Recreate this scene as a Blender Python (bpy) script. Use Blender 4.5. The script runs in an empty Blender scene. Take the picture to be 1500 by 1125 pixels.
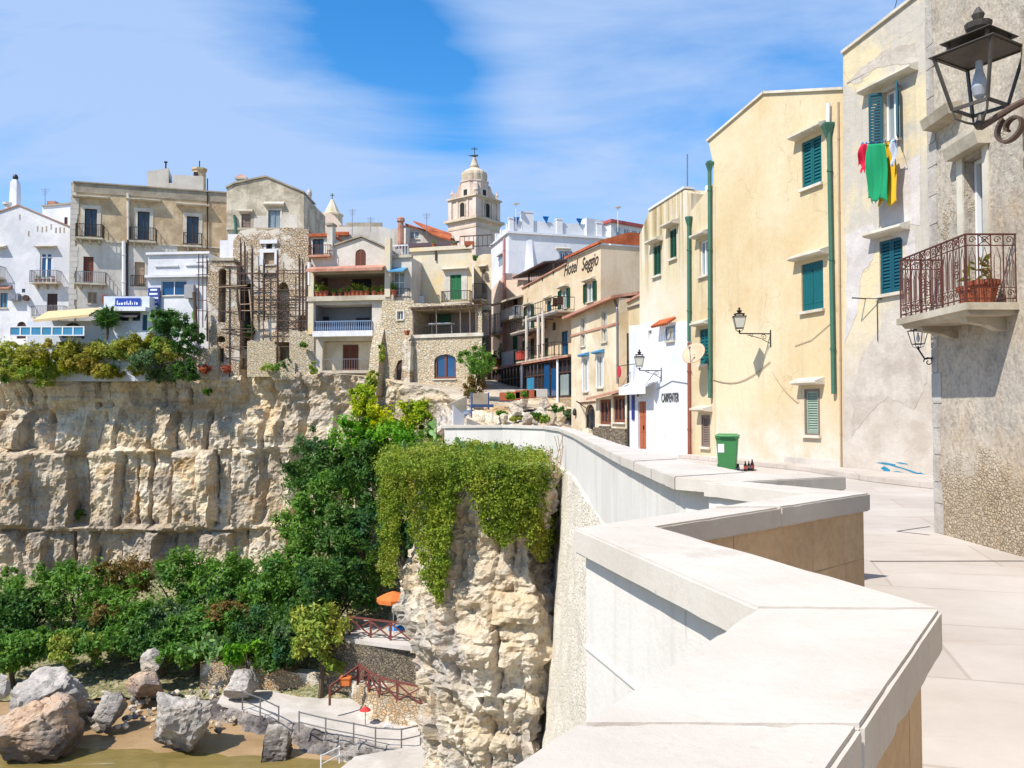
import bpy, bmesh, math, random
from mathutils import Vector, Matrix, noise as mnoise
import numpy as np

# ------------------------------------------------------------------ camera, light, sky
SC = bpy.context.scene
EYE = 1.65; PITCH = math.radians(2.03); FPX = 1200.0
cam = bpy.data.cameras.new("camera"); camo = bpy.data.objects.new("camera", cam)
SC.collection.objects.link(camo); SC.camera = camo
camo.location = (0, 0, EYE); camo.rotation_euler = (math.pi/2 + PITCH, 0, 0)
cam.sensor_width = 36; cam.lens = 36*FPX/1500; cam.clip_start = 0.05; cam.clip_end = 8000
SUN_TH = math.radians(40); SUN_EL = math.radians(51)
SUNV = Vector((-math.cos(SUN_TH)*math.cos(SUN_EL), -math.sin(SUN_TH)*math.cos(SUN_EL), math.sin(SUN_EL)))
sl = bpy.data.lights.new("sun", 'SUN'); sl.energy = 3.6; sl.angle = math.radians(0.55); sl.color = (1, .95, .86)
so = bpy.data.objects.new("sun", sl); SC.collection.objects.link(so)
so.rotation_euler = SUNV.to_track_quat('Z', 'Y').to_euler()
SC.view_settings.view_transform = 'Standard'; SC.view_settings.look = 'None'
SC.view_settings.exposure = 0.86; SC.view_settings.gamma = 1.0
SC.cycles.max_bounces = 6; SC.cycles.diffuse_bounces = 4; SC.cycles.glossy_bounces = 2
SC.cycles.transmission_bounces = 2; SC.cycles.transparent_max_bounces = 4

CP, SP = math.cos(PITCH), math.sin(PITCH)
def ray(px, py):
    r = (px-750)/FPX; u = (562.5-py)/FPX
    x, y, z = r, CP-u*SP, SP+u*CP
    return Vector((x/y, 1.0, z/y))
def PD(px, py, d):
    return Vector((0, 0, EYE)) + ray(px, py)*d
def PZ(px, py, z):
    r = ray(px, py); return Vector((0, 0, EYE)) + r*((z-EYE)/r.z)

def lin(c): return c/12.92 if c <= .04045 else ((c+.055)/1.055)**2.4
def C(r, g, b, k=.8): return (lin(r/255)*k, lin(g/255)*k, lin(b/255)*k, 1)

W = bpy.data.worlds.new("World"); SC.world = W; W.use_nodes = True
def build_world():
    nt = W.node_tree; nt.nodes.clear()
    def n(t, **k):
        x = nt.nodes.new(t)
        for a, v in k.items(): setattr(x, a, v)
        return x
    L = nt.links.new
    out = n('ShaderNodeOutputWorld'); bg = n('ShaderNodeBackground')
    sky = n('ShaderNodeTexSky'); sky.sky_type = 'NISHITA'; sky.sun_disc = False
    sky.sun_elevation = SUN_EL; sky.sun_rotation = math.atan2(SUNV.x, SUNV.y)
    sky.air_density = 1.0; sky.dust_density = .25; sky.ozone_density = 3.0
    hs = n('ShaderNodeHueSaturation'); hs.inputs['Saturation'].default_value = 1.36; hs.inputs['Value'].default_value = .84
    L(sky.outputs[0], hs.inputs['Color'])
    tc = n('ShaderNodeTexCoord')
    # wispy clouds: noise on the view direction flattened to a cloud layer, with clear patches
    sep = n('ShaderNodeSeparateXYZ'); L(tc.outputs['Generated'], sep.inputs[0])
    def m(op, a, b=None):
        x = n('ShaderNodeMath', operation=op)
        for i, v in enumerate((a, b)):
            if v is None: continue
            if isinstance(v, (int, float)): x.inputs[i].default_value = v
            else: L(v, x.inputs[i])
        return x.outputs[0]
    zz = m('ADD', m('MAXIMUM', sep.outputs[2], 0.0), .22)
    comb = n('ShaderNodeCombineXYZ'); L(m('DIVIDE', sep.outputs[0], zz), comb.inputs[0]); L(m('DIVIDE', sep.outputs[1], zz), comb.inputs[1])
    mp = n('ShaderNodeMapping'); mp.inputs['Scale'].default_value = (.75, 1.5, 1); mp.inputs['Rotation'].default_value = (0, 0, .35); mp.inputs['Location'].default_value = (3.1, 1.7, .3)
    L(comb.outputs[0], mp.inputs[0])
    nz = n('ShaderNodeTexNoise'); nz.inputs['Scale'].default_value = 1.5; nz.inputs['Detail'].default_value = 11; nz.inputs['Roughness'].default_value = .57; nz.inputs['Distortion'].default_value = .5
    L(mp.outputs[0], nz.inputs['Vector'])
    fac = m('MULTIPLY', m('SUBTRACT', nz.outputs['Fac'], .5), 2.5)
    fac = m('ADD', fac, .63)
    def patch(px, py, rad, amp, f):
        d = ray(px, py).normalized()
        dp = n('ShaderNodeVectorMath', operation='DISTANCE'); L(tc.outputs['Generated'], dp.inputs[0]); dp.inputs[1].default_value = d
        q = m('DIVIDE', dp.outputs['Value'], rad); q = m('MULTIPLY', q, q)
        e = m('POWER', 2.718, m('MULTIPLY', q, -1.0))
        return m('ADD', f, m('MULTIPLY', e, amp))
    for a in ((560, 60, .075, -.50), (460, 20, .10, -.22), (640, 125, .075, -.42), (690, 170, .05, -.30), (430, 150, .07, -.10), (10, 245, .06, -.22), (1000, 60, .12, -.16), (1190, 60, .10, -.12),
              (760, 130, .055, .30), (470, 200, .12, .22), (250, 120, .16, .22), (150, 40, .12, .14), (700, 30, .06, .16), (870, 210, .12, .16), (300, 230, .15, .18), (950, 130, .12, .12), (60, 150, .12, .12)):
        fac = patch(a[0], a[1], a[2], a[3], fac)
    rp = n('ShaderNodeValToRGB'); rp.color_ramp.elements[0].position = .18; rp.color_ramp.elements[1].position = .95
    rp.color_ramp.elements[0].color = (0, 0, 0, 1); rp.color_ramp.elements[1].color = (.86, .86, .86, 1)
    L(fac, rp.inputs[0])
    mx = n('ShaderNodeMix', data_type='RGBA'); L(rp.outputs[0], mx.inputs[0]); L(hs.outputs[0], mx.inputs[6]); mx.inputs[7].default_value = (1.8, 2.42, 3.6, 1)
    L(mx.outputs[2], bg.inputs[0]); bg.inputs[1].default_value = .15
    L(bg.outputs[0], out.inputs[0])
build_world()

# ------------------------------------------------------------------ materials
class NT:
    def __init__(s, name):
        s.m = bpy.data.materials.new(name); s.m.use_nodes = True; s.nt = s.m.node_tree
        s.b = s.nt.nodes['Principled BSDF']; s.L = s.nt.links.new
        s.pos = s.n('ShaderNodeNewGeometry').outputs['Position']
    def n(s, t, **k):
        x = s.nt.nodes.new(t)
        for a, v in k.items(): setattr(x, a, v)
        return x
    def put(s, sock, v):
        if isinstance(v, bpy.types.NodeSocket): s.L(v, sock)
        else: sock.default_value = v
    def map(s, sc=(1, 1, 1), vec=None, loc=(0, 0, 0), rot=(0, 0, 0)):
        x = s.n('ShaderNodeMapping'); s.L(vec or s.pos, x.inputs[0]); x.inputs['Scale'].default_value = sc; x.inputs['Location'].default_value = loc; x.inputs['Rotation'].default_value = rot
        return x.outputs[0]
    def noise(s, vec, scale=1, detail=4, rough=.55, dist=0):
        x = s.n('ShaderNodeTexNoise'); s.L(vec, x.inputs['Vector'])
        x.inputs['Scale'].default_value = scale; x.inputs['Detail'].default_value = detail; x.inputs['Roughness'].default_value = rough; x.inputs['Distortion'].default_value = dist
        return x.outputs['Fac']
    def voro(s, vec, scale=1, feature='F1', rnd=1):
        x = s.n('ShaderNodeTexVoronoi', feature=feature); s.L(vec, x.inputs['Vector']); x.inputs['Scale'].default_value = scale; x.inputs['Randomness'].default_value = rnd
        return x
    def ramp(s, f, p0, p1, c0=(0, 0, 0, 1), c1=(1, 1, 1, 1)):
        x = s.n('ShaderNodeValToRGB'); e = x.color_ramp.elements
        e[0].position = p0; e[1].position = p1; e[0].color = c0; e[1].color = c1; s.L(f, x.inputs[0]); return x.outputs[0]
    def mix(s, f, a, b, blend='MIX'):
        x = s.n('ShaderNodeMix', data_type='RGBA', blend_type=blend); s.put(x.inputs[0], f); s.put(x.inputs[6], a); s.put(x.inputs[7], b); return x.outputs[2]
    def math(s, op, a, b=0.0):
        x = s.n('ShaderNodeMath', operation=op); s.put(x.inputs[0], a); s.put(x.inputs[1], b); return x.outputs[0]
    def bump(s, h, strength=.3, dist=.05, prev=None):
        x = s.n('ShaderNodeBump'); s.L(h, x.inputs['Height']); x.inputs['Strength'].default_value = strength; x.inputs['Distance'].default_value = dist
        if prev is not None: s.L(prev, x.inputs['Normal'])
        return x.outputs[0]
    def fin(s, col, rough=.85, nrm=None, metal=0, spec=.3):
        s.put(s.b.inputs['Base Color'], col); s.put(s.b.inputs['Roughness'], rough); s.b.inputs['Metallic'].default_value = metal
        s.b.inputs['Specular IOR Level'].default_value = spec
        if nrm is not None: s.L(nrm, s.b.inputs['Normal'])
        return s.m

def plaster(name, c1, c2, c3=None, sc=.35, patch=(.42, .62), streak=.35, bump=.25, dirt=None, dz=None, cracks=0):
    """rendered wall: base c1, big uneven patches c2, rain streaks c3"""
    t = NT(name); c3 = c3 or c2
    a = t.ramp(t.noise(t.map((sc, sc, sc)), 1, 6, .62, .4), *patch)
    col = t.mix(a, c1, c2)
    st = t.ramp(t.noise(t.map((2.6, 2.6, .16)), 1, 5, .6), .50, .78)
    big = t.ramp(t.noise(t.map((.22, .22, .3), loc=(4, 2, 7)), 1, 3), .40, .68)
    col = t.mix(t.math('MULTIPLY', t.math('MULTIPLY', st, big), streak), col, c3)
    fine = t.noise(t.map((1, 1, 1)), 6, 6, .7)
    col = t.mix(t.math('MULTIPLY', t.ramp(fine, .35, .7), .22), col, t.mix(1, col, (.62, .6, .58, 1), 'MULTIPLY'))
    st2 = t.ramp(t.noise(t.map((8, 8, .3), loc=(2, 7, 5)), 1, 5, .6), .56, .76)
    col = t.mix(t.math('MULTIPLY', st2, streak*.35), col, c3)
    wv = t.n('ShaderNodeVectorMath', operation='MULTIPLY_ADD'); wn = t.n('ShaderNodeTexNoise'); t.L(t.pos, wn.inputs['Vector']); wn.inputs['Scale'].default_value = 1.3; wn.inputs['Detail'].default_value = 5
    t.L(wn.outputs['Color'], wv.inputs[0]); wv.inputs[1].default_value = (1.1, 1.1, 1.1); t.L(t.pos, wv.inputs[2])
    ck = t.ramp(t.voro(wv.outputs[0], .55, 'DISTANCE_TO_EDGE').outputs['Distance'], .004, .012, (1, 1, 1, 1), (0, 0, 0, 1)); ckm = t.ramp(t.noise(t.map((.5, .5, .5), loc=(8, 8, 8)), 1, 3), .50, .60)
    col = t.mix(t.math('MULTIPLY', t.math('MULTIPLY', ck, ckm), .35), col, t.mix(1, col, (.5, .45, .4, 1), 'MULTIPLY'))
    if dz:  # damp, peeling lower zone between two heights
        sep = t.n('ShaderNodeSeparateXYZ'); t.L(t.pos, sep.inputs[0])
        h = t.math('ADD', sep.outputs[2], t.math('MULTIPLY', t.math('SUBTRACT', t.noise(t.map((.7, .7, .7)), 1, 6, .65), .5), dz[3]))
        mr = t.n('ShaderNodeMapRange'); t.L(h, mr.inputs[0]); mr.inputs[1].default_value = dz[0]; mr.inputs[2].default_value = dz[1]; mr.inputs[3].default_value = 1; mr.inputs[4].default_value = 0
        sub = t.mix(t.ramp(t.noise(t.map((1.1, 1.1, 1.1)), 1, 8, .7), .38, .62), dz[2], dirt or c3)
        col = t.mix(mr.outputs[0], col, sub)
    nb = t.bump(t.noise(t.map((1, 1, 1)), 1.6, 8, .66), bump, .12)
    nb = t.bump(fine, bump*.8, .03, nb)
    return t.fin(col, .92, nb, spec=.15)

def rubble(name, ca, cb, cc, mortar, sc=3.2, flat=1.7, bump=.9, cover=None, gap=.06):
    t = NT(name)
    wob = t.n('ShaderNodeTexNoise'); t.L(t.pos, wob.inputs['Vector']); wob.inputs['Scale'].default_value = 2.2; wob.inputs['Detail'].default_value = 3
    off = t.n('ShaderNodeVectorMath', operation='MULTIPLY_ADD'); t.L(wob.outputs['Color'], off.inputs[0]); off.inputs[1].default_value = (.35, .35, .3); t.L(t.pos, off.inputs[2])
    v = t.map((1, 1, flat), off.outputs[0])
    f1 = t.voro(v, sc); ed = t.voro(v, sc, 'DISTANCE_TO_EDGE')
    bw = t.n('ShaderNodeSeparateColor'); t.L(f1.outputs['Color'], bw.inputs[0])
    col = t.mix(bw.outputs[0], ca, cb); col = t.mix(t.ramp(bw.outputs[1], .6, .95), col, cc)
    big = t.ramp(t.noise(t.map((.3, .3, .3)), 1, 5, .6), .35, .7)
    col = t.mix(t.math('MULTIPLY', big, .45), col, cc)
    fine = t.noise(t.map(), 9, 5, .7)
    col = t.mix(t.math('MULTIPLY', t.ramp(fine, .35, .7), .4), col, t.mix(1, col, (.5, .47, .43, 1), 'MULTIPLY'))
    e = t.ramp(ed.outputs['Distance'], 0, gap)
    col = t.mix(e, mortar, col)
    h = t.math('ADD', t.ramp(ed.outputs['Distance'], 0, .14), t.math('MULTIPLY', bw.outputs[2], .6))
    if cover:   # remaining coat of plaster over part of the stones
        k = t.ramp(t.noise(t.map((.45, .45, .5), loc=(9, 1, 3)), 1, 7, .66, .3), .50, .58)
        col = t.mix(k, col, cover); h = t.mix(k, h, (.8, .8, .8, 1))
    nb = t.bump(h, bump, .10); nb = t.bump(fine, .4, .03, nb)
    return t.fin(col, .95, nb, spec=.1)

def rockmat(name, pale, tan, grey, rust, sc=1.0, bump=1.0, yellow=.5):
    t = NT(name)
    d = t.noise(t.map((.25*sc, .25*sc, .6*sc)), 1, 7, .62, .6)
    col = t.mix(t.ramp(d, .36, .64), pale, tan)
    g = t.ramp(t.noise(t.map((.16*sc, .16*sc, .22*sc), loc=(5, 3, 1)), 1, 6, .6, .5), .44, .62)
    col = t.mix(t.math('MULTIPLY', g, .9), col, grey)
    r = t.ramp(t.noise(t.map((.35*sc, .35*sc, .5*sc), loc=(1, 8, 4)), 1, 6, .65, .8), .55, .70)
    col = t.mix(t.math('MULTIPLY', r, yellow), col, rust)
    st = t.ramp(t.noise(t.map((2.2*sc, 2.2*sc, .14*sc)), 1, 6, .6), .54, .72)
    col = t.mix(t.math('MULTIPLY', st, .45), col, grey)
    fis = t.ramp(t.noise(t.map((3.0*sc, 3.0*sc, .35*sc), loc=(4, 9, 2)), 1, 7, .66, .5), .57, .66); col = t.mix(t.math('MULTIPLY', fis, .55), col, t.mix(1, col, (.42, .36, .31, 1), 'MULTIPLY'))
    bed = t.ramp(t.noise(t.map((.12*sc, .12*sc, 2.6*sc), loc=(2, 2, 2)), 1, 6, .6), .55, .75)
    col = t.mix(t.math('MULTIPLY', bed, .5), col, t.mix(1, col, (.5, .42, .34, 1), 'MULTIPLY'))
    fine = t.noise(t.map((1, 1, 1)), 3.2*sc, 9, .72)
    col = t.mix(t.math('MULTIPLY', t.ramp(fine, .32, .6, (1, 1, 1, 1), (0, 0, 0, 1)), .5), col, t.mix(1, col, (.55, .48, .42, 1), 'MULTIPLY'))
    v = t.voro(t.map((1, 1, 1.5)), .9*sc, 'DISTANCE_TO_EDGE')
    h = t.math('ADD', t.math('MULTIPLY', t.ramp(v.outputs['Distance'], 0, .12), .35), fine)
    nb = t.bump(t.noise(t.map((1, 1, 1.6)), .9*sc, 9, .68), bump, .5/sc); nb = t.bump(h, bump*.7, .12/sc, nb)
    return t.fin(col, .95, nb, spec=.1)

def simple(name, col, rough=.6, metal=0, var=.25, bump=.08, sc=4, spec=.4):
    t = NT(name); f = t.noise(t.map(), sc, 5, .6)
    c = t.mix(t.math('MULTIPLY', t.ramp(f, .35, .7), var), col, t.mix(1, col, (.5, .48, .45, 1), 'MULTIPLY'))
    return t.fin(c, rough, t.bump(f, bump, .02) if bump else None, metal, spec)

def leafmat(name, ca, cb, cc=None, tr=.4, sc=.9):
    t = NT(name)
    f = t.ramp(t.noise(t.map(), sc, 4, .6), .36, .64); g = t.noise(t.map(), 11, 2, .6)
    col = t.mix(f, ca, cb)
    if cc: col = t.mix(t.ramp(t.noise(t.map((.45, .45, .45), loc=(3, 1, 2)), 1, 4, .6), .52, .68), col, cc)
    col = t.mix(t.ramp(g, .3, .75), t.mix(1, col, (.55, .6, .5, 1), 'MULTIPLY'), t.mix(1, col, (1.35, 1.3, 1.2, 1), 'MULTIPLY'))
    t.fin(col, .55, None, spec=.25)
    tb = t.n('ShaderNodeBsdfTranslucent'); t.L(col, tb.inputs[0]); ms = t.n('ShaderNodeMixShader'); ms.inputs[0].default_value = tr
    o = [x for x in t.nt.nodes if x.type == 'OUTPUT_MATERIAL'][0]
    t.L(t.b.outputs[0], ms.inputs[1]); t.L(tb.outputs[0], ms.inputs[2]); t.L(ms.outputs[0], o.inputs[0])
    return t.m

def glassy(name, col, rough=.08):
    t = NT(name); f = t.noise(t.map((.8, .8, .5)), 1, 2)
    return t.fin(t.mix(f, col, tuple(c*.45 for c in col[:3])+(1,)), rough, t.bump(f, .05, .05), 0, .6)

MT = {}
def mats():
    M = MT
    M['white'] = plaster('white_limewash', C(236, 234, 236, .86), C(214, 214, 220, .85), C(170, 166, 160), streak=.4)
    M['white2'] = plaster('white_render', C(228, 228, 232, .86), C(216, 218, 224, .84), C(180, 178, 176), streak=.25, bump=.12)
    M['whiteblue'] = plaster('blue_white_render', C(226, 230, 240, .85), C(208, 216, 232, .85), C(186, 190, 200), streak=.25, bump=.12)
    M['ochre'] = plaster('weathered_ochre_stone', C(220, 196, 160), C(190, 164, 132), C(126, 112, 98), .7, (.42, .58), .8, .5)
    M['greyband'] = plaster('grey_cornice_stone', C(184, 172, 152), C(158, 146, 130), C(112, 102, 92), .6, streak=.6, bump=.5)
    M['oldwhite'] = plaster('old_white_wall', C(228, 220, 208), C(206, 196, 184), C(160, 148, 130), .4, streak=.7)
    M['gable'] = plaster('weathered_grey_stone', C(222, 210, 188), C(180, 168, 148), C(112, 106, 92), .8, (.40, .58), .8, .7)
    M['rubble'] = rubble('ruined_rubble_stone', C(236, 220, 198), C(208, 188, 162), C(222, 188, 150), C(150, 132, 110), 4.2, cover=C(224, 212, 196))
    M['rubble2'] = rubble('coursed_rubble_stone', C(238, 226, 204), C(210, 192, 164), C(232, 208, 168), C(176, 158, 132), 4.2, 2.0, .7, gap=.05)
    M['rubble3'] = rubble('dark_retaining_stone', C(150, 140, 126), C(112, 104, 92), C(168, 152, 128), C(88, 82, 72), 5.2, 1.5, .8)
    M['rubble4'] = rubble('pale_retaining_stone', C(214, 200, 176), C(184, 166, 140), C(212, 172, 124), C(160, 142, 118), 5.0, 1.6, .8, cover=C(222, 212, 194))
    M['cream'] = plaster('cream_render', C(238, 224, 198), C(214, 194, 160), C(170, 150, 124), .5, streak=.5)
    M['creamst'] = plaster('stained_cream_render', C(226, 214, 190), C(236, 208, 150), C(150, 140, 124), .45, (.44, .64), .6, .35)
    M['yellow'] = plaster('yellow_render', C(232, 216, 182), C(222, 196, 152), C(196, 180, 152), .3, (.36, .62), .8, .2, dz=(.2, 2.2, C(226, 220, 210), 1.8), dirt=C(210, 198, 174))
    M['yellow2'] = plaster('pale_yellow_render', C(228, 212, 178), C(216, 192, 150), C(166, 146, 116), .4, streak=.85, bump=.15)
    M['hotel'] = plaster('peach_cream_render', C(234, 214, 184), C(218, 194, 158), C(178, 154, 128), .45, streak=.45, bump=.12)
    M['pinkish'] = plaster('pale_pink_render', C(238, 214, 194), C(226, 200, 180), C(176, 150, 130), .35, streak=.5)
    M['orange'] = plaster('apricot_render', C(244, 200, 142), C(236, 186, 126), C(200, 160, 120), .35, streak=.35)
    t = NT('rain_stained_cream_render'); sep = t.n('ShaderNodeSeparateXYZ'); t.L(t.pos, sep.inputs[0])
    col = t.mix(t.ramp(t.noise(t.map((.4, .4, .4)), 1, 6, .62, .4), .4, .65), C(230, 222, 206), C(224, 208, 174))
    mr = t.n('ShaderNodeMapRange'); t.L(t.math('ADD', sep.outputs[2], t.math('MULTIPLY', t.noise(t.map((1.1, 1.1, .3)), 1, 5), 3.5)), mr.inputs[0]); mr.inputs[1].default_value = 8.2; mr.inputs[2].default_value = 11.0
    k = t.math('MULTIPLY', t.ramp(t.noise(t.map((3.4, 3.4, .10)), 1, 6, .62), .42, .60), mr.outputs[0])
    col = t.mix(t.math('MULTIPLY', k, .85), col, t.mix(t.ramp(t.noise(t.map((2, 2, .3), loc=(3, 3, 3)), 1, 4), .4, .6), C(186, 150, 84), C(128, 110, 66)))
    low = t.ramp(t.noise(t.map((4, 4, .14), loc=(7, 1, 2)), 1, 6, .6), .58, .74); col = t.mix(t.math('MULTIPLY', low, .35), col, C(170, 156, 130))
    M['streaky'] = t.fin(col, .92, t.bump(t.noise(t.map(), 5, 8, .7), .35, .04), spec=.15)
    M['r2'] = plaster('peeling_cream_render', C(228, 212, 176), C(204, 196, 184), C(150, 140, 130), .4, (.45, .54), .8, .35, dz=(2.6, 4.4, C(212, 202, 190), 2.6), dirt=C(190, 178, 164))
    M['stain'] = simple('ochre_rain_stain', C(176, 140, 70), .95)
    M['slab'] = plaster('weathered_balcony_stone', C(214, 204, 184), C(180, 168, 148), C(110, 100, 88), .9, streak=.6)
    M['lintel'] = plaster('lintel_stone', C(232, 224, 208), C(206, 196, 178), C(140, 126, 108), .9, streak=.4, bump=.2)
    M['teal'] = simple('teal_painted_wood', C(6, 106, 112, .7), .55)
    M['tealdk'] = simple('dark_teal_painted_wood', C(8, 84, 100, .8), .5)
    M['green'] = simple('green_painted_wood', C(20, 122, 72, .8), .5)
    M['greendk'] = simple('dark_green_painted_wood', C(16, 84, 62, .8), .5)
    M['brown'] = simple('brown_painted_wood', C(120, 66, 46), .6)
    M['browndk'] = simple('dark_brown_wood', C(78, 52, 44), .6)
    M['door'] = simple('varnished_door_wood', C(182, 100, 62), .5)
    M['greywood'] = simple('grey_weathered_wood', C(136, 118, 108), .8)
    M['louvre'] = simple('faded_sage_louvre', C(150, 168, 150), .6)
    M['beigesh'] = simple('beige_wood', C(186, 158, 128), .7)
    M['whitepaint'] = simple('white_paint', C(236, 236, 238, .85), .5, var=.12)
    M['iron'] = simple('dark_wrought_iron', (.030, .026, .026, 1), .55, .3)
    M['rustiron'] = simple('rusty_brown_iron', C(104, 62, 54), .7, .2)
    M['bluerail'] = simple('blue_grey_painted_metal', C(120, 140, 170), .5)
    M['steel'] = simple('grey_steel', C(150, 148, 150), .45, .5)
    M['greenpipe'] = simple('green_painted_pipe', C(70, 116, 96), .45)
    M['rustpipe'] = simple('rust_red_pipe', C(150, 84, 64), .6)
    M['pinkpipe'] = simple('pink_painted_pipe', C(206, 140, 130), .6)
    M['tile'] = plaster('terracotta_tile', C(206, 116, 74), C(176, 92, 60), C(120, 76, 60), 1.2, streak=.5, bump=.5)
    M['tilepale'] = plaster('faded_terracotta_tile', C(206, 156, 134), C(182, 128, 108), C(130, 96, 84), 1.2, streak=.5, bump=.5)
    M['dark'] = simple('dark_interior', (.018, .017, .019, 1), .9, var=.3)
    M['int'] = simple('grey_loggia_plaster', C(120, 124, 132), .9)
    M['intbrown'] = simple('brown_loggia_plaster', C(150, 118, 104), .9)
    M['glass'] = glassy('window_glass', (.030, .045, .062, 1))
    M['glassblue'] = glassy('blue_window_glass', (.010, .085, .23, 1))
    M['glasscyan'] = glassy('sky_blue_glass', (.05, .28, .48, 1))
    M['glasspale'] = glassy('pale_window_glass', (.30, .36, .36, 1), .15)
    M['awnbeige'] = simple('beige_awning_cloth', C(222, 196, 150), .9)
    M['bluecloth'] = simple('blue_awning_cloth', C(86, 152, 196), .8)
    M['terracotta'] = simple('terracotta_pot', C(178, 96, 64), .8)
    M['bark'] = simple('grey_brown_bark', C(96, 80, 64), .9, bump=.4)
    M['binplastic'] = simple('green_bin_plastic', C(64, 132, 76), .42, var=.12, bump=.02)
    M['binlid'] = simple('pale_green_bin_lid', C(88, 150, 92), .42, var=.12, bump=.02)
    M['rubber'] = simple('black_rubber', (.014, .014, .016, 1), .7)
    M['rail'] = simple('red_brown_timber', C(124, 66, 58), .75)
    M['orangecloth'] = simple('orange_umbrella_cloth', C(224, 126, 62), .85)
    M['concrete'] = plaster('pale_concrete', C(216, 208, 200), C(196, 188, 178), C(150, 140, 128), .5, streak=.2, bump=.3)
    M['leafdark'] = leafmat('dark_green_leaves', C(58, 98, 44, 1.09), C(88, 122, 50, 1.09), C(48, 92, 58, 1.09))
    M['leafmid'] = leafmat('mid_green_leaves', C(84, 128, 48, 1.13), C(116, 150, 58, 1.13), C(66, 112, 50, 1.02))
    M['leaffresh'] = leafmat('fresh_green_leaves', C(86, 146, 30, 1.13), C(124, 168, 40, 1.13))
    M['leafyel'] = leafmat('yellow_flowering_leaves', C(170, 180, 26, 1.15), C(112, 146, 24, 1.09), C(204, 204, 30, 1.15), sc=1.6)
    M['leafolive'] = leafmat('olive_tamarisk_leaves', C(130, 156, 60, 1.15), C(176, 172, 80, 1.15), C(90, 136, 50, 1.02))
    M['leafdry'] = leafmat('dry_golden_scrub', C(170, 164, 56, 1.09), C(126, 128, 36, 1.02), C(196, 176, 88, 1.09), sc=1.4)
    M['leafrust'] = leafmat('rusty_brown_leaves', C(150, 110, 66, 1.02), C(104, 104, 50, 1.02), C(84, 100, 44, 1.02))
    M['leafgrey'] = leafmat('grey_green_leaves', C(112, 138, 92, 1.02), C(86, 116, 76, 1.02))
    M['leafivy'] = leafmat('ice_plant_leaves', C(134, 148, 46, 1.1), C(102, 128, 38, 1.1), C(160, 160, 62, 1.1), .3, 1.3)
    M['leafred'] = leafmat('red_succulent_leaves', C(200, 110, 80, 1.02), C(170, 84, 60, 1.02))
    M['cactus'] = leafmat('prickly_pear_pads', C(134, 168, 104, 1.02), C(104, 146, 84, 1.02), None, .1)
mats()

# ------------------------------------------------------------------ object helpers
COL = SC.collection; ORG = {}
def thing(name, label, cat, loc, group=None):
    o = bpy.data.objects.new(name, None); COL.objects.link(o); o.location = loc; o.empty_display_size = .2
    o['label'] = label; o['category'] = cat
    if group: o['group'] = group
    ORG[o.name] = Vector(loc); return o
def tag(o, label, cat, group=None):
    o['label'] = label; o['category'] = cat
    if group: o['group'] = group
    return o

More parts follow.
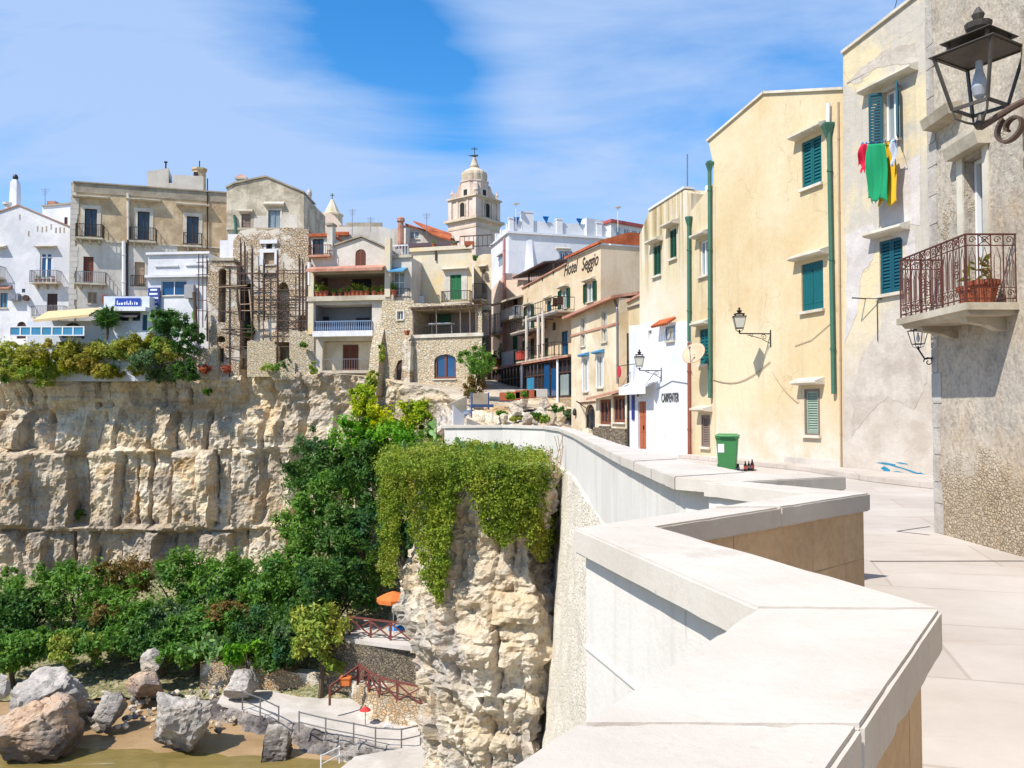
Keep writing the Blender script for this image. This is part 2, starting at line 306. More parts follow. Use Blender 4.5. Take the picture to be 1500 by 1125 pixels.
class MB:
    def __init__(s): s.v = []; s.f = []
    def add(s, vs, fs):
        k = len(s.v); s.v += [tuple(v) for v in vs]; s.f += [tuple(i+k for i in f) for f in fs]; return s
    def hexa(s, p):   # 8 points: bottom 4 ccw, top 4
        return s.add(p, [(3, 2, 1, 0), (4, 5, 6, 7), (0, 1, 5, 4), (1, 2, 6, 5), (2, 3, 7, 6), (3, 0, 4, 7)])
    def box(s, c, a, b, h):
        c, a, b, h = Vector(c), Vector(a), Vector(b), Vector(h)
        return s.hexa([c-a-b-h, c+a-b-h, c+a+b-h, c-a+b-h, c-a-b+h, c+a-b+h, c+a+b+h, c-a+b+h])
    def abox(s, x0, x1, y0, y1, z0, z1):
        return s.hexa([(x0, y0, z0), (x1, y0, z0), (x1, y1, z0), (x0, y1, z0), (x0, y0, z1), (x1, y0, z1), (x1, y1, z1), (x0, y1, z1)])
    def tube(s, pts, r, n=6, caps=True):
        pts = [Vector(p) for p in pts]; rings = []
        rs = r if isinstance(r, (list, tuple)) else [r]*len(pts)
        for i, p in enumerate(pts):
            t = (pts[min(i+1, len(pts)-1)]-pts[max(i-1, 0)])
            if t.length < 1e-6: t = Vector((0, 0, 1))
            t.normalize(); a = t.cross(Vector((0, 0, 1)) if abs(t.z) < .95 else Vector((1, 0, 0))).normalized(); b = t.cross(a)
            rings.append([p+(a*math.cos(2*math.pi*k/n)+b*math.sin(2*math.pi*k/n))*rs[i] for k in range(n)])
        vs = [v for R in rings for v in R]; fs = []
        for i in range(len(pts)-1):
            for k in range(n):
                k2 = (k+1) % n; fs.append((i*n+k, i*n+k2, (i+1)*n+k2, (i+1)*n+k))
        if caps: fs.append(tuple(range(n-1, -1, -1))); fs.append(tuple((len(pts)-1)*n+k for k in range(n)))
        return s.add(vs, fs)
    def bar(s, p0, p1, w, h=None):   # square bar
        p0, p1 = Vector(p0), Vector(p1); t = (p1-p0); L = t.length; t.normalize()
        up = Vector((0, 0, 1)) if abs(t.z) < .95 else Vector((0, 1, 0))
        a = t.cross(up).normalized(); b = a.cross(t)
        return s.box((p0+p1)/2, t*L/2, a*w/2, b*(h or w)/2)
    def lathe(s, c, prof, n=16, rot=0, sx=1, sy=1):
        c = Vector(c); vs = []; fs = []
        for r, z in prof:
            for k in range(n):
                a = rot+2*math.pi*k/n; vs.append(c+Vector((r*math.cos(a)*sx, r*math.sin(a)*sy, z)))
        for i in range(len(prof)-1):
            for k in range(n):
                k2 = (k+1) % n; fs.append((i*n+k, i*n+k2, (i+1)*n+k2, (i+1)*n+k))
        fs.append(tuple(range(n-1, -1, -1))); fs.append(tuple((len(prof)-1)*n+k for k in range(n)))
        return s.add(vs, fs)
    def prism(s, poly, ext):   # polygon of points, extruded by vector
        ext = Vector(ext); n = len(poly); p = [Vector(q) for q in poly]
        vs = p+[q+ext for q in p]
        return s.add(vs, [tuple(range(n-1, -1, -1)), tuple(range(n, 2*n))]+[(i, (i+1) % n, n+(i+1) % n, n+i) for i in range(n)])
    def build(s, name, mat, parent=None, smooth=False, bevel=0):
        org = ORG[parent.name] if parent is not None else Vector((0, 0, 0))
        me = bpy.data.meshes.new(name)
        if parent is None and s.v:
            a = np.array(s.v); org = Vector((float((a[:, 0].min()+a[:, 0].max())/2), float((a[:, 1].min()+a[:, 1].max())/2), float(a[:, 2].min())))
        me.from_pydata([(v[0]-org.x, v[1]-org.y, v[2]-org.z) for v in s.v], [], s.f); me.update()
        bm = bmesh.new(); bm.from_mesh(me)
        if len(bm.faces) < 20000: bmesh.ops.recalc_face_normals(bm, faces=bm.faces)
        if bevel: bmesh.ops.bevel(bm, geom=bm.edges[:], offset=bevel, segments=2, affect='EDGES', clamp_overlap=True)
        bm.to_mesh(me); bm.free()
        if smooth:
            for p in me.polygons: p.use_smooth = True
        o = bpy.data.objects.new(name, me); COL.objects.link(o)
        for m in (mat if isinstance(mat, (list, tuple)) else [mat]): me.materials.append(m)
        if parent is not None: o.parent = parent; ORG[o.name] = org
        else: o.location = org; ORG[o.name] = org
        return o
# parts of parts: the parent's world origin is shared, so a child mesh sits at the local origin
def structure(o): o['kind'] = 'structure'; return o
def stuff(o, label=None, cat=None):
    o['kind'] = 'stuff'
    if label: o['label'] = label; o['category'] = cat
    return o

class Fac:
    """a vertical facade plane; u runs left to right, v is height, o is distance out of the wall"""
    def __init__(s, A, B):
        s.A = Vector((A[0], A[1], 0)); B = Vector((B[0], B[1], 0)); s.len = (B-s.A).length
        s.u = (B-s.A).normalized(); s.n = Vector((-s.u.y, s.u.x, 0)); s.o = -s.n
    @staticmethod
    def px(a, b):
        P = PD(a[0], 605, a[1]); Q = PD(b[0], 605, b[1]); return Fac((P.x, P.y), (Q.x, Q.y))
    def off(s, o):
        f = Fac.__new__(Fac); f.A = s.A+s.o*o; f.u = s.u; f.n = s.n; f.o = s.o; f.len = s.len; return f
    def hit(s, px, py):
        r = ray(px, py); t = (s.A-Vector((0, 0, EYE))).dot(s.n)/r.dot(s.n); p = Vector((0, 0, EYE))+r*t
        return ((p-s.A).dot(s.u), p.z)
    def pt(s, u, v, o=0): p = s.A+s.u*u+s.o*o; return Vector((p.x, p.y, v))
    def P(s, px, py, o=0):
        u, v = s.hit(px, py); return s.pt(u, v, o)
    def rect(s, x0, y0, x1, y1):
        xm, ym = (x0+x1)/2, (y0+y1)/2
        return s.hit(x0, ym)[0], s.hit(xm, y1)[1], s.hit(x1, ym)[0], s.hit(xm, y0)[1]   # u0 v0 u1 v1
    def box(s, mb, u0, u1, v0, v1, o0, o1):
        return mb.hexa([s.pt(u0, v0, o1), s.pt(u1, v0, o1), s.pt(u1, v0, o0), s.pt(u0, v0, o0), s.pt(u0, v1, o1), s.pt(u1, v1, o1), s.pt(u1, v1, o0), s.pt(u0, v1, o0)])
    def prof(s, mb, u0, u1, pts):    # (o,v) outline extruded along u
        return mb.prism([s.pt(u0, v, o) for o, v in pts], s.u*(u1-u0))

def arch_pts(u0, u1, v0, v1, rise=None, n=8):
    w = (u1-u0)/2; r = w if rise is None else rise; c = (u0+u1)/2
    return [(u0, v0), (u1, v0)]+[(c+w*math.cos(math.pi*k/n), v1-r+r*math.sin(math.pi*k/n)) for k in range(n+1)]

def louvre(f, mb, u0, u1, v0, v1, o, gap=.05, t=.045):
    """a louvred shutter leaf"""
    w = min(.07, (u1-u0)*.18)
    f.box(mb, u0, u0+w, v0, v1, o, o+t); f.box(mb, u1-w, u1, v0, v1, o, o+t)
    f.box(mb, u0+w, u1-w, v1-w, v1, o, o+t); f.box(mb, u0+w, u1-w, v0, v0+w*1.3, o, o+t)
    n = max(4, min(34, int((v1-v0-2.3*w)/gap))); st = (v1-v0-2.3*w)/n
    for i in range(n):
        z = v0+1.3*w+i*st
        f.prof(mb, u0+w, u1-w, [(o+t*.8, z), (o+t*.95, z+st*.16), (o+.006, z+st*.95), (o, z+st*.72)])

class House:
    def __init__(s, name, label, cat, fac, outline, mat, ext=8.0, zb=None, group=None, extv=None):
        s.f = fac; s.mat = mat; uv = [fac.hit(*p) for p in outline]
        if zb is not None:
            vm = min(v for u, v in uv); uv = [(u, zb if v < vm+.25 else v) for u, v in uv]
        s.uv = uv; s.ext = Vector(extv) if extv else fac.n*ext
        us = [u for u, v in uv]; vs = [v for u, v in uv]
        s.root = thing(name, label, cat, fac.pt((min(us)+max(us))/2, min(vs), 0), group); s.cut = []
    def cutr(s, u0, v0, u1, v1, d, arch=None):
        poly = arch_pts(u0, u1, v0, v1, arch) if arch is not None else [(u0, v0), (u1, v0), (u1, v1), (u0, v1)]
        s.cut.append((poly, d, s.f))
    def done(s):
        mb = MB().prism([s.f.pt(u, v) for u, v in s.uv], s.ext); o = mb.build('wall', s.mat, s.root)
        if s.cut:
            cb = MB(); org = ORG[s.root.name]
            for poly, d, f in s.cut: cb.prism([f.pt(u, v, .6) for u, v in poly], f.n*(d+.6))
            co = cb.build('cutter', s.mat); co.location = org
            a = co.data; sh = ORG[co.name]-org
            for v in a.vertices: v.co += sh
            md = o.modifiers.new('b', 'BOOLEAN'); md.operation = 'DIFFERENCE'; md.object = co; md.solver = 'EXACT'
            o.matrix_parent_inverse.identity(); bpy.context.view_layer.update()
            dg = bpy.context.evaluated_depsgraph_get(); me = bpy.data.meshes.new_from_object(o.evaluated_get(dg))
            o.modifiers.clear(); old = o.data; o.data = me; me.name = 'wall'
            bpy.data.objects.remove(co); bpy.data.meshes.remove(old)
        s.wall = o; return s
    def part(s, mb, name, mat, parent=None, **k): return mb.build(name, mat, parent or s.root, **k)
    def box(s, name, x0, y0, x1, y1, o0, o1, mat, parent=None):
        u0, v0, u1, v1 = s.f.rect(x0, y0, x1, y1); mb = MB(); s.f.box(mb, u0, u1, v0, v1, o0, o1); return s.part(mb, name, mat, parent)
    def hood(s, u0, u1, v1, par, mat=None, out=.32, gap=.12, ex=.22, h=.12):
        mb = MB(); b = v1+gap
        s.f.prof(mb, u0-ex, u1+ex, [(0, b), (out*.8, b+.02), (out, b+h*.5), (out, b+h), (0, b+h*1.9)])
        return s.part(mb, 'hood', mat or MT['lintel'], par)
    def sill(s, u0, u1, v0, par, mat=None, out=.1):
        mb = MB(); s.f.box(mb, u0-.06, u1+.06, v0-.07, v0+.012, -.12, out); return s.part(mb, 'sill', mat or MT['lintel'], par)
    def frame(s, u0, v0, u1, v1, par, mat, o0, o1, w=.06, mull=1, trans=None, name='frame'):
        mb = MB(); f = s.f
        f.box(mb, u0, u0+w, v0, v1, o0, o1); f.box(mb, u1-w, u1, v0, v1, o0, o1)
        f.box(mb, u0+w, u1-w, v1-w, v1, o0, o1); f.box(mb, u0+w, u1-w, v0, v0+w, o0, o1)
        for i in range(mull):
            c = u0+(u1-u0)*(i+1)/(mull+1); f.box(mb, c-w*.6, c+w*.6, v0+w, v1-w, o0, o1-.005)
        if trans: z = v0+(v1-v0)*trans; f.box(mb, u0+w, u1-w, z-w*.5, z+w*.5, o0, o1-.008)
        return s.part(mb, name, mat, par)
    def win(s, x0, y0, x1, y1, kind='closed', mat='teal', glass='glass', fmat='whitepaint', hood=False, sill=True, surround=None, rec=.16, arch=None, mull=1, trans=None, name=None, label=None, gap=.06, hmat=None, sw=.13, fw=.06, slabs=None, hk={}):
        f = s.f; u0, v0, u1, v1 = f.rect(x0, y0, x1, y1)
        s.cutr(u0, v0, u1, v1, rec, arch)
        mb = MB(); isdoor = kind in ('door',)
        nm = name or ('door' if isdoor else 'window')
        if arch is not None: mb.prism([f.pt(u, v, -rec+.03) for u, v in arch_pts(u0+.003, u1-.003, v0+.003, v1-.003, arch)], f.n*.025)
        else: f.box(mb, u0+.003, u1-.003, v0+.003, v1-.003, -rec+.004, -rec+.03)
        p = s.part(mb, nm, MT[mat] if kind in ('door', 'panel') else MT['dark'] if kind in ('closed', 'boards') else MT[glass])
        if label: p['label'] = label
        w = min(fw, (u1-u0)*.12)
        if kind == 'closed':
            c = (u0+u1)/2; m = .012
            for a, b in ((u0+.01, c-.004), (c+.004, u1-.01)):
                q = MB(); louvre(f, q, a, b, v0+.012, v1-.012, -.075, gap); s.part(q, 'shutter', MT[mat], p)
        elif kind == 'glass':
            if arch is None: s.frame(u0+.005, v0+.005, u1-.005, v1-.005, p, MT[fmat], -rec+.031, -rec+.085, w, mull, trans)
            else:
                q = MB(); c = (u0+u1)/2
                f.box(q, c-w*.5, c+w*.5, v0+w, v1-.03, -rec+.06, -rec+.1); f.box(q, u0+.01, u0+w, v0, v1-arch, -rec+.06, -rec+.1); f.box(q, u1-w, u1-.01, v0, v1-arch, -rec+.06, -rec+.1); f.box(q, u0+w, u1-w, v0, v0+w, -rec+.06, -rec+.1)
                s.part(q, 'frame', MT[fmat], p)
        elif kind == 'boards':
            c = (u0+u1)/2
            for a, b in ((u0+.01, c-.005), (c+.005, u1-.01)):
                q = MB(); n = 4; w2 = (b-a)/n
                for i in range(n): f.box(q, a+w2*i+.004, a+w2*(i+1)-.004, v0+.012, v1-.012, -.075, -.04)
                for z in (v0+.18*(v1-v0), v0+.82*(v1-v0)): f.box(q, a+.02, b-.02, z-.04, z+.04, -.0405, -.03)
                s.part(q, 'shutter', MT[mat], p)
        elif kind == 'open':
            s.frame(u0+.005, v0+.005, u1-.005, v1-.005, p, MT[fmat], -rec+.031, -rec+.085, w, mull, trans)
            hw = (u1-u0)*.5
            for a, b in ((u0-hw-.01, u0-.01), (u1+.01, u1+hw+.01)):
                q = MB(); louvre(f, q, a, b, v0, v1, .03, gap); s.part(q, 'shutter', MT[mat], p)
        elif kind in ('door', 'panel'):
            q = MB(); c = (u0+u1)/2; n = 3
            for a, b in ((u0+.05, c-.02), (c+.02, u1-.05)):
                for i in range(n):
                    z0 = v0+.06+(v1-v0-.1)*i/n; f.box(q, a+.03, b-.03, z0+.03, z0+(v1-v0-.1)/n-.04, -rec+.03, -rec+.05)
            s.part(q, 'panel_moulding', MT[mat], p)
            if kind == 'door':
                q = MB(); z = v0+min(1.05, (v1-v0)*.45); f.box(q, c+.03, c+.07, z-.09, z+.09, -rec+.05, -rec+.10); s.part(q, 'handle', MT['iron'], p)
        elif kind == 'louvred':
            q = MB(); louvre(f, q, u0+w, u1-w, v0+w, v1-w, -.06, gap); s.part(q, 'shutter', MT[mat], p)
            s.frame(u0, v0, u1, v1, p, MT[fmat], -.1, .02, w, 0)
        elif kind == 'dark': pass
        if surround:
            q = MB(); sm = MT[surround]; o1 = .035
            f.box(q, u0-sw, u0-.002, v0, v1+sw, -.02, o1); f.box(q, u1+.002, u1+sw, v0, v1+sw, -.02, o1); f.box(q, u0-.002, u1+.002, v1+.002, v1+sw, -.02, o1)
            s.part(q, 'surround', sm, p)
        if hood: s.hood(u0, u1, v1, p, MT[hmat] if hmat else None, **hk)
        if sill and kind != 'door': s.sill(u0, u1, v0, p)
        return p
    def balc(s, x0, x1, yf, yr, out=.6, mat='slab', rail='iron', bars=None, name='balcony', brk=2, slab=.14, r=.018):
        f = s.f; u0, z, u1, _ = f.rect(x0, yf-10, x1, yf); zr = f.rect(x0, yr, x1, yr+10)[3]
        mb = MB(); f.box(mb, u0, u1, z-slab, z, -.02, out); p = s.part(mb, name, MT[mat])
        for i in range(brk):
            c = u0+(u1-u0)*(i+.5)/brk; q = MB(); f.prof(q, c-.07, c+.07, [(0, z-slab-.42), (.12, z-slab-.3), (out*.7, z-slab-.002), (0, z-slab-.002)]); s.part(q, 'bracket', MT[mat], p)
        q = MB(); rail_u(f, q, u0+.03, u1-.03, z, zr, out-.04, r); s.part(q, 'railing', MT[rail], p)
        return p
    def pipe(s, pts, r, mat, o=None, name='drainpipe'):
        o = r+.03 if o is None else o; mb = MB(); P = [s.f.P(x, y, o) for x, y in pts]; mb.tube(P, r, 8)
        for i in range(len(P)-1):
            L = (P[i+1]-P[i]).length
            for k in range(int(L/2)):
                c = P[i].lerp(P[i+1], (k+.5)/max(1, int(L/2))); mb.tube([c-Vector((0, 0, .03)), c+Vector((0, 0, .03))], r*1.25, 8)
        return s.part(mb, name, MT[mat], smooth=False)

def rail_u(f, mb, u0, u1, z, zr, out, r=.018, step=.13, sides=True):
    pts = [f.pt(u0, 0, 0), f.pt(u0, 0, out), f.pt(u1, 0, out), f.pt(u1, 0, 0)]
    for i in range(3):
        if i != 1 and not sides: continue
        a, b = pts[i], pts[i+1]
        for zz, k in ((zr, 1.3), (z+.08, 1)): mb.bar((a.x, a.y, zz), (b.x, b.y, zz), 2*r*k)
        n = max(1, int((b-a).length/step))
        for k in range(n+1):
            p = a.lerp(b, k/n); mb.bar((p.x, p.y, z), (p.x, p.y, zr), r*1.5)

# ------------------------------------------------------------------ foliage
LD, LS = 2.4, .60
RNG = np.random.default_rng(7)
def leafmesh(name, blobs, n, size, mat, parent=None, clumps=None, aspect=1.7, sig=.17, up=.3, hang=None, rng=None, shell=(.55, 1.0), lo=None):
    """many small leaves gathered in clumps through ellipsoid volumes"""
    n = int(n*LD); size = size*LS
    g = rng or RNG; B = np.array(blobs, float); w = (B[:, 3]*B[:, 5]); w = w/w.sum()
    K = clumps or max(20, n//100)
    bi = g.choice(len(B), K, p=w); d = g.normal(size=(K, 3)); d /= np.linalg.norm(d, axis=1)[:, None]
    rr = g.uniform(shell[0], shell[1], K)[:, None]; cc = B[bi, :3]+d*rr*B[bi, 3:6]
    ci = g.integers(0, K, n); cs = g.uniform(.6, 1.35, K)
    p = cc[ci]+g.normal(size=(n, 3))*sig*(B[bi[ci], 3:6].mean(1)*cs[ci])[:, None]
    if lo is not None: p[:, 2] = np.maximum(p[:, 2], lo+g.uniform(0, .15, n))
    nd = d[ci]+g.normal(size=(n, 3))*.75; nd[:, 2] += up; nd /= np.linalg.norm(nd, axis=1)[:, None]
    t = np.cross(nd, g.normal(size=(n, 3))); t /= np.linalg.norm(t, axis=1)[:, None]; b = np.cross(nd, t)
    s = size*g.uniform(.6, 1.4, n)[:, None]
    t = t*s*.5*aspect; b = b*s*.5/aspect*1.2
    V = np.stack([p-t, p-t*.1-b, p+t, p-t*.1+b], 1).reshape(-1, 3)
    org = np.array(ORG[parent.name]) if parent is not None else p.mean(0)
    V = V-org; me = bpy.data.meshes.new(name)
    me.vertices.add(4*n); me.vertices.foreach_set('co', V.ravel()); me.loops.add(4*n); me.loops.foreach_set('vertex_index', np.arange(4*n))
    me.polygons.add(n); me.polygons.foreach_set('loop_start', np.arange(0, 4*n, 4)); me.update(calc_edges=True); me.validate()
    me.materials.append(mat); o = bpy.data.objects.new(name, me); COL.objects.link(o)
    if parent is not None: o.parent = parent; ORG[o.name] = ORG[parent.name]
    else: o.location = org
    return o

def shrub(px, py, w, h, d, mat, label, group=None, n=1500, size=.26, name='shrub', cat='shrub', trunk=True, seed=None, nb=7, base=None, **k):
    """a bush or small tree whose crown spans w x h pixels at depth d"""
    g = np.random.default_rng(int(px*13+py*7) if seed is None else seed); c = PD(px, py, d); R = w/2*d/FPX; H = h/2*d/FPX
    zb = c.z-H-(.25 if base is None else base); r = thing(name, label, cat, (c.x, c.y, zb), group)
    bl = [(c.x, c.y, c.z, R*.72, R*.72, H*.74)]
    for i in range(nb):
        a = g.uniform(0, 2*math.pi); e = g.uniform(-.55, .95)
        q = math.cos(e)*R*.58; rr = g.uniform(.28, .5)
        bl.append((c.x+q*math.cos(a), c.y+q*math.sin(a)*.8, c.z+math.sin(e)*H*.62, R*rr, R*rr, H*rr))
    leafmesh('foliage', bl, n, size, MT[mat], r, rng=g, **k)
    if trunk:
        mb = MB(); top = Vector((c.x, c.y, c.z+H*.2)); b0 = Vector((c.x, c.y, zb))
        mb.tube([b0, b0.lerp(top, .5)+Vector((g.uniform(-.1, .1)*R, 0, 0)), top], [R*.07+.03, R*.05+.02, .015], 6)
        for i in range(4):
            q = bl[1+i % max(1, nb)]; mb.tube([b0.lerp(top, .3+.1*i), Vector(q[:3])], [R*.035+.015, .01], 5)
        mb.build('trunk', MT['bark'], r)
    return r

def flower_pot(loc, s, label, group, plant='leafmid', n=40):
    r = thing('flower_pot', label, 'flower pot', loc, group); c = Vector(loc)
    MB().lathe(c, [(.11*s, 0), (.16*s, .24*s), (.185*s, .24*s), (.185*s, .30*s), (.15*s, .30*s), (.14*s, .26*s)], 12).build('pot', MT['terracotta'], r)
    leafmesh('plant', [(c.x, c.y, c.z+.45*s, .2*s, .2*s, .2*s)], n, .13*s, MT[plant], r, clumps=8, sig=.35)
    return r

# ------------------------------------------------------------------ setting: promenade, cliff, slope, beach, sea
def fbm(x, y, z, o=5): return mnoise.fractal((x, y, z), 1.0, 2.0, o, noise_basis='PERLIN_ORIGINAL')
def gridmesh(name, P, mat, smooth=False, close=False):
    """P[i][j] grid of points"""
    ni, nj = len(P), len(P[0]); mb = MB(); mb.v = [tuple(p) for row in P for p in row]
    for i in range(ni-1):
        for j in range(nj-1): mb.f.append((i*nj+j, (i+1)*nj+j, (i+1)*nj+j+1, i*nj+j+1))
    return mb.build(name, mat, smooth=smooth)

ZC = 1.05   # top of the coping
def pz(x, y, z=ZC): p = PZ(x, y, z); return Vector((p.x, p.y, z))
def ext(a, b, d): a = Vector(a); b = Vector(b); return a+(a-b).normalized()*d
Oq = [pz(740, 1125), pz(1108, 888), pz(840, 772), pz(1186, 722), pz(1030, 705.5), pz(1068, 703)]
Iq = [pz(1220, 1125), pz(1380, 890), pz(960, 770), pz(1275, 722), pz(1085, 704.7), pz(1240, 697.3)]
Oq[0] = ext(Oq[0], Oq[1], 3.2); Iq[0] = ext(Iq[0], Iq[1], 3.2)
# the long far wall that curves back to the cliff
far = [(988, 698), (908, 667.6), (868, 649)]
Fo = [pz(x, y) for x, y in far]+[Vector((PD(x, y, d).x, d, PD(x, y, d).z)) for x, y, d in ((838, 634.5, 25.5), (818, 627, 31.0), (796, 624, 34.0), (735, 622.3, 36.0), (650, 623, 37.0))]
Fi = []
for i, p in enumerate(Fo):
    a = Fo[max(0, i-1)]; b = Fo[min(len(Fo)-1, i+1)]; t = Vector((b.x-a.x, b.y-a.y, 0)).normalized(); Fi.append(p+Vector((t.y, -t.x, 0))*.5)
Fi[0] = pz(1092, 691.5); Fi[1] = Fi[1]+Vector((.08, .5, 0))
OUT = Oq+Fo; INN = Iq+Fi

def promenade():
    t = NT('pale_stone_paving'); p = t.pos
    col = t.mix(t.ramp(t.noise(t.map((.5, .5, 1)), 1, 6, .65), .35, .68), C(220, 210, 200, .75), C(200, 188, 176, .73))
    st = t.ramp(t.noise(t.map((.5, 2.2, 1), rot=(0, 0, .2)), 1, 7, .7, .6), .56, .74)
    col = t.mix(t.math('MULTIPLY', st, .65), col, C(178, 160, 144))
    rust = t.ramp(t.noise(t.map((.9, 1.6, 1), loc=(7, 3, 0)), 1, 5, .6), .68, .78); col = t.mix(t.math('MULTIPLY', rust, .5), col, C(214, 176, 140))
    br = t.n('ShaderNodeTexBrick'); t.L(t.map((1, 1, 1), rot=(0, 0, .28)), br.inputs['Vector']); br.inputs['Scale'].default_value = .42; br.inputs['Mortar Size'].default_value = .006
    br.inputs['Color1'].default_value = (1, 1, 1, 1); br.inputs['Color2'].default_value = (.88, .87, .86, 1); br.inputs['Mortar'].default_value = (.74, .70, .67, 1); br.inputs['Brick Width'].default_value = 1.1; br.inputs['Row Height'].default_value = .6
    col = t.mix(.75, col, t.mix(1, col, br.outputs[0], 'MULTIPLY'))
    sp = t.ramp(t.noise(t.map(), 26, 3, .7), .66, .74); col = t.mix(t.math('MULTIPLY', sp, .35), col, C(150, 138, 128))
    m = t.fin(col, .85, t.bump(t.noise(t.map(), 14, 6, .7), .2, .012), spec=.2)
    pts = [Vector((o.x*.5+i.x*.5, o.y*.5+i.y*.5, 0)) for o, i in zip(OUT, INN)]
    pts = [(pts[0].x, -6, 0)]+[tuple(p) for p in pts]+[(-4.2, 40, 0), (-4.2, 56, 0), (16, 56, 0), (16, -6, 0)]
    mb = MB(); mb.add(pts, [tuple(range(len(pts)))]); o = mb.build('promenade', m)
    bm = bmesh.new(); bm.from_mesh(o.data); bmesh.ops.triangulate(bm, faces=bm.faces)
    for f in bm.faces:
        if f.normal.z < 0: f.normal_flip()
    bm.to_mesh(o.data); bm.free(); structure(o)
    # slot drains and joints cut into the paving
    dm = simple('dark_drain_slot', C(120, 110, 104), .9)
    for k, (a, b, w) in enumerate((((1275, 822), (1500, 821.5), .022), ((1314, 778), (1362, 771), .018), ((1314, 778), (1362, 783.5), .018))):
        A, B = pz(a[0], a[1], .004), pz(b[0], b[1], .004); t_ = (B-A).normalized(); n_ = Vector((-t_.y, t_.x, 0))*w
        structure(MB().add([A-n_, B-n_, B+n_, A+n_], [(0, 1, 2, 3)]).build('drain_slot', dm))
    # low pavement step along the houses
    a = Fac((11.45, 17.0), (9.28, 23)); 
    fy = Fac((5.13, 36), (9.28, 23.0))
    mb = MB(); q = [Vector((11.6, 16.4, 0)), Vector((9.30, 22.9, 0)), Vector((6.75, 30.4, 0)), Vector((6.1, 30.2, 0)), Vector((8.3, 23.2, 0)), Vector((8.6, 19.6, 0)), Vector((9.6, 16.4, 0))]
    mb.prism(q, (0, 0, .13)); o = mb.build('pavement', m, bevel=.012); structure(o)
promenade()

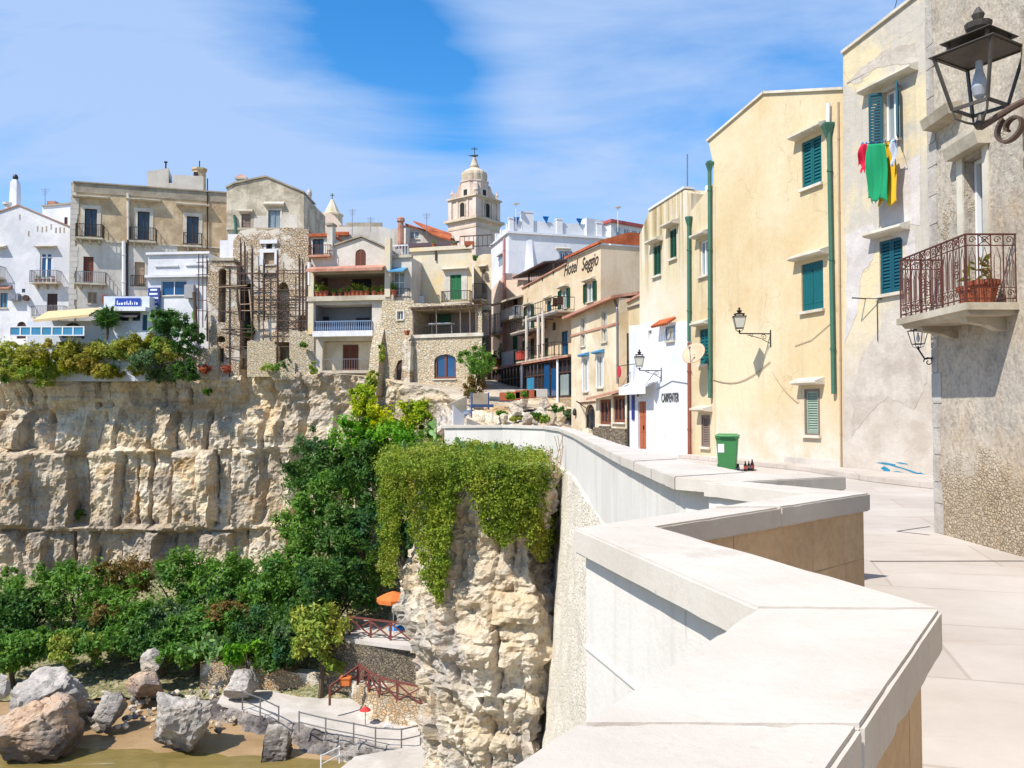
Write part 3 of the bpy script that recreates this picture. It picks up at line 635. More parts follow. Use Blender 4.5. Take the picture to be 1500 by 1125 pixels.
def parapet():
    t = NT('coping_stone')
    col = t.mix(t.ramp(t.noise(t.map((1.6, 1.6, 1.6)), 1, 6, .65), .34, .7), C(226, 218, 207, .75), C(213, 202, 189, .73))
    s1 = t.ramp(t.noise(t.map((1.2, 3.4, 1), rot=(0, 0, .5)), 1, 7, .7, .5), .58, .74); col = t.mix(t.math('MULTIPLY', s1, .4), col, C(188, 168, 150))
    s2 = t.ramp(t.noise(t.map((.7, .7, .7), loc=(4, 4, 4)), 1, 9, .75, .8), .60, .70); col = t.mix(t.math('MULTIPLY', s2, .38), col, C(160, 146, 132))
    lich = t.voro(t.map(), 7); lc = t.ramp(lich.outputs['Distance'], .02, .10, (1, 1, 1, 1), (0, 0, 0, 1)); lk = t.ramp(t.noise(t.map(loc=(6, 6, 6)), 1.2, 4), .56, .64); col = t.mix(t.math('MULTIPLY', t.math('MULTIPLY', lc, lk), .45), col, C(130, 122, 108))
    sp = t.ramp(t.noise(t.map(), 30, 4, .7), .62, .72); col = t.mix(t.math('MULTIPLY', sp, .3), col, C(178, 164, 154))
    mc = t.fin(col, .8, t.bump(t.noise(t.map(), 22, 7, .72), .35, .01), spec=.25)
    t = NT('parapet_ashlar')
    geo = t.pos
    sep = t.n('ShaderNodeSeparateXYZ'); t.L(geo, sep.inputs[0])
    hx = t.math('ADD', t.math('MULTIPLY', sep.outputs[0], .75), t.math('MULTIPLY', sep.outputs[1], .75))
    cb = t.n('ShaderNodeCombineXYZ'); t.L(hx, cb.inputs[0]); t.L(sep.outputs[2], cb.inputs[1])
    br = t.n('ShaderNodeTexBrick'); t.L(t.map((1, 1, 1), cb.outputs[0], loc=(0, .16, 0)), br.inputs['Vector']); br.inputs['Scale'].default_value = 1.0; br.inputs['Brick Width'].default_value = 1.05; br.inputs['Row Height'].default_value = .36
    br.inputs['Mortar Size'].default_value = .006; br.inputs['Mortar Smooth'].default_value = .3
    br.inputs['Color1'].default_value = C(226, 198, 160, .82); br.inputs['Color2'].default_value = C(214, 182, 144, .82); br.inputs['Mortar'].default_value = C(150, 132, 110, .7)
    col = t.mix(t.ramp(t.noise(t.map((1, 1, 1)), 2.2, 7, .66), .36, .68), br.outputs[0], C(204, 174, 140))
    st = t.ramp(t.noise(t.map((7, 7, .5)), 1, 6, .65), .54, .72); col = t.mix(t.math('MULTIPLY', st, .4), col, C(214, 162, 90))
    fine = t.noise(t.map(), 18, 6, .7); col = t.mix(t.math('MULTIPLY', t.ramp(fine, .4, .7), .25), col, C(140, 122, 100))
    nb = t.bump(br.outputs['Fac'], -.5, .01); mi = t.fin(col, .9, t.bump(fine, .35, .012, nb), spec=.15)
    t = NT('sea_wall_render')
    col = t.mix(t.ramp(t.noise(t.map((.8, .8, .5)), 1, 6, .65), .35, .68), C(228, 223, 216, .86), C(212, 206, 198, .84))
    st = t.ramp(t.noise(t.map((7, 7, .22)), 1, 6, .66), .52, .74); col = t.mix(t.math('MULTIPLY', st, .4), col, C(176, 170, 162))
    dr = t.ramp(t.noise(t.map((12, 12, .8), loc=(3, 3, 3)), 1, 4, .6), .66, .74); col = t.mix(t.math('MULTIPLY', dr, .4), col, C(120, 112, 104))
    fine = t.noise(t.map(), 14, 7, .7)
    mo = t.fin(col, .92, t.bump(fine, .3, .02), spec=.1)
    root = thing('parapet_wall', 'pale stone parapet zigzagging along the terrace with flat white coping', 'parapet', (OUT[2].x*.5+INN[2].x*.5, OUT[2].y, 0))
    # coping slabs: pairs of outer/inner corners, split into stones with fine joints
    def lerp2(i, f): return OUT[i].lerp(OUT[i+1], f), INN[i].lerp(INN[i+1], f)
    mb = MB()
    for i in range(len(OUT)-1):
        L = ((OUT[i+1]+INN[i+1])/2-(OUT[i]+INN[i])/2).length
        n = max(1, round(L/1.25)) if i < 9 else max(1, round(L/2.5))
        for k in range(n):
            g = .0045/max(L, .01); f0 = k/n+(g if k else 0); f1 = (k+1)/n-(g if k < n-1 else 0)
            o0, i0 = lerp2(i, f0); o1, i1 = lerp2(i, f1); h = Vector((0, 0, .135))
            dz = Vector((0, 0, random.Random(i*9+k).uniform(-.006, .002)))
            q = [o0-h, i0-h, i1-h, o1-h, o0+dz, i0+dz, i1+dz, o1+dz]
            if (q[1]-q[0]).cross(q[3]-q[0]).z < 0: q = [q[1], q[0], q[3], q[2], q[5], q[4], q[7], q[6]]
            mb.hexa(q)
    cop = mb.build('coping', mc, root)
    # worn, slightly chipped arrises on the nearest stones
    bm = bmesh.new(); bm.from_mesh(cop.data); bmesh.ops.bevel(bm, geom=[e for e in bm.edges if e.calc_length() > .03], offset=.010, segments=2, affect='EDGES', clamp_overlap=True)
    near = [e for e in bm.edges if e.calc_length() > .25 and (e.verts[0].co+e.verts[1].co).length/2 < 60]
    bmesh.ops.subdivide_edges(bm, edges=near, cuts=14, use_grid_fill=True); org = ORG[cop.name]
    for v in bm.verts:
        w = v.co+org; k = fbm(w.x*7, w.y*7, w.z*9, 4); c = max(0, fbm(w.x*16, w.y*16, w.z*16, 3)-.28)
        v.co += v.normal*(.0025*k-.010*c*(1 if abs(v.normal.z) < .97 else .1))
    bm.to_mesh(cop.data); bm.free()
    for f_ in cop.data.polygons: f_.use_smooth = False
    # wall body under the coping, set back on both faces; the sea face runs down to the rocks
    def inset(f): return [o.lerp(i, f) for o, i in zip(OUT, INN)]
    wo, wi = inset(.15), inset(.88)
    m1 = MB(); m2 = MB()
    for i in range(len(OUT)-1):
        a, b = wi[i], wi[i+1]; m1.add([(a.x, a.y, -.02), (b.x, b.y, -.02), (b.x, b.y, ZC-.137+b.z-ZC), (a.x, a.y, a.z-.137)], [(0, 1, 2, 3)])
        a, b = wo[i], wo[i+1]
        zb0, zb1 = (-15 if i < 5 else -.4 if i < 12 else -.9), (-15 if i < 5 else -.4 if i < 12 else -.9)
        m2.add([(a.x, a.y, zb0), (b.x, b.y, zb1), (b.x, b.y, b.z-.137), (a.x, a.y, a.z-.137)], [(0, 1, 2, 3)])
    a, b = wo[-1], wi[-1]; m2.add([(a.x, a.y, -2), (b.x, b.y, -2), (b.x, b.y, b.z-.137), (a.x, a.y, a.z-.137)], [(0, 1, 2, 3)])
    m1.build('inner_face', mi, root); m2.build('outer_face', mo, root)
    # horizontal day joints and drip line in the nearest sea face
    q = MB()
    for z, tk in ((.42, .014), (-.35, .012), (-1.2, .012), (-2.1, .012)):
        a, b = wo[1], wo[2]; t_ = (b-a).normalized(); n_ = Vector((t_.y, -t_.x, 0)); n_ = n_ if n_.x < 0 else -n_
        q.hexa([Vector((a.x, a.y, z))+n_*.012, Vector((b.x, b.y, z))+n_*.012, Vector((b.x, b.y, z))-n_*.05, Vector((a.x, a.y, z))-n_*.05]+[Vector((p.x, p.y, z+tk))+n_*s for p, s in ((a, .012), (b, .012), (b, -.05), (a, -.05))])
    q.build('render_joint', simple('pale_joint_mortar', C(232, 228, 220), .9), root)
    # battered rubble retaining wall below the far stretch
    bs = [wo[5]]+[p for p in wo[6:12]]; P = []
    for p in bs:
        d = Vector((-1, -.12, 0)); row = []
        for k in range(26):
            z = -.35-k*.6; o = .06+(k*.6)*.085; row.append(Vector((p.x, p.y, z))+d*o)
        row.insert(0, Vector((p.x+.05, p.y, -.32))); P.append(row)
    # refine along the run
    R = []
    for i in range(len(P)-1):
        n = max(2, int((P[i+1][0]-P[i][0]).length/.6))
        for k in range(n): R.append([a.lerp(b, k/n) for a, b in zip(P[i], P[i+1])])
    R.append(P[-1])
    for row in R:
        for j, v in enumerate(row[1:]):
            v.x -= .10*fbm(v.x*.9+3, v.y*.9, v.z*.9)
    o = gridmesh('retaining_wall', R, rubble('pale_battered_rubble', C(242, 234, 220, .86), C(230, 220, 202, .86), C(238, 226, 206, .86), C(226, 216, 198, .82), 6.5, 1.3, .5, gap=.04))
    tag(o, 'pale battered rubble retaining wall below the curving parapet', 'retaining wall')
parapet()

ROCK = rockmat('limestone_cliff', C(252, 240, 218, .88), C(240, 214, 172, .85), C(186, 172, 156), C(226, 172, 92), 1.0, 1.0, .6)
ROCK2 = rockmat('pale_limestone', C(252, 242, 224, .84), C(238, 216, 180, .82), C(196, 190, 184), C(226, 176, 112), 1.5, 1.0, .45)
def tidal(m, z0=-14.75, z1=-13.9):
    """dark algae band left by the sea on the foot of a rock"""
    nt = m.node_tree; b = nt.nodes['Principled BSDF']; src = b.inputs['Base Color'].links[0].from_socket; n = nt.nodes.new
    g = n('ShaderNodeNewGeometry'); sp = n('ShaderNodeSeparateXYZ'); nt.links.new(g.outputs['Position'], sp.inputs[0]); nz = n('ShaderNodeTexNoise'); nz.inputs['Scale'].default_value = 1.6; nz.inputs['Detail'].default_value = 7; nt.links.new(g.outputs['Position'], nz.inputs['Vector'])
    a = n('ShaderNodeMath'); a.operation = 'MULTIPLY_ADD'; nt.links.new(nz.outputs['Fac'], a.inputs[0]); a.inputs[1].default_value = 1.6; nt.links.new(sp.outputs[2], a.inputs[2])
    mr = n('ShaderNodeMapRange'); nt.links.new(a.outputs[0], mr.inputs[0]); mr.inputs[1].default_value = z0+.8; mr.inputs[2].default_value = z1+.8; mr.inputs[3].default_value = .8; mr.inputs[4].default_value = 0
    mx = n('ShaderNodeMix'); mx.data_type = 'RGBA'; nt.links.new(mr.outputs[0], mx.inputs[0]); nt.links.new(src, mx.inputs[6]); mx.inputs[7].default_value = C(86, 78, 74); nt.links.new(mx.outputs[2], b.inputs['Base Color']); return m
BOULDER = tidal(rockmat('grey_sea_boulder', C(222, 214, 204), C(188, 180, 170), C(140, 136, 134), C(206, 170, 134), 1.6, .8, .3))

def polyline(path, step):
    """resample [(x,y)...] in plan; returns points, outward normals (towards the camera side), arclength"""
    pts = [Vector((x, y, 0)) for x, y in path]; out = []; s = 0
    for a, b in zip(pts, pts[1:]):
        n = max(1, int((b-a).length/step))
        for k in range(n): out.append((a.lerp(b, k/n), s+(b-a).length*k/n))
        s += (b-a).length
    out.append((pts[-1], s)); P = [p for p, _ in out]; N = []
    for i in range(len(P)):
        t = (P[min(i+4, len(P)-1)]-P[max(i-4, 0)]); t = Vector((t.x, t.y, 0)).normalized(); N.append(Vector((t.y, -t.x, 0)))
    return P, N, [s for _, s in out]
def hsh(*a):
    x = math.sin(sum(v*(12.9898+7.13*i) for i, v in enumerate(a)))*43758.5453; return x-math.floor(x)

def cliff():
    path = [PD(px, 605, d) for px, d in ((-220, 66.5), (-60, 66.5), (60, 66), (150, 66.3), (235, 65.6), (300, 65.2), (380, 65), (440, 64), (500, 62.5), (560, 60), (610, 57), (650, 54), (700, 50), (740, 48))]
    P, N, S = polyline([(p.x, p.y) for p in path], .17)
    tops = [(-220, 6.5), (100, 6.6), (270, 6.4), (320, 5.3), (400, 4.9), (470, 4.8), (560, 4.2), (620, 3.4), (700, 2.2), (760, 1.6)]
    def top(p):
        px = 750+1200*p.x/p.y
        for (a, za), (b, zb) in zip(tops, tops[1:]):
            if a <= px <= b: return za+(zb-za)*(px-a)/(b-a)
        return tops[0][1] if px < -220 else tops[-1][1]
    bands = [(6.6, -.1), (5.4, .1), (4.8, -.1), (4.2, .2), (3.4, -.25), (2.4, -.6), (1.4, -.4), (.7, .1), (-.2, .3), (-1.0, .25), (-1.4, .5), (-2.0, .35), (-7.0, .35), (-7.35, .55), (-7.7, -.05), (-8.2, .05), (-12, .15), (-16, .3)]
    def band(z):
        if z >= bands[0][0]: return bands[0][1]
        for (a, oa), (b, ob) in zip(bands, bands[1:]):
            if b <= z <= a: f = (a-z)/(a-b); f = f*f*(3-2*f); return oa+(ob-oa)*f
        return .3
    def joints(s, z, wd, seed):   # vertical joint blocks
        s = s+.35*fbm(s*.3, z*.2, seed); k = 0; x = s/wd+.33*math.sin(s/wd*1.7+seed); i = math.floor(x); f = x-i
        a, b = hsh(i, seed), hsh(i+1, seed); e = max(0, min(1, (f-.84)/.16)); e = e*e*(3-2*e); notch = max(0, 1-abs(f-.90)/.11)
        return a+(b-a)*e-.75*notch*hsh(i, seed+5)
    G = []; zb = -14.5
    for p, n, s in zip(P, N, S):
        zt = top(p); row = []; rough = min(1, max(.25, (430-(750+1200*p.x/p.y))/200+.6))
        zs = [zb+(zt-zb)*k/112 for k in range(113)]
        for z in zs:
            zz = z+.35*fbm(s*.12, z*.15, 3)+.25*math.sin(s*.1)
            o = band(zz)*rough
            if -7.3 < zz < -1.2: o += (joints(s, z, 1.7, 1)-.45)*2.3*min(1, (-1.2-zz)/.5)*min(1, (zz+7.3)/.3)
            elif zz <= -7.7: o += (joints(s+1, z, 1.5, 7)-.45)*1.7
            elif zz > -1.2 and zz < 2.2: o += (joints(s, z, 1.9, 13)-.5)*1.5*min(1, (2.2-zz)/.5)
            elif zz >= 2.2: o += (joints(s, z, 1.7, 17)-.5)*1.1*min(1, (zz-2.2)/.4)+.05*math.sin(zz*9+2*fbm(s*.2, z, 5))
            q = p+n*o
            o2 = .55*fbm(q.x*.4, q.y*.4, z*.22, 6)+.26*fbm(q.x*1.5, q.y*1.5, z*1.0, 5)+.10*fbm(q.x*4, q.y*4, z*3.2, 4)
            q = p+n*(o+o2); row.append((q.x, q.y, z))
        for b in (.5, 3, 12, 60): q = p-n*b; row.append((q.x, max(q.y, p.y+b*.6), zt+.02*b))
        G.append(row)
    structure(gridmesh('cliff', G, ROCK))
cliff()

def pillar():
    path = [PD(px, 605, d) for px, d in ((616, 42), (608, 37), (604, 34), (610, 31.2), (630, 29.3), (660, 28.2), (700, 27.6), (740, 27.2), (782, 27.2), (808, 28.2), (824, 30), (836, 34))]
    P, N, S = polyline([(p.x, p.y) for p in path], .10)
    G = []; zt, zb = -.42, -15
    for p, n, s in zip(P, N, S):
        row = []
        for k in range(150):
            z = zb+(zt-zb)*k/149
            o = -.25+.36*fbm(p.x*.5+9, p.y*.5, z*.28, 6)+.30*fbm(p.x*1.2, p.y*1.2, z*1.5, 5)+.12*fbm(p.x*3.4, p.y*3.4, z*4.2, 4)
            lz = z+.3*fbm(p.x*.4, p.y*.4, z*.3); c = math.floor(lz/.85); f = lz/.85-c
            o += (hsh(c, 3)-.5)*.20-.12*max(0, 1-abs(f-.06)/.07)
            bx = s/.9+hsh(math.floor(lz/2.6), 1)*3+.25*fbm(s*.5, z*.6, 2); bi = math.floor(bx); bf = bx-bi
            o += (hsh(bi, math.floor(lz/2.6))-.5)*.55-.22*max(0, 1-abs(bf-.05)/.08)
            o += -.45*max(0, min(1, (-6.5-z)/4))+.5*math.exp(-((z+6.0)/1.2)**2)-.3*math.exp(-((z+3.0)/.6)**2)*(1 if S[-1]*.25 < s < S[-1]*.8 else .3)
            q = p+n*o; row.append((q.x, q.y, z))
        c = Vector((PD(705, 605, 34).x, 34, 0))
        for f, dz in ((.12, .10), (.4, .22), (.8, .3), (1, .3)): q = Vector(row[149]).lerp(Vector((c.x, c.y, zt)), f); row.append((q.x, q.y, zt+dz))
        G.append(row)
    structure(gridmesh('rock_outcrop', G, ROCK2)); return P, N, S
PP, PN, PS = pillar()

def beach_and_sea():
    t = NT('wet_sand'); f = t.noise(t.map((.25, .6, 1)), 1, 7, .65, .4)
    col = t.mix(t.ramp(f, .35, .65), C(184, 154, 116), C(150, 122, 86)); g = t.noise(t.map(), 9, 6, .7); col = t.mix(t.math('MULTIPLY', t.ramp(g, .45, .75), .35), col, C(128, 94, 58))
    sep = t.n('ShaderNodeSeparateXYZ'); t.L(t.pos, sep.inputs[0]); mr = t.n('ShaderNodeMapRange'); t.L(t.math('ADD', sep.outputs[1], t.math('MULTIPLY', f, 3)), mr.inputs[0]); mr.inputs[1].default_value = 44; mr.inputs[2].default_value = 47; mr.inputs[3].default_value = .35; mr.inputs[4].default_value = .9
    m = t.fin(col, mr.outputs[0], t.bump(g, .3, .03), spec=.35)
    G = []
    for i in range(90):
        x = -46+i*.62; row = []
        for j in range(60):
            y = 20+j*.55; z = -15+(y-41.6+.10*(x+24))*.10+.05*fbm(x*.5, y*.5, 0)
            row.append((x, y, min(z, -14.0)))
        G.append(row)
    structure(gridmesh('beach_sand', G, m, True))
    t = NT('shallow_sea'); w1 = t.noise(t.map((.5, 1.5, 1)), 1, 5, .6, .6)
    col = t.mix(t.ramp(w1, .35, .7), C(150, 130, 78, .75), C(126, 112, 64, .75)); fo = t.ramp(t.noise(t.map((.22, 1.7, 1), loc=(2, 5, 0)), 1, 6, .62, .8), .68, .74)
    sep = t.n('ShaderNodeSeparateXYZ'); t.L(t.pos, sep.inputs[0]); mr = t.n('ShaderNodeMapRange'); t.L(sep.outputs[1], mr.inputs[0]); mr.inputs[1].default_value = 38.5; mr.inputs[2].default_value = 40.2
    col = t.mix(t.math('MULTIPLY', t.math('MULTIPLY', fo, mr.outputs[0]), .8), col, C(236, 232, 220))
    m = t.fin(col, .16, t.bump(t.noise(t.map((1.2, 3.2, 1)), 1, 5, .6), .25, .10), spec=.4)
    structure(MB().add([(-500, -500, -15), (60, -500, -15), (60, 43, -15), (-500, 43, -15)], [(0, 1, 2, 3)]).build('sea_water', m))
    g = NT('far_ground'); m = g.fin(g.mix(g.noise(g.map((.05, .05, .05)), 1, 4), C(150, 150, 110), C(120, 130, 90)), .95)
    structure(MB().add([(-3000, -3000, -17), (3000, -3000, -17), (3000, 4000, -17), (-3000, 4000, -17)], [(0, 1, 2, 3)]).build('ground', m))
    # wooded slope between beach and cliff
    t = NT('stony_soil'); f = t.noise(t.map((.5, .5, .5)), 1, 7, .66); col = t.mix(t.ramp(f, .36, .64), C(120, 118, 72), C(84, 94, 50)); g = t.noise(t.map(), 5, 6, .7)
    col = t.mix(t.math('MULTIPLY', t.ramp(g, .42, .62), .75), col, C(202, 186, 158)); m = t.fin(col, .95, t.bump(g, .7, .12), spec=.1)
    G = []
    for i in range(120):
        px = -200+i*7.6; row = []
        for j in range(46):
            f = j/45; d0 = 46.5 if px < 300 else 46.5-1.5*min(1, (px-300)/150); d = d0+(66-d0)*f
            hi = -11.3+10.6*max(0, min(1, (px-380)/180)); z = -14.35+(hi+14.35)*f**.85
            x = (px-750)/1200*d; z += .25*fbm(x*.4, d*.4, 1)+.12*fbm(x*1.5, d*1.5, 2)
            row.append((x, d, z))
        G.append(row)
    structure(gridmesh('hillside', G, m))
beach_and_sea()

def boulder(px0, py0, px1, py1, d, seed, label, mat=None, squash=(1, 1, 1), tilt=0, group=None, name='boulder'):
    c = PD((px0+px1)/2, (py0+py1)/2+(py1-py0)*.22, d); w = (px1-px0)/2*d/FPX; h = (py1-py0)*.72*d/FPX
    bm = bmesh.new(); bmesh.ops.create_icosphere(bm, subdivisions=5, radius=1); rn = random.Random(seed)
    planes = [(Vector((rn.gauss(0, 1), rn.gauss(0, 1), rn.gauss(0, .8))).normalized(), rn.uniform(.45, .9)) for _ in range(12)]
    for v in bm.verts:
        p = v.co.copy()
        for n, k in planes:
            e = p.dot(n)-k
            if e > 0: p -= n*e*.94
        p = Vector((p.x*w*1.06, p.y*w*.85, p.z*h*1.02)); q = p+Vector((seed*7.1, 0, 0))
        p += p.normalized()*(.16*fbm(q.x*.6, q.y*.6, q.z*.6, 4)+0.06*fbm(q.x*2.0, q.y*2.4, q.z*3.6, 5)-.06*max(0, .12-abs(fbm(q.x*.9+5, q.y*.9, q.z*1.2, 3)))*8)*min(w, h)
        a = tilt; v.co = Vector((p.x*math.cos(a)-p.z*math.sin(a), p.y, p.x*math.sin(a)+p.z*math.cos(a)))
    me = bpy.data.meshes.new(name); bm.to_mesh(me); bm.free(); o = bpy.data.objects.new(name, me); COL.objects.link(o); o.location = c; me.materials.append(mat or BOULDER)
    return tag(o, label, 'boulder', group)

# ------------------------------------------------------------------ houses along the right of the terrace
FY = Fac((7.14, 29.0), (9.28, 23.0)); FR2 = Fac((9.28, 23.03), (11.5, 16.8)).off(.03); FW2 = Fac((5.13, 36.0), (6.65, 30.7)); FY2 = Fac((6.65, 30.7), (7.14, 29.0))
FR1 = Fac((5.86, 11.4), (5.86, 6.6))

def lettering(h, s, x, y, size, mat, f=None, shear=0, sx=1, ext=.02, o=.02, name='lettering', rise=0, x1=None):
    f = f or h.f; cu = bpy.data.curves.new('lettering', 'FONT'); cu.body = s; cu.size = size; cu.shear = shear; cu.extrude = ext/2; cu.offset = .006*size
    ob = bpy.data.objects.new('tmp', cu); COL.objects.link(ob); bpy.context.view_layer.update()
    me = bpy.data.meshes.new_from_object(ob.evaluated_get(bpy.context.evaluated_depsgraph_get())); bpy.data.objects.remove(ob)
    u, v = f.hit(x, y)
    if x1: sx = (f.hit(x1, y)[0]-u)/max(q.co.x for q in me.vertices)
    mb = MB(); mb.v = [tuple(f.pt(u+q.co.x*sx, v+q.co.y+rise*q.co.x, o+q.co.z)) for q in me.vertices]; mb.f = [tuple(p.vertices) for p in me.polygons]; bpy.data.meshes.remove(me)
    if h is None: return mb
    return h.part(mb, name, mat)

def lantern_body(mb_frame, mb_glass, mb_bulb, c, s, rot=0):
    """four-sided street lantern; c = bottom node, s = full width at the top"""
    c = Vector(c); H = .72*s
    def ring(r, z): return [c+Vector((r*math.cos(rot+math.pi/2*k), r*math.sin(rot+math.pi/2*k), z)) for k in range(4)]
    z0 = .22*s; b = ring(.33*s, z0); t = ring(.54*s, z0+H)
    for k in range(4):
        mb_frame.bar(b[k], t[k], .026*s, .05*s); mb_frame.bar(b[k], b[(k+1) % 4], .025*s, .045*s); mb_frame.bar(t[k], t[(k+1) % 4], .03*s)
        m = (b[k]-c); mb_frame.tube([b[k], c+Vector((m.x*.9, m.y*.9, z0*.45)), c+Vector((m.x*.45, m.y*.45, z0*.12)), c+Vector((m.x*.12, m.y*.12, 0))], .016*s, 5)
        if mb_glass is not None: mb_glass.add([b[k], b[(k+1) % 4], t[(k+1) % 4], t[k]], [(0, 1, 2, 3)])
    mb_frame.lathe(c, [(.61*s, z0+H), (.61*s, z0+H+.012*s), (.40*s, z0+H+.065*s), (.38*s, z0+H+.065*s)], 4, rot)
    mb_frame.lathe(c, [(.47*s, z0+H+.17*s), (.47*s, z0+H+.182*s), (.15*s, z0+H+.25*s), (.09*s, z0+H+.27*s)], 4, rot)
    mb_frame.lathe(c, [(.09*s, z0+H+.27*s), (.15*s, z0+H+.33*s), (.17*s, z0+H+.40*s), (.05*s, z0+H+.44*s), (.08*s, z0+H+.52*s), (.02*s, z0+H+.62*s)], 12, rot)
    for k in range(4): p = ring(.36*s, z0+H+.06*s)[k]; mb_frame.bar(p, p+Vector((0, 0, .115*s)), .04*s)
    mb_frame.lathe(c, [(.05*s, -.06*s), (.08*s, 0), (.05*s, .06*s), (.03*s, .12*s)], 10)
    mb_bulb.lathe(c, [(.02*s, z0+.1*s), (.07*s, z0+.16*s), (.10*s, z0+.27*s), (.075*s, z0+.40*s), (.045*s, z0+.50*s), (.045*s, z0+.62*s)], 14)

def spiral(mb, c, a, b, r0, turns, r, n=26, grow=-.8, ph=0):
    pts = []
    for i in range(n+1):
        f = i/n; q = r0*(1+grow*f); t = ph+2*math.pi*turns*f; pts.append(Vector(c)+Vector(a)*q*math.cos(t)+Vector(b)*q*math.sin(t))
    mb.tube(pts, r, 5)

def wall_lantern(f, lx, ly, wx, wy, out, s, label, rot=.6, mat='iron'):
    """lantern standing on a scrolled bracket fixed to facade f"""
    base = f.P(wx, wy, 0); u, v = f.hit(wx, wy); tip = f.pt(u, v, out)
    # tip chosen so that the lantern sits over the pixel lx: slide along the wall
    best = min(((abs(750+1200*f.pt(u+d*.02, v, out).x/f.pt(u+d*.02, v, out).y-lx), d) for d in range(-120, 121)))[1]
    tip = f.pt(u+best*.02, v, out)
    r = thing('wall_lantern', label, 'street lamp', base); d = (tip-base).normalized(); up = Vector((0, 0, 1))
    mb = MB(); mb.bar(base-up*.42*s*2, base+up*.12, .045); mb.bar(base, tip, .035); L = (tip-base).length
    mb.tube([base-up*.62*s, base+d*L*.35-up*.28*s, base+d*L*.75-up*.04], .012, 5)
    spiral(mb, base+d*L*.22-up*.11*s*2, d, up, .10*s*2, 1.3, .010); spiral(mb, base+d*L*.62-up*.06*s*2, d, up, .06*s*2, 1.2, .009)
    mb.bar(tip, tip+up*.12*s, .03); mb.build('bracket', MT[mat], r)
    a, g, b = MB(), MB(), MB(); lantern_body(a, g, b, tip+up*.12*s, s, rot)
    a.build('lantern_frame', MT[mat], r); g.build('glass', LGLASS, r); b.build('bulb', MT['whitepaint'], r); return r
def lglass():
    t = NT('milky_lantern_glass'); return t.fin(t.mix(t.noise(t.map(), 5, 3), C(226, 222, 206), C(200, 198, 186)), .25)
LGLASS = lglass()

def yellow_house():
    h = House('yellow_house', 'tall plain yellow rendered house with green drainpipes and a wall lantern', 'house', FY,
              [(1045, 700), (1045, 240), (1037.5, 207), (1120, 136), (1235, 131), (1235, 700)], MT['yellow'], 9, zb=-.3)
    h.win(1174.5, 203, 1203.5, 273, 'closed', 'teal', hood=True, hk=dict(ex=.26), gap=.10)
    h.win(1174, 384, 1206, 455, 'boards', 'teal', hood=True, hk=dict(ex=.26))
    h.win(1179, 570, 1201, 638, 'louvred', 'louvre', fmat='greywood', hood=True, hk=dict(ex=.22, out=.36), gap=.07)
    h.done()
    # coping along the roof edge, pipes, chimney, plinth
    for a, b in (((1037.5, 207), (1120, 136)), ((1120, 136), (1235, 131))):
        A, B = FY.hit(*a), FY.hit(*b); mb = MB(); mb.hexa([FY.pt(A[0]-.03, A[1]-.02, .07), FY.pt(B[0]+.02, B[1]-.02, .07), FY.pt(B[0]+.02, B[1]-.02, -.6), FY.pt(A[0]-.03, A[1]-.02, -.6)] + [FY.pt(A[0]-.03, A[1]+.06, .07), FY.pt(B[0]+.02, B[1]+.06, .07), FY.pt(B[0]+.02, B[1]+.06, -.6), FY.pt(A[0]-.03, A[1]+.06, -.6)])
        h.part(mb, 'roof_coping', MT['lintel'])
    h.pipe([(1043, 236), (1043.5, 583)], .07, 'greenpipe'); h.pipe([(1218, 186), (1225, 577)], .066, 'greenpipe')
    p = FY.P(1217, 184, .11); MB().lathe(p, [(.08, -.34), (.11, -.25), (.2, 0), (.2, .05), (.17, .05)], 4, .8).build('hopper', MT['greenpipe'], h.root)
    h.pipe([(1217, 182), (1217.5, 152)], .06, 'whitepaint', o=.1)
    p = FY.P(1043, 240, .1); MB().lathe(p, [(.08, -.3), (.1, -.2), (.17, 0), (.17, .05)], 4, .8).build('hopper', MT['greenpipe'], h.root)
    h.box('chimney', 1029, 240, 1040, 282, -1.2, -.5, MT['white2'])
    h.box('plinth', 1150, 672, 1233, 691, -.05, .05, MT['concrete'])
    h.pipe([(1229, 150), (1233.5, 690)], .03, 'beigesh', o=.03, name='stained_seam')  # thin tube added to stand for the brownish stained seam between the houses
    # loose cable sagging between the lantern shadowline
    q = MB(); A, B = FY.P(1045, 556, .03), FY.P(1129, 530, .03); q.tube([A.lerp(B, k/10)-Vector((0, 0, .35*math.sin(math.pi*k/10))) for k in range(11)], .014, 4)
    A, B = FY.P(1132, 545, .03), FY.P(1170, 590, .03); q.tube([A.lerp(B, k/8)-Vector((0, 0, .1*math.sin(math.pi*k/8))) for k in range(9)], .012, 4)
    q.tube([FY.P(1165, 507, .02), FY.P(1190, 498, .02), FY.P(1222, 470, .02)], .01, 4); h.part(q, 'cable', MT['beigesh'])
    wall_lantern(FY, 1084, 489, 1129, 489, 1.0, .50, 'black lantern on a scrolled bracket high on the yellow house wall')
yellow_house()

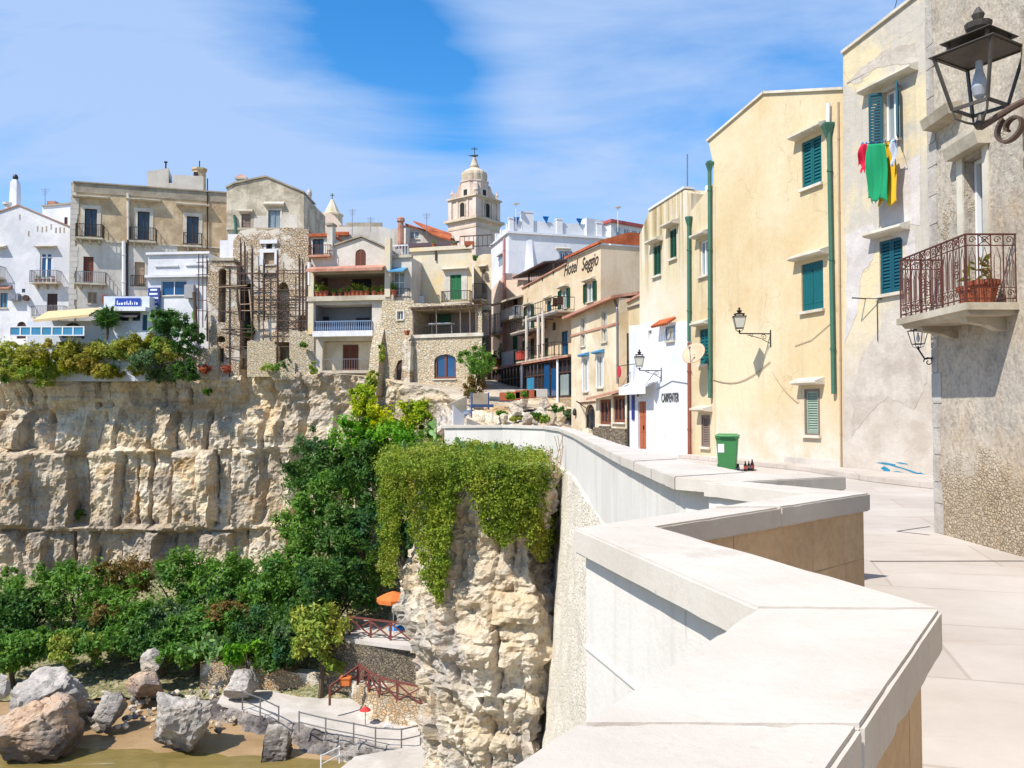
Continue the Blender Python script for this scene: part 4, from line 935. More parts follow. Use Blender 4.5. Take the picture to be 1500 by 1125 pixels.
def narrow_house():
    h = House('narrow_house', 'narrow pale yellow house squeezed beside the tall yellow one, satellite dish on its front', 'house', FY2,
              [(1009, 690), (1010, 312), (1041, 272), (1048, 272), (1048, 690)], MT['yellow2'], 9, zb=-.3)
    h.win(1024.5, 352, 1037, 404, 'glass', glass='glasspale', hood=True, hk=dict(ex=.2)); h.win(1025, 482, 1038, 534, 'closed', 'teal', hood=True, hk=dict(ex=.2), gap=.12)
    h.win(1028, 608, 1040, 655, 'louvred', 'greywood', fmat='greywood', hood=True, hk=dict(ex=.2, out=.4)); h.done()
    h.pipe([(1012.5, 322), (1013, 500)], .07, 'greenpipe'); h.pipe([(1013, 502), (1013.5, 672)], .07, 'rustpipe')
    p = FY2.P(1012.5, 320, .1); MB().lathe(p, [(.07, -.3), (.15, 0), (.15, .05)], 8).build('hopper', MT['greenpipe'], h.root)
    q = MB(); q.bar(FY2.P(1019, 515, 0), FY2.P(1030, 505, .35), .03); q.tube([FY2.P(1013, 505, .05), FY2.P(1018, 508, .12), FY2.P(1016, 500, .1)], .02, 4)
    h.part(q, 'bracket', MT['steel'])
    # satellite dish
    c = FY2.P(1038, 520, .55); r = thing('satellite_dish', 'round beige satellite dish on the narrow yellow house beside the drainpipe', 'satellite dish', c)
    ax = Vector((-.55, -.62, .5)).normalized(); a = ax.cross(Vector((0, 0, 1))).normalized(); b = a.cross(ax); mb = MB(); n = 20
    for i in range(6):
        rr = .44*i/5; mb.v += [tuple(c+a*rr*math.cos(2*math.pi*k/n)+b*rr*math.sin(2*math.pi*k/n)+ax*(rr*rr*.55)) for k in range(n)]
    for i in range(5):
        for k in range(n): k2 = (k+1) % n; mb.f.append((i*n+k, i*n+k2, (i+1)*n+k2, (i+1)*n+k))
    d = mb.build('dish', simple('beige_dish_metal', C(206, 178, 146), .5), r, True); md = d.modifiers.new('s', 'SOLIDIFY'); md.thickness = .02
    q = MB(); q.bar(c-b*.42+ax*.1, c+ax*.42, .025); q.bar(c+ax*.42, c+ax*.5, .07); q.bar(c, FY2.P(1040, 520, 0), .05); q.build('arm', MT['steel'], r)
narrow_house()

def white_house():
    up = House('stained_house', 'cream house with heavy rain streaks under its roof and two dark green windows', 'house', FW2,
               [(937, 670), (937, 344), (951, 309), (1001, 277), (1009, 283), (1012, 283), (1012, 670)], MT['streaky'], 8, zb=-.3)
    up.win(957, 360, 968, 404, 'closed', 'greendk', hood=True, hk=dict(ex=.22)); up.win(981, 336, 991, 379, 'closed', 'greendk', hood=True, hk=dict(ex=.22)); up.done()
    A, B = FW2.hit(951, 309), FW2.hit(1003, 276); q = MB(); q.hexa([FW2.pt(u, v+dv, o) for dv in (0, .09) for u, v, o in ((A[0], A[1], .05), (B[0], B[1], .05), (B[0], B[1], -.4), (A[0], A[1], -.4))]); up.part(q, 'roof_coping', MT['white2'])
    up.box('chimney', 1002, 268, 1010, 300, -1.6, -.9, MT['white2'])
    f = FW2.off(.10)
    h = House('white_house', 'low whitewashed house front with a brown door and painted shop lettering', 'house', f, [(921.5, 670), (921.5, 477), (1010.5, 470), (1010.5, 670)], MT['white2'], .9, zb=-.3)
    h.win(934.5, 588, 946.5, 658, 'door', 'door', name='door', rec=.12); h.win(949.5, 484, 954.5, 497, 'panel', 'brown', sill=False); h.win(977.5, 481, 988, 499, 'glass', glass='glass', surround='bluerail', sw=.08); h.done()
    u0, v0, u1, v1 = f.rect(967, 467, 991, 479); q = MB()
    for i in range(9): a = u0+(u1-u0)*i/9; q.tube([f.pt(a+.08, v1-.02, .02), f.pt(a+.08, v0+.05, .42)], .06, 7)
    h.part(q, 'tile_hood', MT['tile'])
    u0, v0, u1, v1 = f.rect(922, 563, 961, 582); q = MB(); f.prof(q, u0, u1, [(0, v1+.12), (0, v1+.04), (.46, v0+.40), (.46, v0+.12), (.50, v0+.12), (.50, v0+.44)]); h.part(q, 'awning', MT['whitepaint'])
    q = MB()
    for x in (924, 960): q.bar(f.P(x, 545, .02), f.pt(f.hit(x, 570)[0], v0+.42, .48), .025)
    h.part(q, 'awning_stay', MT['steel'])
    lettering(h, 'CARPENTER', 969.5, 589, .50, simple('grey_painted_letter', C(92, 90, 88), .7), f, x1=995)
    q = MB(); q.lathe(f.P(938, 573, .05), [(.22, 0), (.22, .05)], 4); u, v = f.hit(937, 577); q = MB(); f.box(q, u-.15, u+.15, v-.14, v+.14, .02, .06); h.part(q, 'emblem_plaque', MT['whitepaint'])
    q = MB()
    for a in range(3): spiral(q, f.pt(u, v, .08), f.u, Vector((0, 0, 1)), .11, .30, .022, 8, -.3, a*2.1)
    h.part(q, 'emblem', MT['rubber'])
    h.pipe([(921, 488), (922, 655)], .045, 'iron', o=.05)
    q = MB(); u0, v0, u1, v1 = f.rect(1011, 560, 1014, 560); q.tube([f.P(962, 571, .02), f.P(985, 558, .02), f.P(1010, 562, .02)], .015, 4); h.part(q, 'cable', MT['steel'])
    u0, v0, u1, v1 = f.rect(926.5, 579, 930, 615); q = MB(); f.box(q, u0, u1, v0, v1, .02, .05)
    tag(q.build('sign', simple('deep_blue_enamel', C(40, 50, 140), .4)), 'narrow upright blue sign left of the brown door', 'sign')
    wall_lantern(f, 937, 543, 969, 543, .95, .50, 'black lantern on a scrolled bracket above the white shop awning')
    c = f.P(930.5, 545, .75); q = MB(); n = 20
    q.add([c+f.u*(.17*math.cos(2*math.pi*k/n))+Vector((0, 0, .24*math.sin(2*math.pi*k/n)))+f.o*o for o in (-.03, .03) for k in range(n)], [tuple(range(n)), tuple(range(2*n-1, n-1, -1))]+[(k, (k+1) % n, n+(k+1) % n, n+k) for k in range(n)])
    r = thing('hanging_sign', 'round red hanging sign beside the lantern over the white shop', 'sign', c); q.build('disc', simple('red_enamel', C(206, 60, 70), .4), r); q = MB(); q.bar(c+Vector((0, 0, .24)), f.P(930.5, 533, 0), .03); q.build('hanger', MT['iron'], r)
white_house()

def peeling_house():
    h = House('peeling_house', 'tall cream house with grey peeling patches, laundry and dark teal shutters', 'house', FR2,
              [(1235, 712), (1235, 79), (1345, -6), (1480, -90), (1480, 712)], MT['r2'], 9, zb=-.3)
    p = h.win(1293, 130, 1318, 208, 'glass', glass='glasspale', rec=.22, hood=True, hk=dict(ex=.62, out=.3, gap=.14), mull=1, name='window')
    f = FR2; u0, v0, u1, v1 = f.rect(1293, 130, 1318, 208); hw = (u1-u0)*.5
    for a, s in ((u0, -1), (u1, 1)):   # shutters folded half open
        d = Vector(f.u*s*.45+f.o*.55).normalized(); q = MB(); fo = Fac.__new__(Fac); b = f.pt(a, 0, .02); fo.A = Vector((b.x, b.y, 0)); fo.u = d if s > 0 else -d; fo.n = Vector((-fo.u.y, fo.u.x, 0)); fo.o = -fo.n; fo.len = 1
        if s > 0: louvre(fo, q, 0, hw*1.15, v0, v1, 0, .075)
        else: louvre(fo, q, -hw*1.15, 0, v0, v1, 0, .075)
        h.part(q, 'shutter', MT['tealdk'], p)
    h.win(1288.5, 350, 1322.5, 430, 'closed', 'tealdk', hood=True, hk=dict(ex=.26, out=.34), gap=.085)
    h.win(1386, 200, 1399, 300, 'dark', sill=False); h.done()
    A, B = f.hit(1235, 79), f.hit(1345, -6); q = MB(); q.hexa([f.pt(u, v+dv, o) for dv in (0, .08) for u, v, o in ((A[0]-.02, A[1], .07), (B[0], B[1], .07), (B[0], B[1], -.5), (A[0]-.02, A[1], -.5))]); h.part(q, 'roof_coping', MT['lintel'])
    q = MB(); q.bar(f.P(1268, 437.5, 0), f.P(1268, 437.5, .45), .03); q.bar(f.P(1292, 438, 0), f.P(1268, 437.5, .45), .02); q.tube([f.P(1286, 440, .03), f.P(1287, 500, .03)], .012, 4); h.part(q, 'wall_bracket', MT['iron'])
    q = MB(); q.tube([f.P(1290, 35, -.3), f.P(1306, -20, -.3)], .012, 4); h.part(q, 'aerial', MT['iron'])
    # painted blue scrawl on the plinth: strokes with an outline of their own
    q = MB(); rn = random.Random(5)
    for a, b, w in (((1283, 677), (1312, 681), .03), ((1290, 684), (1304, 690), .07), ((1300, 680), (1330, 688), .02), ((1308, 690), (1326, 694), .03), ((1322, 686), (1352, 696), .025), ((1340, 692), (1362, 699), .05), ((1312, 677), (1330, 680), .02), ((1330, 697), (1364, 702), .02)):
        A, B = f.P(*a, .006), f.P(*b, .006); u = Vector((0, 0, 1)); q.add([A-u*w*.4, A.lerp(B, .5)-u*w, B-u*w*.3, B+u*w*.5, A.lerp(B, .4)+u*w*.9], [(0, 1, 2, 3, 4)])
    h.part(q, 'blue_scrawl', simple('blue_spray_paint', C(40, 140, 180), .6))
    gp = plaster('grey_repair_mortar', C(210, 200, 188), C(190, 178, 166), C(158, 146, 134), 1.2, streak=.5, bump=.5); wp = plaster('white_repair_plaster', C(222, 216, 212), C(204, 196, 192), C(170, 160, 152), 1.0, streak=.5, bump=.4)
    def patch(pts, m, nm='plaster_patch'):
        rn2 = random.Random(len(pts)*7+int(pts[0][0])); Q = []
        for a, b in zip(pts, pts[1:]+pts[:1]):
            for k in range(6): Q.append((a[0]+(b[0]-a[0])*k/6+rn2.gauss(0, 1.1), a[1]+(b[1]-a[1])*k/6+rn2.gauss(0, 1.3)))
        q = MB(); q.prism([f.P(x, y, .001) for x, y in Q], f.o*.006); h.part(q, nm, m)
    patch([(1239, 122), (1262, 100), (1298, 74), (1340, 62), (1345, 96), (1318, 93), (1285, 99), (1256, 120)], gp); patch([(1302, 268), (1322, 244), (1347, 226), (1348, 330), (1330, 330), (1342, 345), (1343, 400), (1328, 420), (1326, 352), (1292, 336), (1296, 300)], wp)
    patch([(1262, 520), (1290, 480), (1300, 455), (1352, 428), (1358, 560), (1340, 600), (1300, 580), (1270, 610), (1246, 640), (1250, 570)], gp); patch([(1240, 345), (1262, 330), (1286, 330), (1280, 380), (1262, 400), (1256, 460), (1240, 500)], wp)
    # washing on a line in front of the upper window
    fl = f.off(.48)
    q = MB(); q.tube([f.P(1266, 211, .1), fl.P(1262, 211.5), fl.P(1316, 206), f.P(1322, 206, .1)], .012, 5)
    tag(q.build('clothes_line', MT['iron']), 'thin clothes line below the open window of the peeling house', 'clothes line')
    def garment(pts, col, label, o, cat, ph):
        ff = fl.off(o); uv = [ff.hit(*p) for p in pts]; us = [u for u, v in uv]; vs = [v for u, v in uv]; mb = MB(); nx, ny = 28, 26
        top = sorted(uv[:2]); bot = sorted(uv[2:4])
        for j in range(ny+1):
            fj = j/ny
            for i in range(nx+1):
                fi = i/nx; a = top[0][0]+(bot[0][0]-top[0][0])*fj; b = top[1][0]+(bot[1][0]-top[1][0])*fj
                vt = top[0][1]+(top[1][1]-top[0][1])*fi; vb = bot[0][1]+(bot[1][1]-bot[0][1])*fi
                vb += .07*math.sin(fi*9+ph)+.04*math.sin(fi*23)
                mb.v.append(tuple(ff.pt(a+(b-a)*fi, vt+(vb-vt)*fj, .05*fj**.6*math.sin(fi*13+ph+fj*1.5)+.05*math.sin(fj*5+fi*3))))
        for j in range(ny):
            for i in range(nx): k = j*(nx+1)+i; mb.f.append((k, k+1, k+nx+2, k+nx+1))
        r = mb.build('garment', simple(label.split()[0]+'_cotton', col, .9, var=.12), smooth=True); md = r.modifiers.new('t', 'SOLIDIFY'); md.thickness = .012
        tag(r, label, cat, 'washing on the line')
        return r
    garment([(1262, 212), (1270, 211), (1256.5, 246), (1270, 251)], C(222, 30, 70), 'red garment hanging leftmost on the clothes line', 0, 'laundry', 1)
    garment([(1271, 212), (1296, 210), (1269, 294), (1301, 291)], C(16, 152, 100), 'green long-sleeved shirt hanging on the clothes line', .12, 'laundry', 2)
    garment([(1294, 208), (1306, 206), (1282, 299), (1314, 296)], C(236, 184, 36), 'yellow garment hanging behind the green shirt', -.10, 'laundry', 4)
    garment([(1304, 207), (1313, 205), (1306, 238), (1309, 240)], C(214, 222, 238), 'pale blue-white cloth hanging rightmost on the clothes line', -.03, 'laundry', 3)
    q = MB()
    for x in (1264, 1269, 1274, 1283, 1292, 1297, 1304, 1311): c = fl.P(x, 210.5-(x-1264)*.09, 0); q.bar(c-Vector((0, 0, .05)), c+Vector((0, 0, .04)), .025)
    tag(q.build('clothes_peg', simple('blue_peg_plastic', C(20, 120, 190), .4)), 'row of blue clothes pegs holding the washing', 'clothes pegs')
    w = stuff  # noqa
peeling_house()

def rough_stone_mat():
    t = NT('patched_rough_stone')
    sep = t.n('ShaderNodeSeparateXYZ'); t.L(t.pos, sep.inputs[0]); z = sep.outputs[2]
    a = t.noise(t.map((.9, .9, .7)), 1, 8, .68, .4)
    col = t.mix(t.ramp(a, .40, .60), C(228, 214, 194), C(208, 198, 184))
    tn = t.ramp(t.noise(t.map((.8, .8, .6), loc=(4, 4, 1)), 1, 7, .66), .52, .66); col = t.mix(t.math('MULTIPLY', tn, .7), col, C(204, 174, 138))
    dk = t.ramp(t.noise(t.map((2.4, 2.4, 1.6), loc=(1, 6, 2)), 1, 8, .7, .5), .52, .66); col = t.mix(t.math('MULTIPLY', dk, .5), col, C(132, 126, 122))
    v = t.voro(t.map((1, 1, 1.2)), 19); ed = t.voro(t.map((1, 1, 1.2)), 19, 'DISTANCE_TO_EDGE'); bw = t.n('ShaderNodeSeparateColor'); t.L(v.outputs['Color'], bw.inputs[0])
    peb = t.mix(bw.outputs[0], C(224, 204, 170), C(188, 162, 130)); peb = t.mix(t.ramp(ed.outputs['Distance'], 0, .05), C(160, 138, 112), peb)
    zz = t.math('ADD', z, t.math('MULTIPLY', t.math('SUBTRACT', a, .5), 3.2)); mr = t.n('ShaderNodeMapRange'); t.L(zz, mr.inputs[0]); mr.inputs[1].default_value = .55; mr.inputs[2].default_value = 1.0; mr.inputs[3].default_value = 1; mr.inputs[4].default_value = 0
    hi = t.ramp(t.noise(t.map((.6, .6, .5), loc=(8, 2, 3)), 1, 7, .7), .56, .60); k = t.math('MAXIMUM', mr.outputs[0], t.math('MULTIPLY', hi, .8))
    col = t.mix(t.math('MULTIPLY', k, .72), col, peb)
    pit = t.noise(t.map(), 16, 8, .75); col = t.mix(t.math('MULTIPLY', t.ramp(pit, .35, .55, (1, 1, 1, 1), (0, 0, 0, 1)), .45), col, C(120, 106, 94))
    nb = t.bump(t.noise(t.map(), 3, 9, .7), .6, .10); nb = t.bump(t.math('ADD', pit, t.math('MULTIPLY', k, t.ramp(ed.outputs['Distance'], 0, .2))), .8, .03, nb)
    return t.fin(col, .95, nb, spec=.1)
ROUGH = rough_stone_mat()

def stone_corner_house():
    f = FR1
    h = House('stone_house', 'rough grey stone house at the right with an ornate iron balcony', 'house', f,
              [(1367, 800), (1367, -260), (1700, -900), (1700, 1100)], ROUGH, 6, zb=-.1)
    h.uv = [(0, -.1), (0, 8.6), (4.8, 8.6), (4.8, -.1)]
    h.win(1413, 228, 1442, 428, 'glass', glass='glasspale', rec=.22, sill=False, mull=1, name='balcony_door', fw=.05)
    h.done()
    u0, v0, u1, v1 = f.rect(1413, 228, 1442, 428)
    q = MB(); f.prof(q, u0-.16, u1+.16, [(0, v1+.05), (.15, v1+.05), (.20, v1+.20), (.20, v1+.27), (0, v1+.27)]); h.part(q, 'hood', MT['slab'])
    q = MB(); f.box(q, u0-.14, u0-.003, v0, v1+.05, -.02, .02); f.box(q, u1+.003, u1+.12, v0, v1+.05, -.02, .02); h.part(q, 'door_surround', MT['lintel'])
    a0, b0, a1, b1 = f.rect(1369, 160, 1410, 182); q = MB(); f.prof(q, a0+.02, a1, [(0, b0), (.18, b0+.03), (.22, b0+.16), (0, b0+.2)]); h.part(q, 'stone_ledge', MT['slab'])
    # quoin strip up the corner
    q = MB(); rn = random.Random(2); z = 0
    while z < 8.5:
        hh = rn.uniform(.28, .42); w = rn.uniform(.10, .24); f.box(q, -.012, w, z+.006, z+hh-.006, -.3, .008+rn.uniform(0, .008)); z += hh
    h.part(q, 'quoin', plaster('grey_quoin_stone', C(206, 200, 190), C(184, 174, 164), C(130, 120, 112), 1.4, streak=.5, bump=.6))
    # ---- balcony
    zs = 2.93; ub, ue, out = .32, 1.93, .58; zr = zs+.80
    q = MB()
    q.prism([f.pt(u, zs-.085, o) for u, o in ((ub-.05, -.02), (ub-.05, out+.04), (ue+.05, out+.04), (ue+.05, -.02))], (0, 0, .085))
    f.prof(q, ub, ue, [(0, zs-.14), (out-.05, zs-.14), (out, zs-.085), (0, zs-.085)])
    p = h.part(q, 'balcony', MT['slab'])
    for u in (ub+.28, ue-.28):
        q = MB(); f.prof(q, u-.07, u+.07, [(0, zs-.30), (.1, zs-.29), (.2, zs-.24), (out-.12, zs-.20), (out-.10, zs-.139), (0, zs-.139)]); h.part(q, 'bracket', MT['slab'], p)
    q = MB(); R = 'rustiron'
    def side(a, b, n, k0=0):
        a, b = Vector(a), Vector(b); d = (b-a).normalized(); L = (b-a).length; Z = Vector((0, 0, 1))
        for z_, w in ((zr, .02), (zr-.13, .012), (zs+.05, .014), (zs+.18, .010)): q.bar(a+Z*z_, b+Z*z_, w)
        for k in range(k0, n+1): c = a+d*(L*k/n); q.bar(c+Z*zs, c+Z*(zr-.012), .011 if k % 4 else .016)
        for k in range(n):
            c0 = a+d*(L*(k+.5)/n); m = L/n
            q.tube([c0-d*m*.25+Z*(zs+.20), c0-d*m*.25+Z*(zr-.28), c0+Z*(zr-.15), c0+d*m*.25+Z*(zr-.28), c0+d*m*.25+Z*(zs+.20)], .006, 4)
            spiral(q, c0+Z*(zr-.065), d, Z, .045, 1.2, .006, 14); spiral(q, c0+Z*(zs+.115), d, Z, .045, 1.2, .006, 14)
            if k % 3 == 1:
                spiral(q, c0+Z*(zs+.35), d, Z, .06, 1.4, .007, 16); spiral(q, c0+Z*(zs+.48), -d, -Z, .05, 1.4, .007, 16); q.bar(c0-d*m*.5+Z*(zr-.13), c0+d*m*.5+Z*zr, .008); q.bar(c0+d*m*.5+Z*(zr-.13), c0-d*m*.5+Z*zr, .008)
    A, B, C_, D = f.pt(ub, 0, 0), f.pt(ub, 0, out), f.pt(ue, 0, out), f.pt(ue, 0, 0)
    side(A, B, 4); side(B+f.u*.012, C_-f.u*.012, 12, 1); side(C_, D, 4); h.part(q, 'railing', MT[R], p)
    flower_pot(f.pt(ue-.2, zs+.002, .26), .95, 'terracotta pot at the near end of the iron balcony', 'pots on the iron balcony', 'leafdry', 7)
    flower_pot(f.pt(ue-.52, zs+.002, .24), .88, 'smaller terracotta pot standing deeper on the iron balcony', 'pots on the iron balcony', 'leafdry', 7)
    # small lantern hung under the balcony, at the corner
    c = f.pt(.05, 2.55, .22); r = thing('wall_lantern', 'small dark iron lantern on the stone corner under the balcony', 'street lamp', c); q, g, b = MB(), None, MB()
    lantern_body(q, None, b, c, .26, .7); q.tube([f.pt(.02, 2.42, 0), f.pt(.03, 2.40, .12), c-Vector((0, 0, .01))], .012, 5); spiral(q, f.pt(.05, 2.36, .08), f.o, Vector((0, 0, 1)), .07, 1.2, .008, 16); q.build('lantern_frame', MT['iron'], r); b.build('bulb', MT['whitepaint'], r)
stone_corner_house()

def near_wall_and_lantern():
    f = Fac((3.12, 4.95), (3.12, -4.0))
    h = House('rendered_house', 'rough grey house corner at the extreme right edge carrying the large lantern', 'house', f, [(1505, 700), (1505, 0), (1700, 0), (1700, 700)], ROUGH, 3)
    h.uv = [(0, -.05), (0, 8), (8.9, 8), (8.9, -.05)]; h.root.location = f.pt(4.4, 0, 0); ORG[h.root.name] = Vector(h.root.location)
    h.win(1900, 300, 2100, 560, 'dark', sill=False) if False else None
    h.done()
    c = PD(1436, 182, 5.05); r = thing('wall_lantern', 'large unglazed dark iron lantern on a scroll bracket at the top right', 'street lamp', c)
    q, b = MB(), MB(); lantern_body(q, None, b, c, .475, -1.83)
    q.build('lantern_frame', simple('weathered_dark_iron', C(92, 86, 80), .55, .2, var=.7, sc=9), r); b.build('bulb', simple('dusty_bulb_glass', C(176, 184, 196), .25), r)
    e = f.pt(.18, c.z+.08, 0); e = Vector((3.12, 4.72, c.z+.09)); q = MB(); q.tube([c-Vector((0, 0, .02)), c.lerp(e, .5), e+Vector((.02, 0, .01))], .022, 8); d = (e-c).normalized()
    s = c+d*.19-Vector((0, 0, .085)); w = d.cross(Vector((0, 0, 1))).normalized()
    pts = []
    for i in range(34):
        a = 2.2+i/33*2*math.pi*1.25; rr = .085*(1-.72*max(0, (i-8)/25)); pts.append(s+d*rr*math.cos(a)+Vector((0, 0, 1))*rr*math.sin(a)-Vector((0, 0, .03)))
    for i in range(len(pts)-1):
        A, B = pts[i], pts[i+1]; t = (B-A).normalized(); nrm = t.cross(w)
        q.box((A+B)/2, t*((B-A).length/2+.004), w*.024, nrm*.007)
    q.bar(pts[0], c+d*.12, .012); q.build('bracket', simple('brown_grey_iron', C(112, 92, 82), .6, .2, var=.6, sc=9), r)
near_wall_and_lantern()

def wheelie_bin():
    c = pz(1066, 690, 0); r = thing('wheelie_bin', 'green plastic wheelie bin with a white label by the yellow house', 'bin', c)
    f = Fac((c.x-1, c.y+.33), (c.x+1, c.y-.33)); u = f.u; n = f.n
    def ring(w, d, z, dy=0): return [c+u*a*w+n*(b*d+dy)+Vector((0, 0, z)) for a, b in ((-1, -1), (1, -1), (1, 1), (-1, 1))]
    mb = MB()
    lv = [(.235, .26, .05), (.27, .31, .55), (.295, .34, .92), (.32, .37, .93), (.32, .37, .99)]
    for w, d, z in lv: mb.v += [tuple(p) for p in ring(w, d, z)]
    for i in range(len(lv)-1):
        for k in range(4): mb.f.append((i*4+k, i*4+(k+1) % 4, i*4+4+(k+1) % 4, i*4+4+k))
    mb.f.append((3, 2, 1, 0)); k = (len(lv)-1)*4; mb.f.append((k, k+1, k+2, k+3)); mb.build('body', MT['binplastic'], r, bevel=.018)
    q = MB(); q.hexa(ring(.335, .385, .992)+ring(.325, .37, 1.03)); q.hexa(ring(.30, .30, 1.031)+ring(.26, .25, 1.065)); q.bar(c+n*.42+u*-.26+Vector((0, 0, 1.0)), c+n*.42+u*.26+Vector((0, 0, 1.0)), .035); lid = q.build('lid', MT['binlid'], r, bevel=.008)
    q = MB(); q.bar(c-n*.40-u*.2+Vector((0, 0, .99)), c-n*.40+u*.2+Vector((0, 0, .99)), .03); q.build('handle', MT['binplastic'], r)
    for s in (-1, 1):
        q = MB(); a = c+u*s*.27+n*.26+Vector((0, 0, .10)); q.tube([a-u*.03, a+u*.03], .10, 14); q.build('wheel', MT['rubber'], r)
    q = MB(); q.tube([c+u*.28-n*.25+Vector((0, 0, .07)), c+u*.34-n*.25+Vector((0, 0, .07))], .07, 12); q.build('wheel', MT['rubber'], r)
    q = MB(); a = c-u*.16-n*.318+Vector((0, 0, .66)); q.box(a, u*.085, n*.006, Vector((0, 0, .12))+n*-.008); q.build('sticker', MT['whitepaint'], r)
    for i, (px, py, s, lab) in enumerate(((1092, 690.5, 1.0, 'dark glass bottle left in the row beside the green bin'), (1097, 689, .92, 'dark glass bottle in the middle of the row beside the bin'), (1102, 690, 1.15, 'tallest dark bottle at the right of the row by the bin'))):
        p = pz(px, py, 0); rr = thing('bottle', lab, 'bottle', p, 'bottles beside the green bin'); q = MB(); q.lathe(p, [(.045*s, 0), (.048*s, .02), (.048*s, .17*s), (.02*s, .23*s), (.017*s, .29*s)], 10); q.build('glass', simple('dark_brown_glass', (.02, .014, .012, 1), .1), rr, True)
        q = MB(); q.lathe(p+Vector((0, 0, .07*s)), [(.0495*s, 0), (.0495*s, .08*s)], 10); q.build('paper_label', simple('bottle_paper_label', C((180, 220, 150)[i], (70, 214, 60)[i], (60, 200, 60)[i]), .7), rr)
wheelie_bin()

# ------------------------------------------------------------------ hotel street
fv = Vector((-.35, 1, 0))
FH = Fac((PD(766, 605, 68.1).x, 68.1), (PD(880, 605, 54.0).x, 54.0)); FP = Fac((PD(717, 605, 76.4).x, 76.4), (PD(766, 605, 68.1).x, 68.1)); FC = Fac((PD(836, 605, 51.5).x, 51.5), (PD(907, 605, 44.0).x, 44.0))
def chairs_on(f, x, y, o, label, group, mat='browndk'):
    u, v = f.hit(x, y); p = f.pt(u, v, o); r = thing('balcony_chair', label, 'chair', p, group); q = MB()
    q.box(p+Vector((0, 0, .42)), f.u*.24, f.n*.22, Vector((0, 0, .03))); q.build('seat', MT[mat], r)
    q = MB(); q.box(p+f.u*.22+Vector((0, 0, .70)), f.u*.03, f.n*.22, Vector((0, 0, .26))); q.build('backrest', MT[mat], r)
    for a in (-1, 1):
        for b in (-1, 1): q = MB(); q.bar(p+f.u*a*.2+f.n*b*.18, p+f.u*a*.2+f.n*b*.18+Vector((0, 0, .4)), .04); q.build('leg', MT[mat], r)

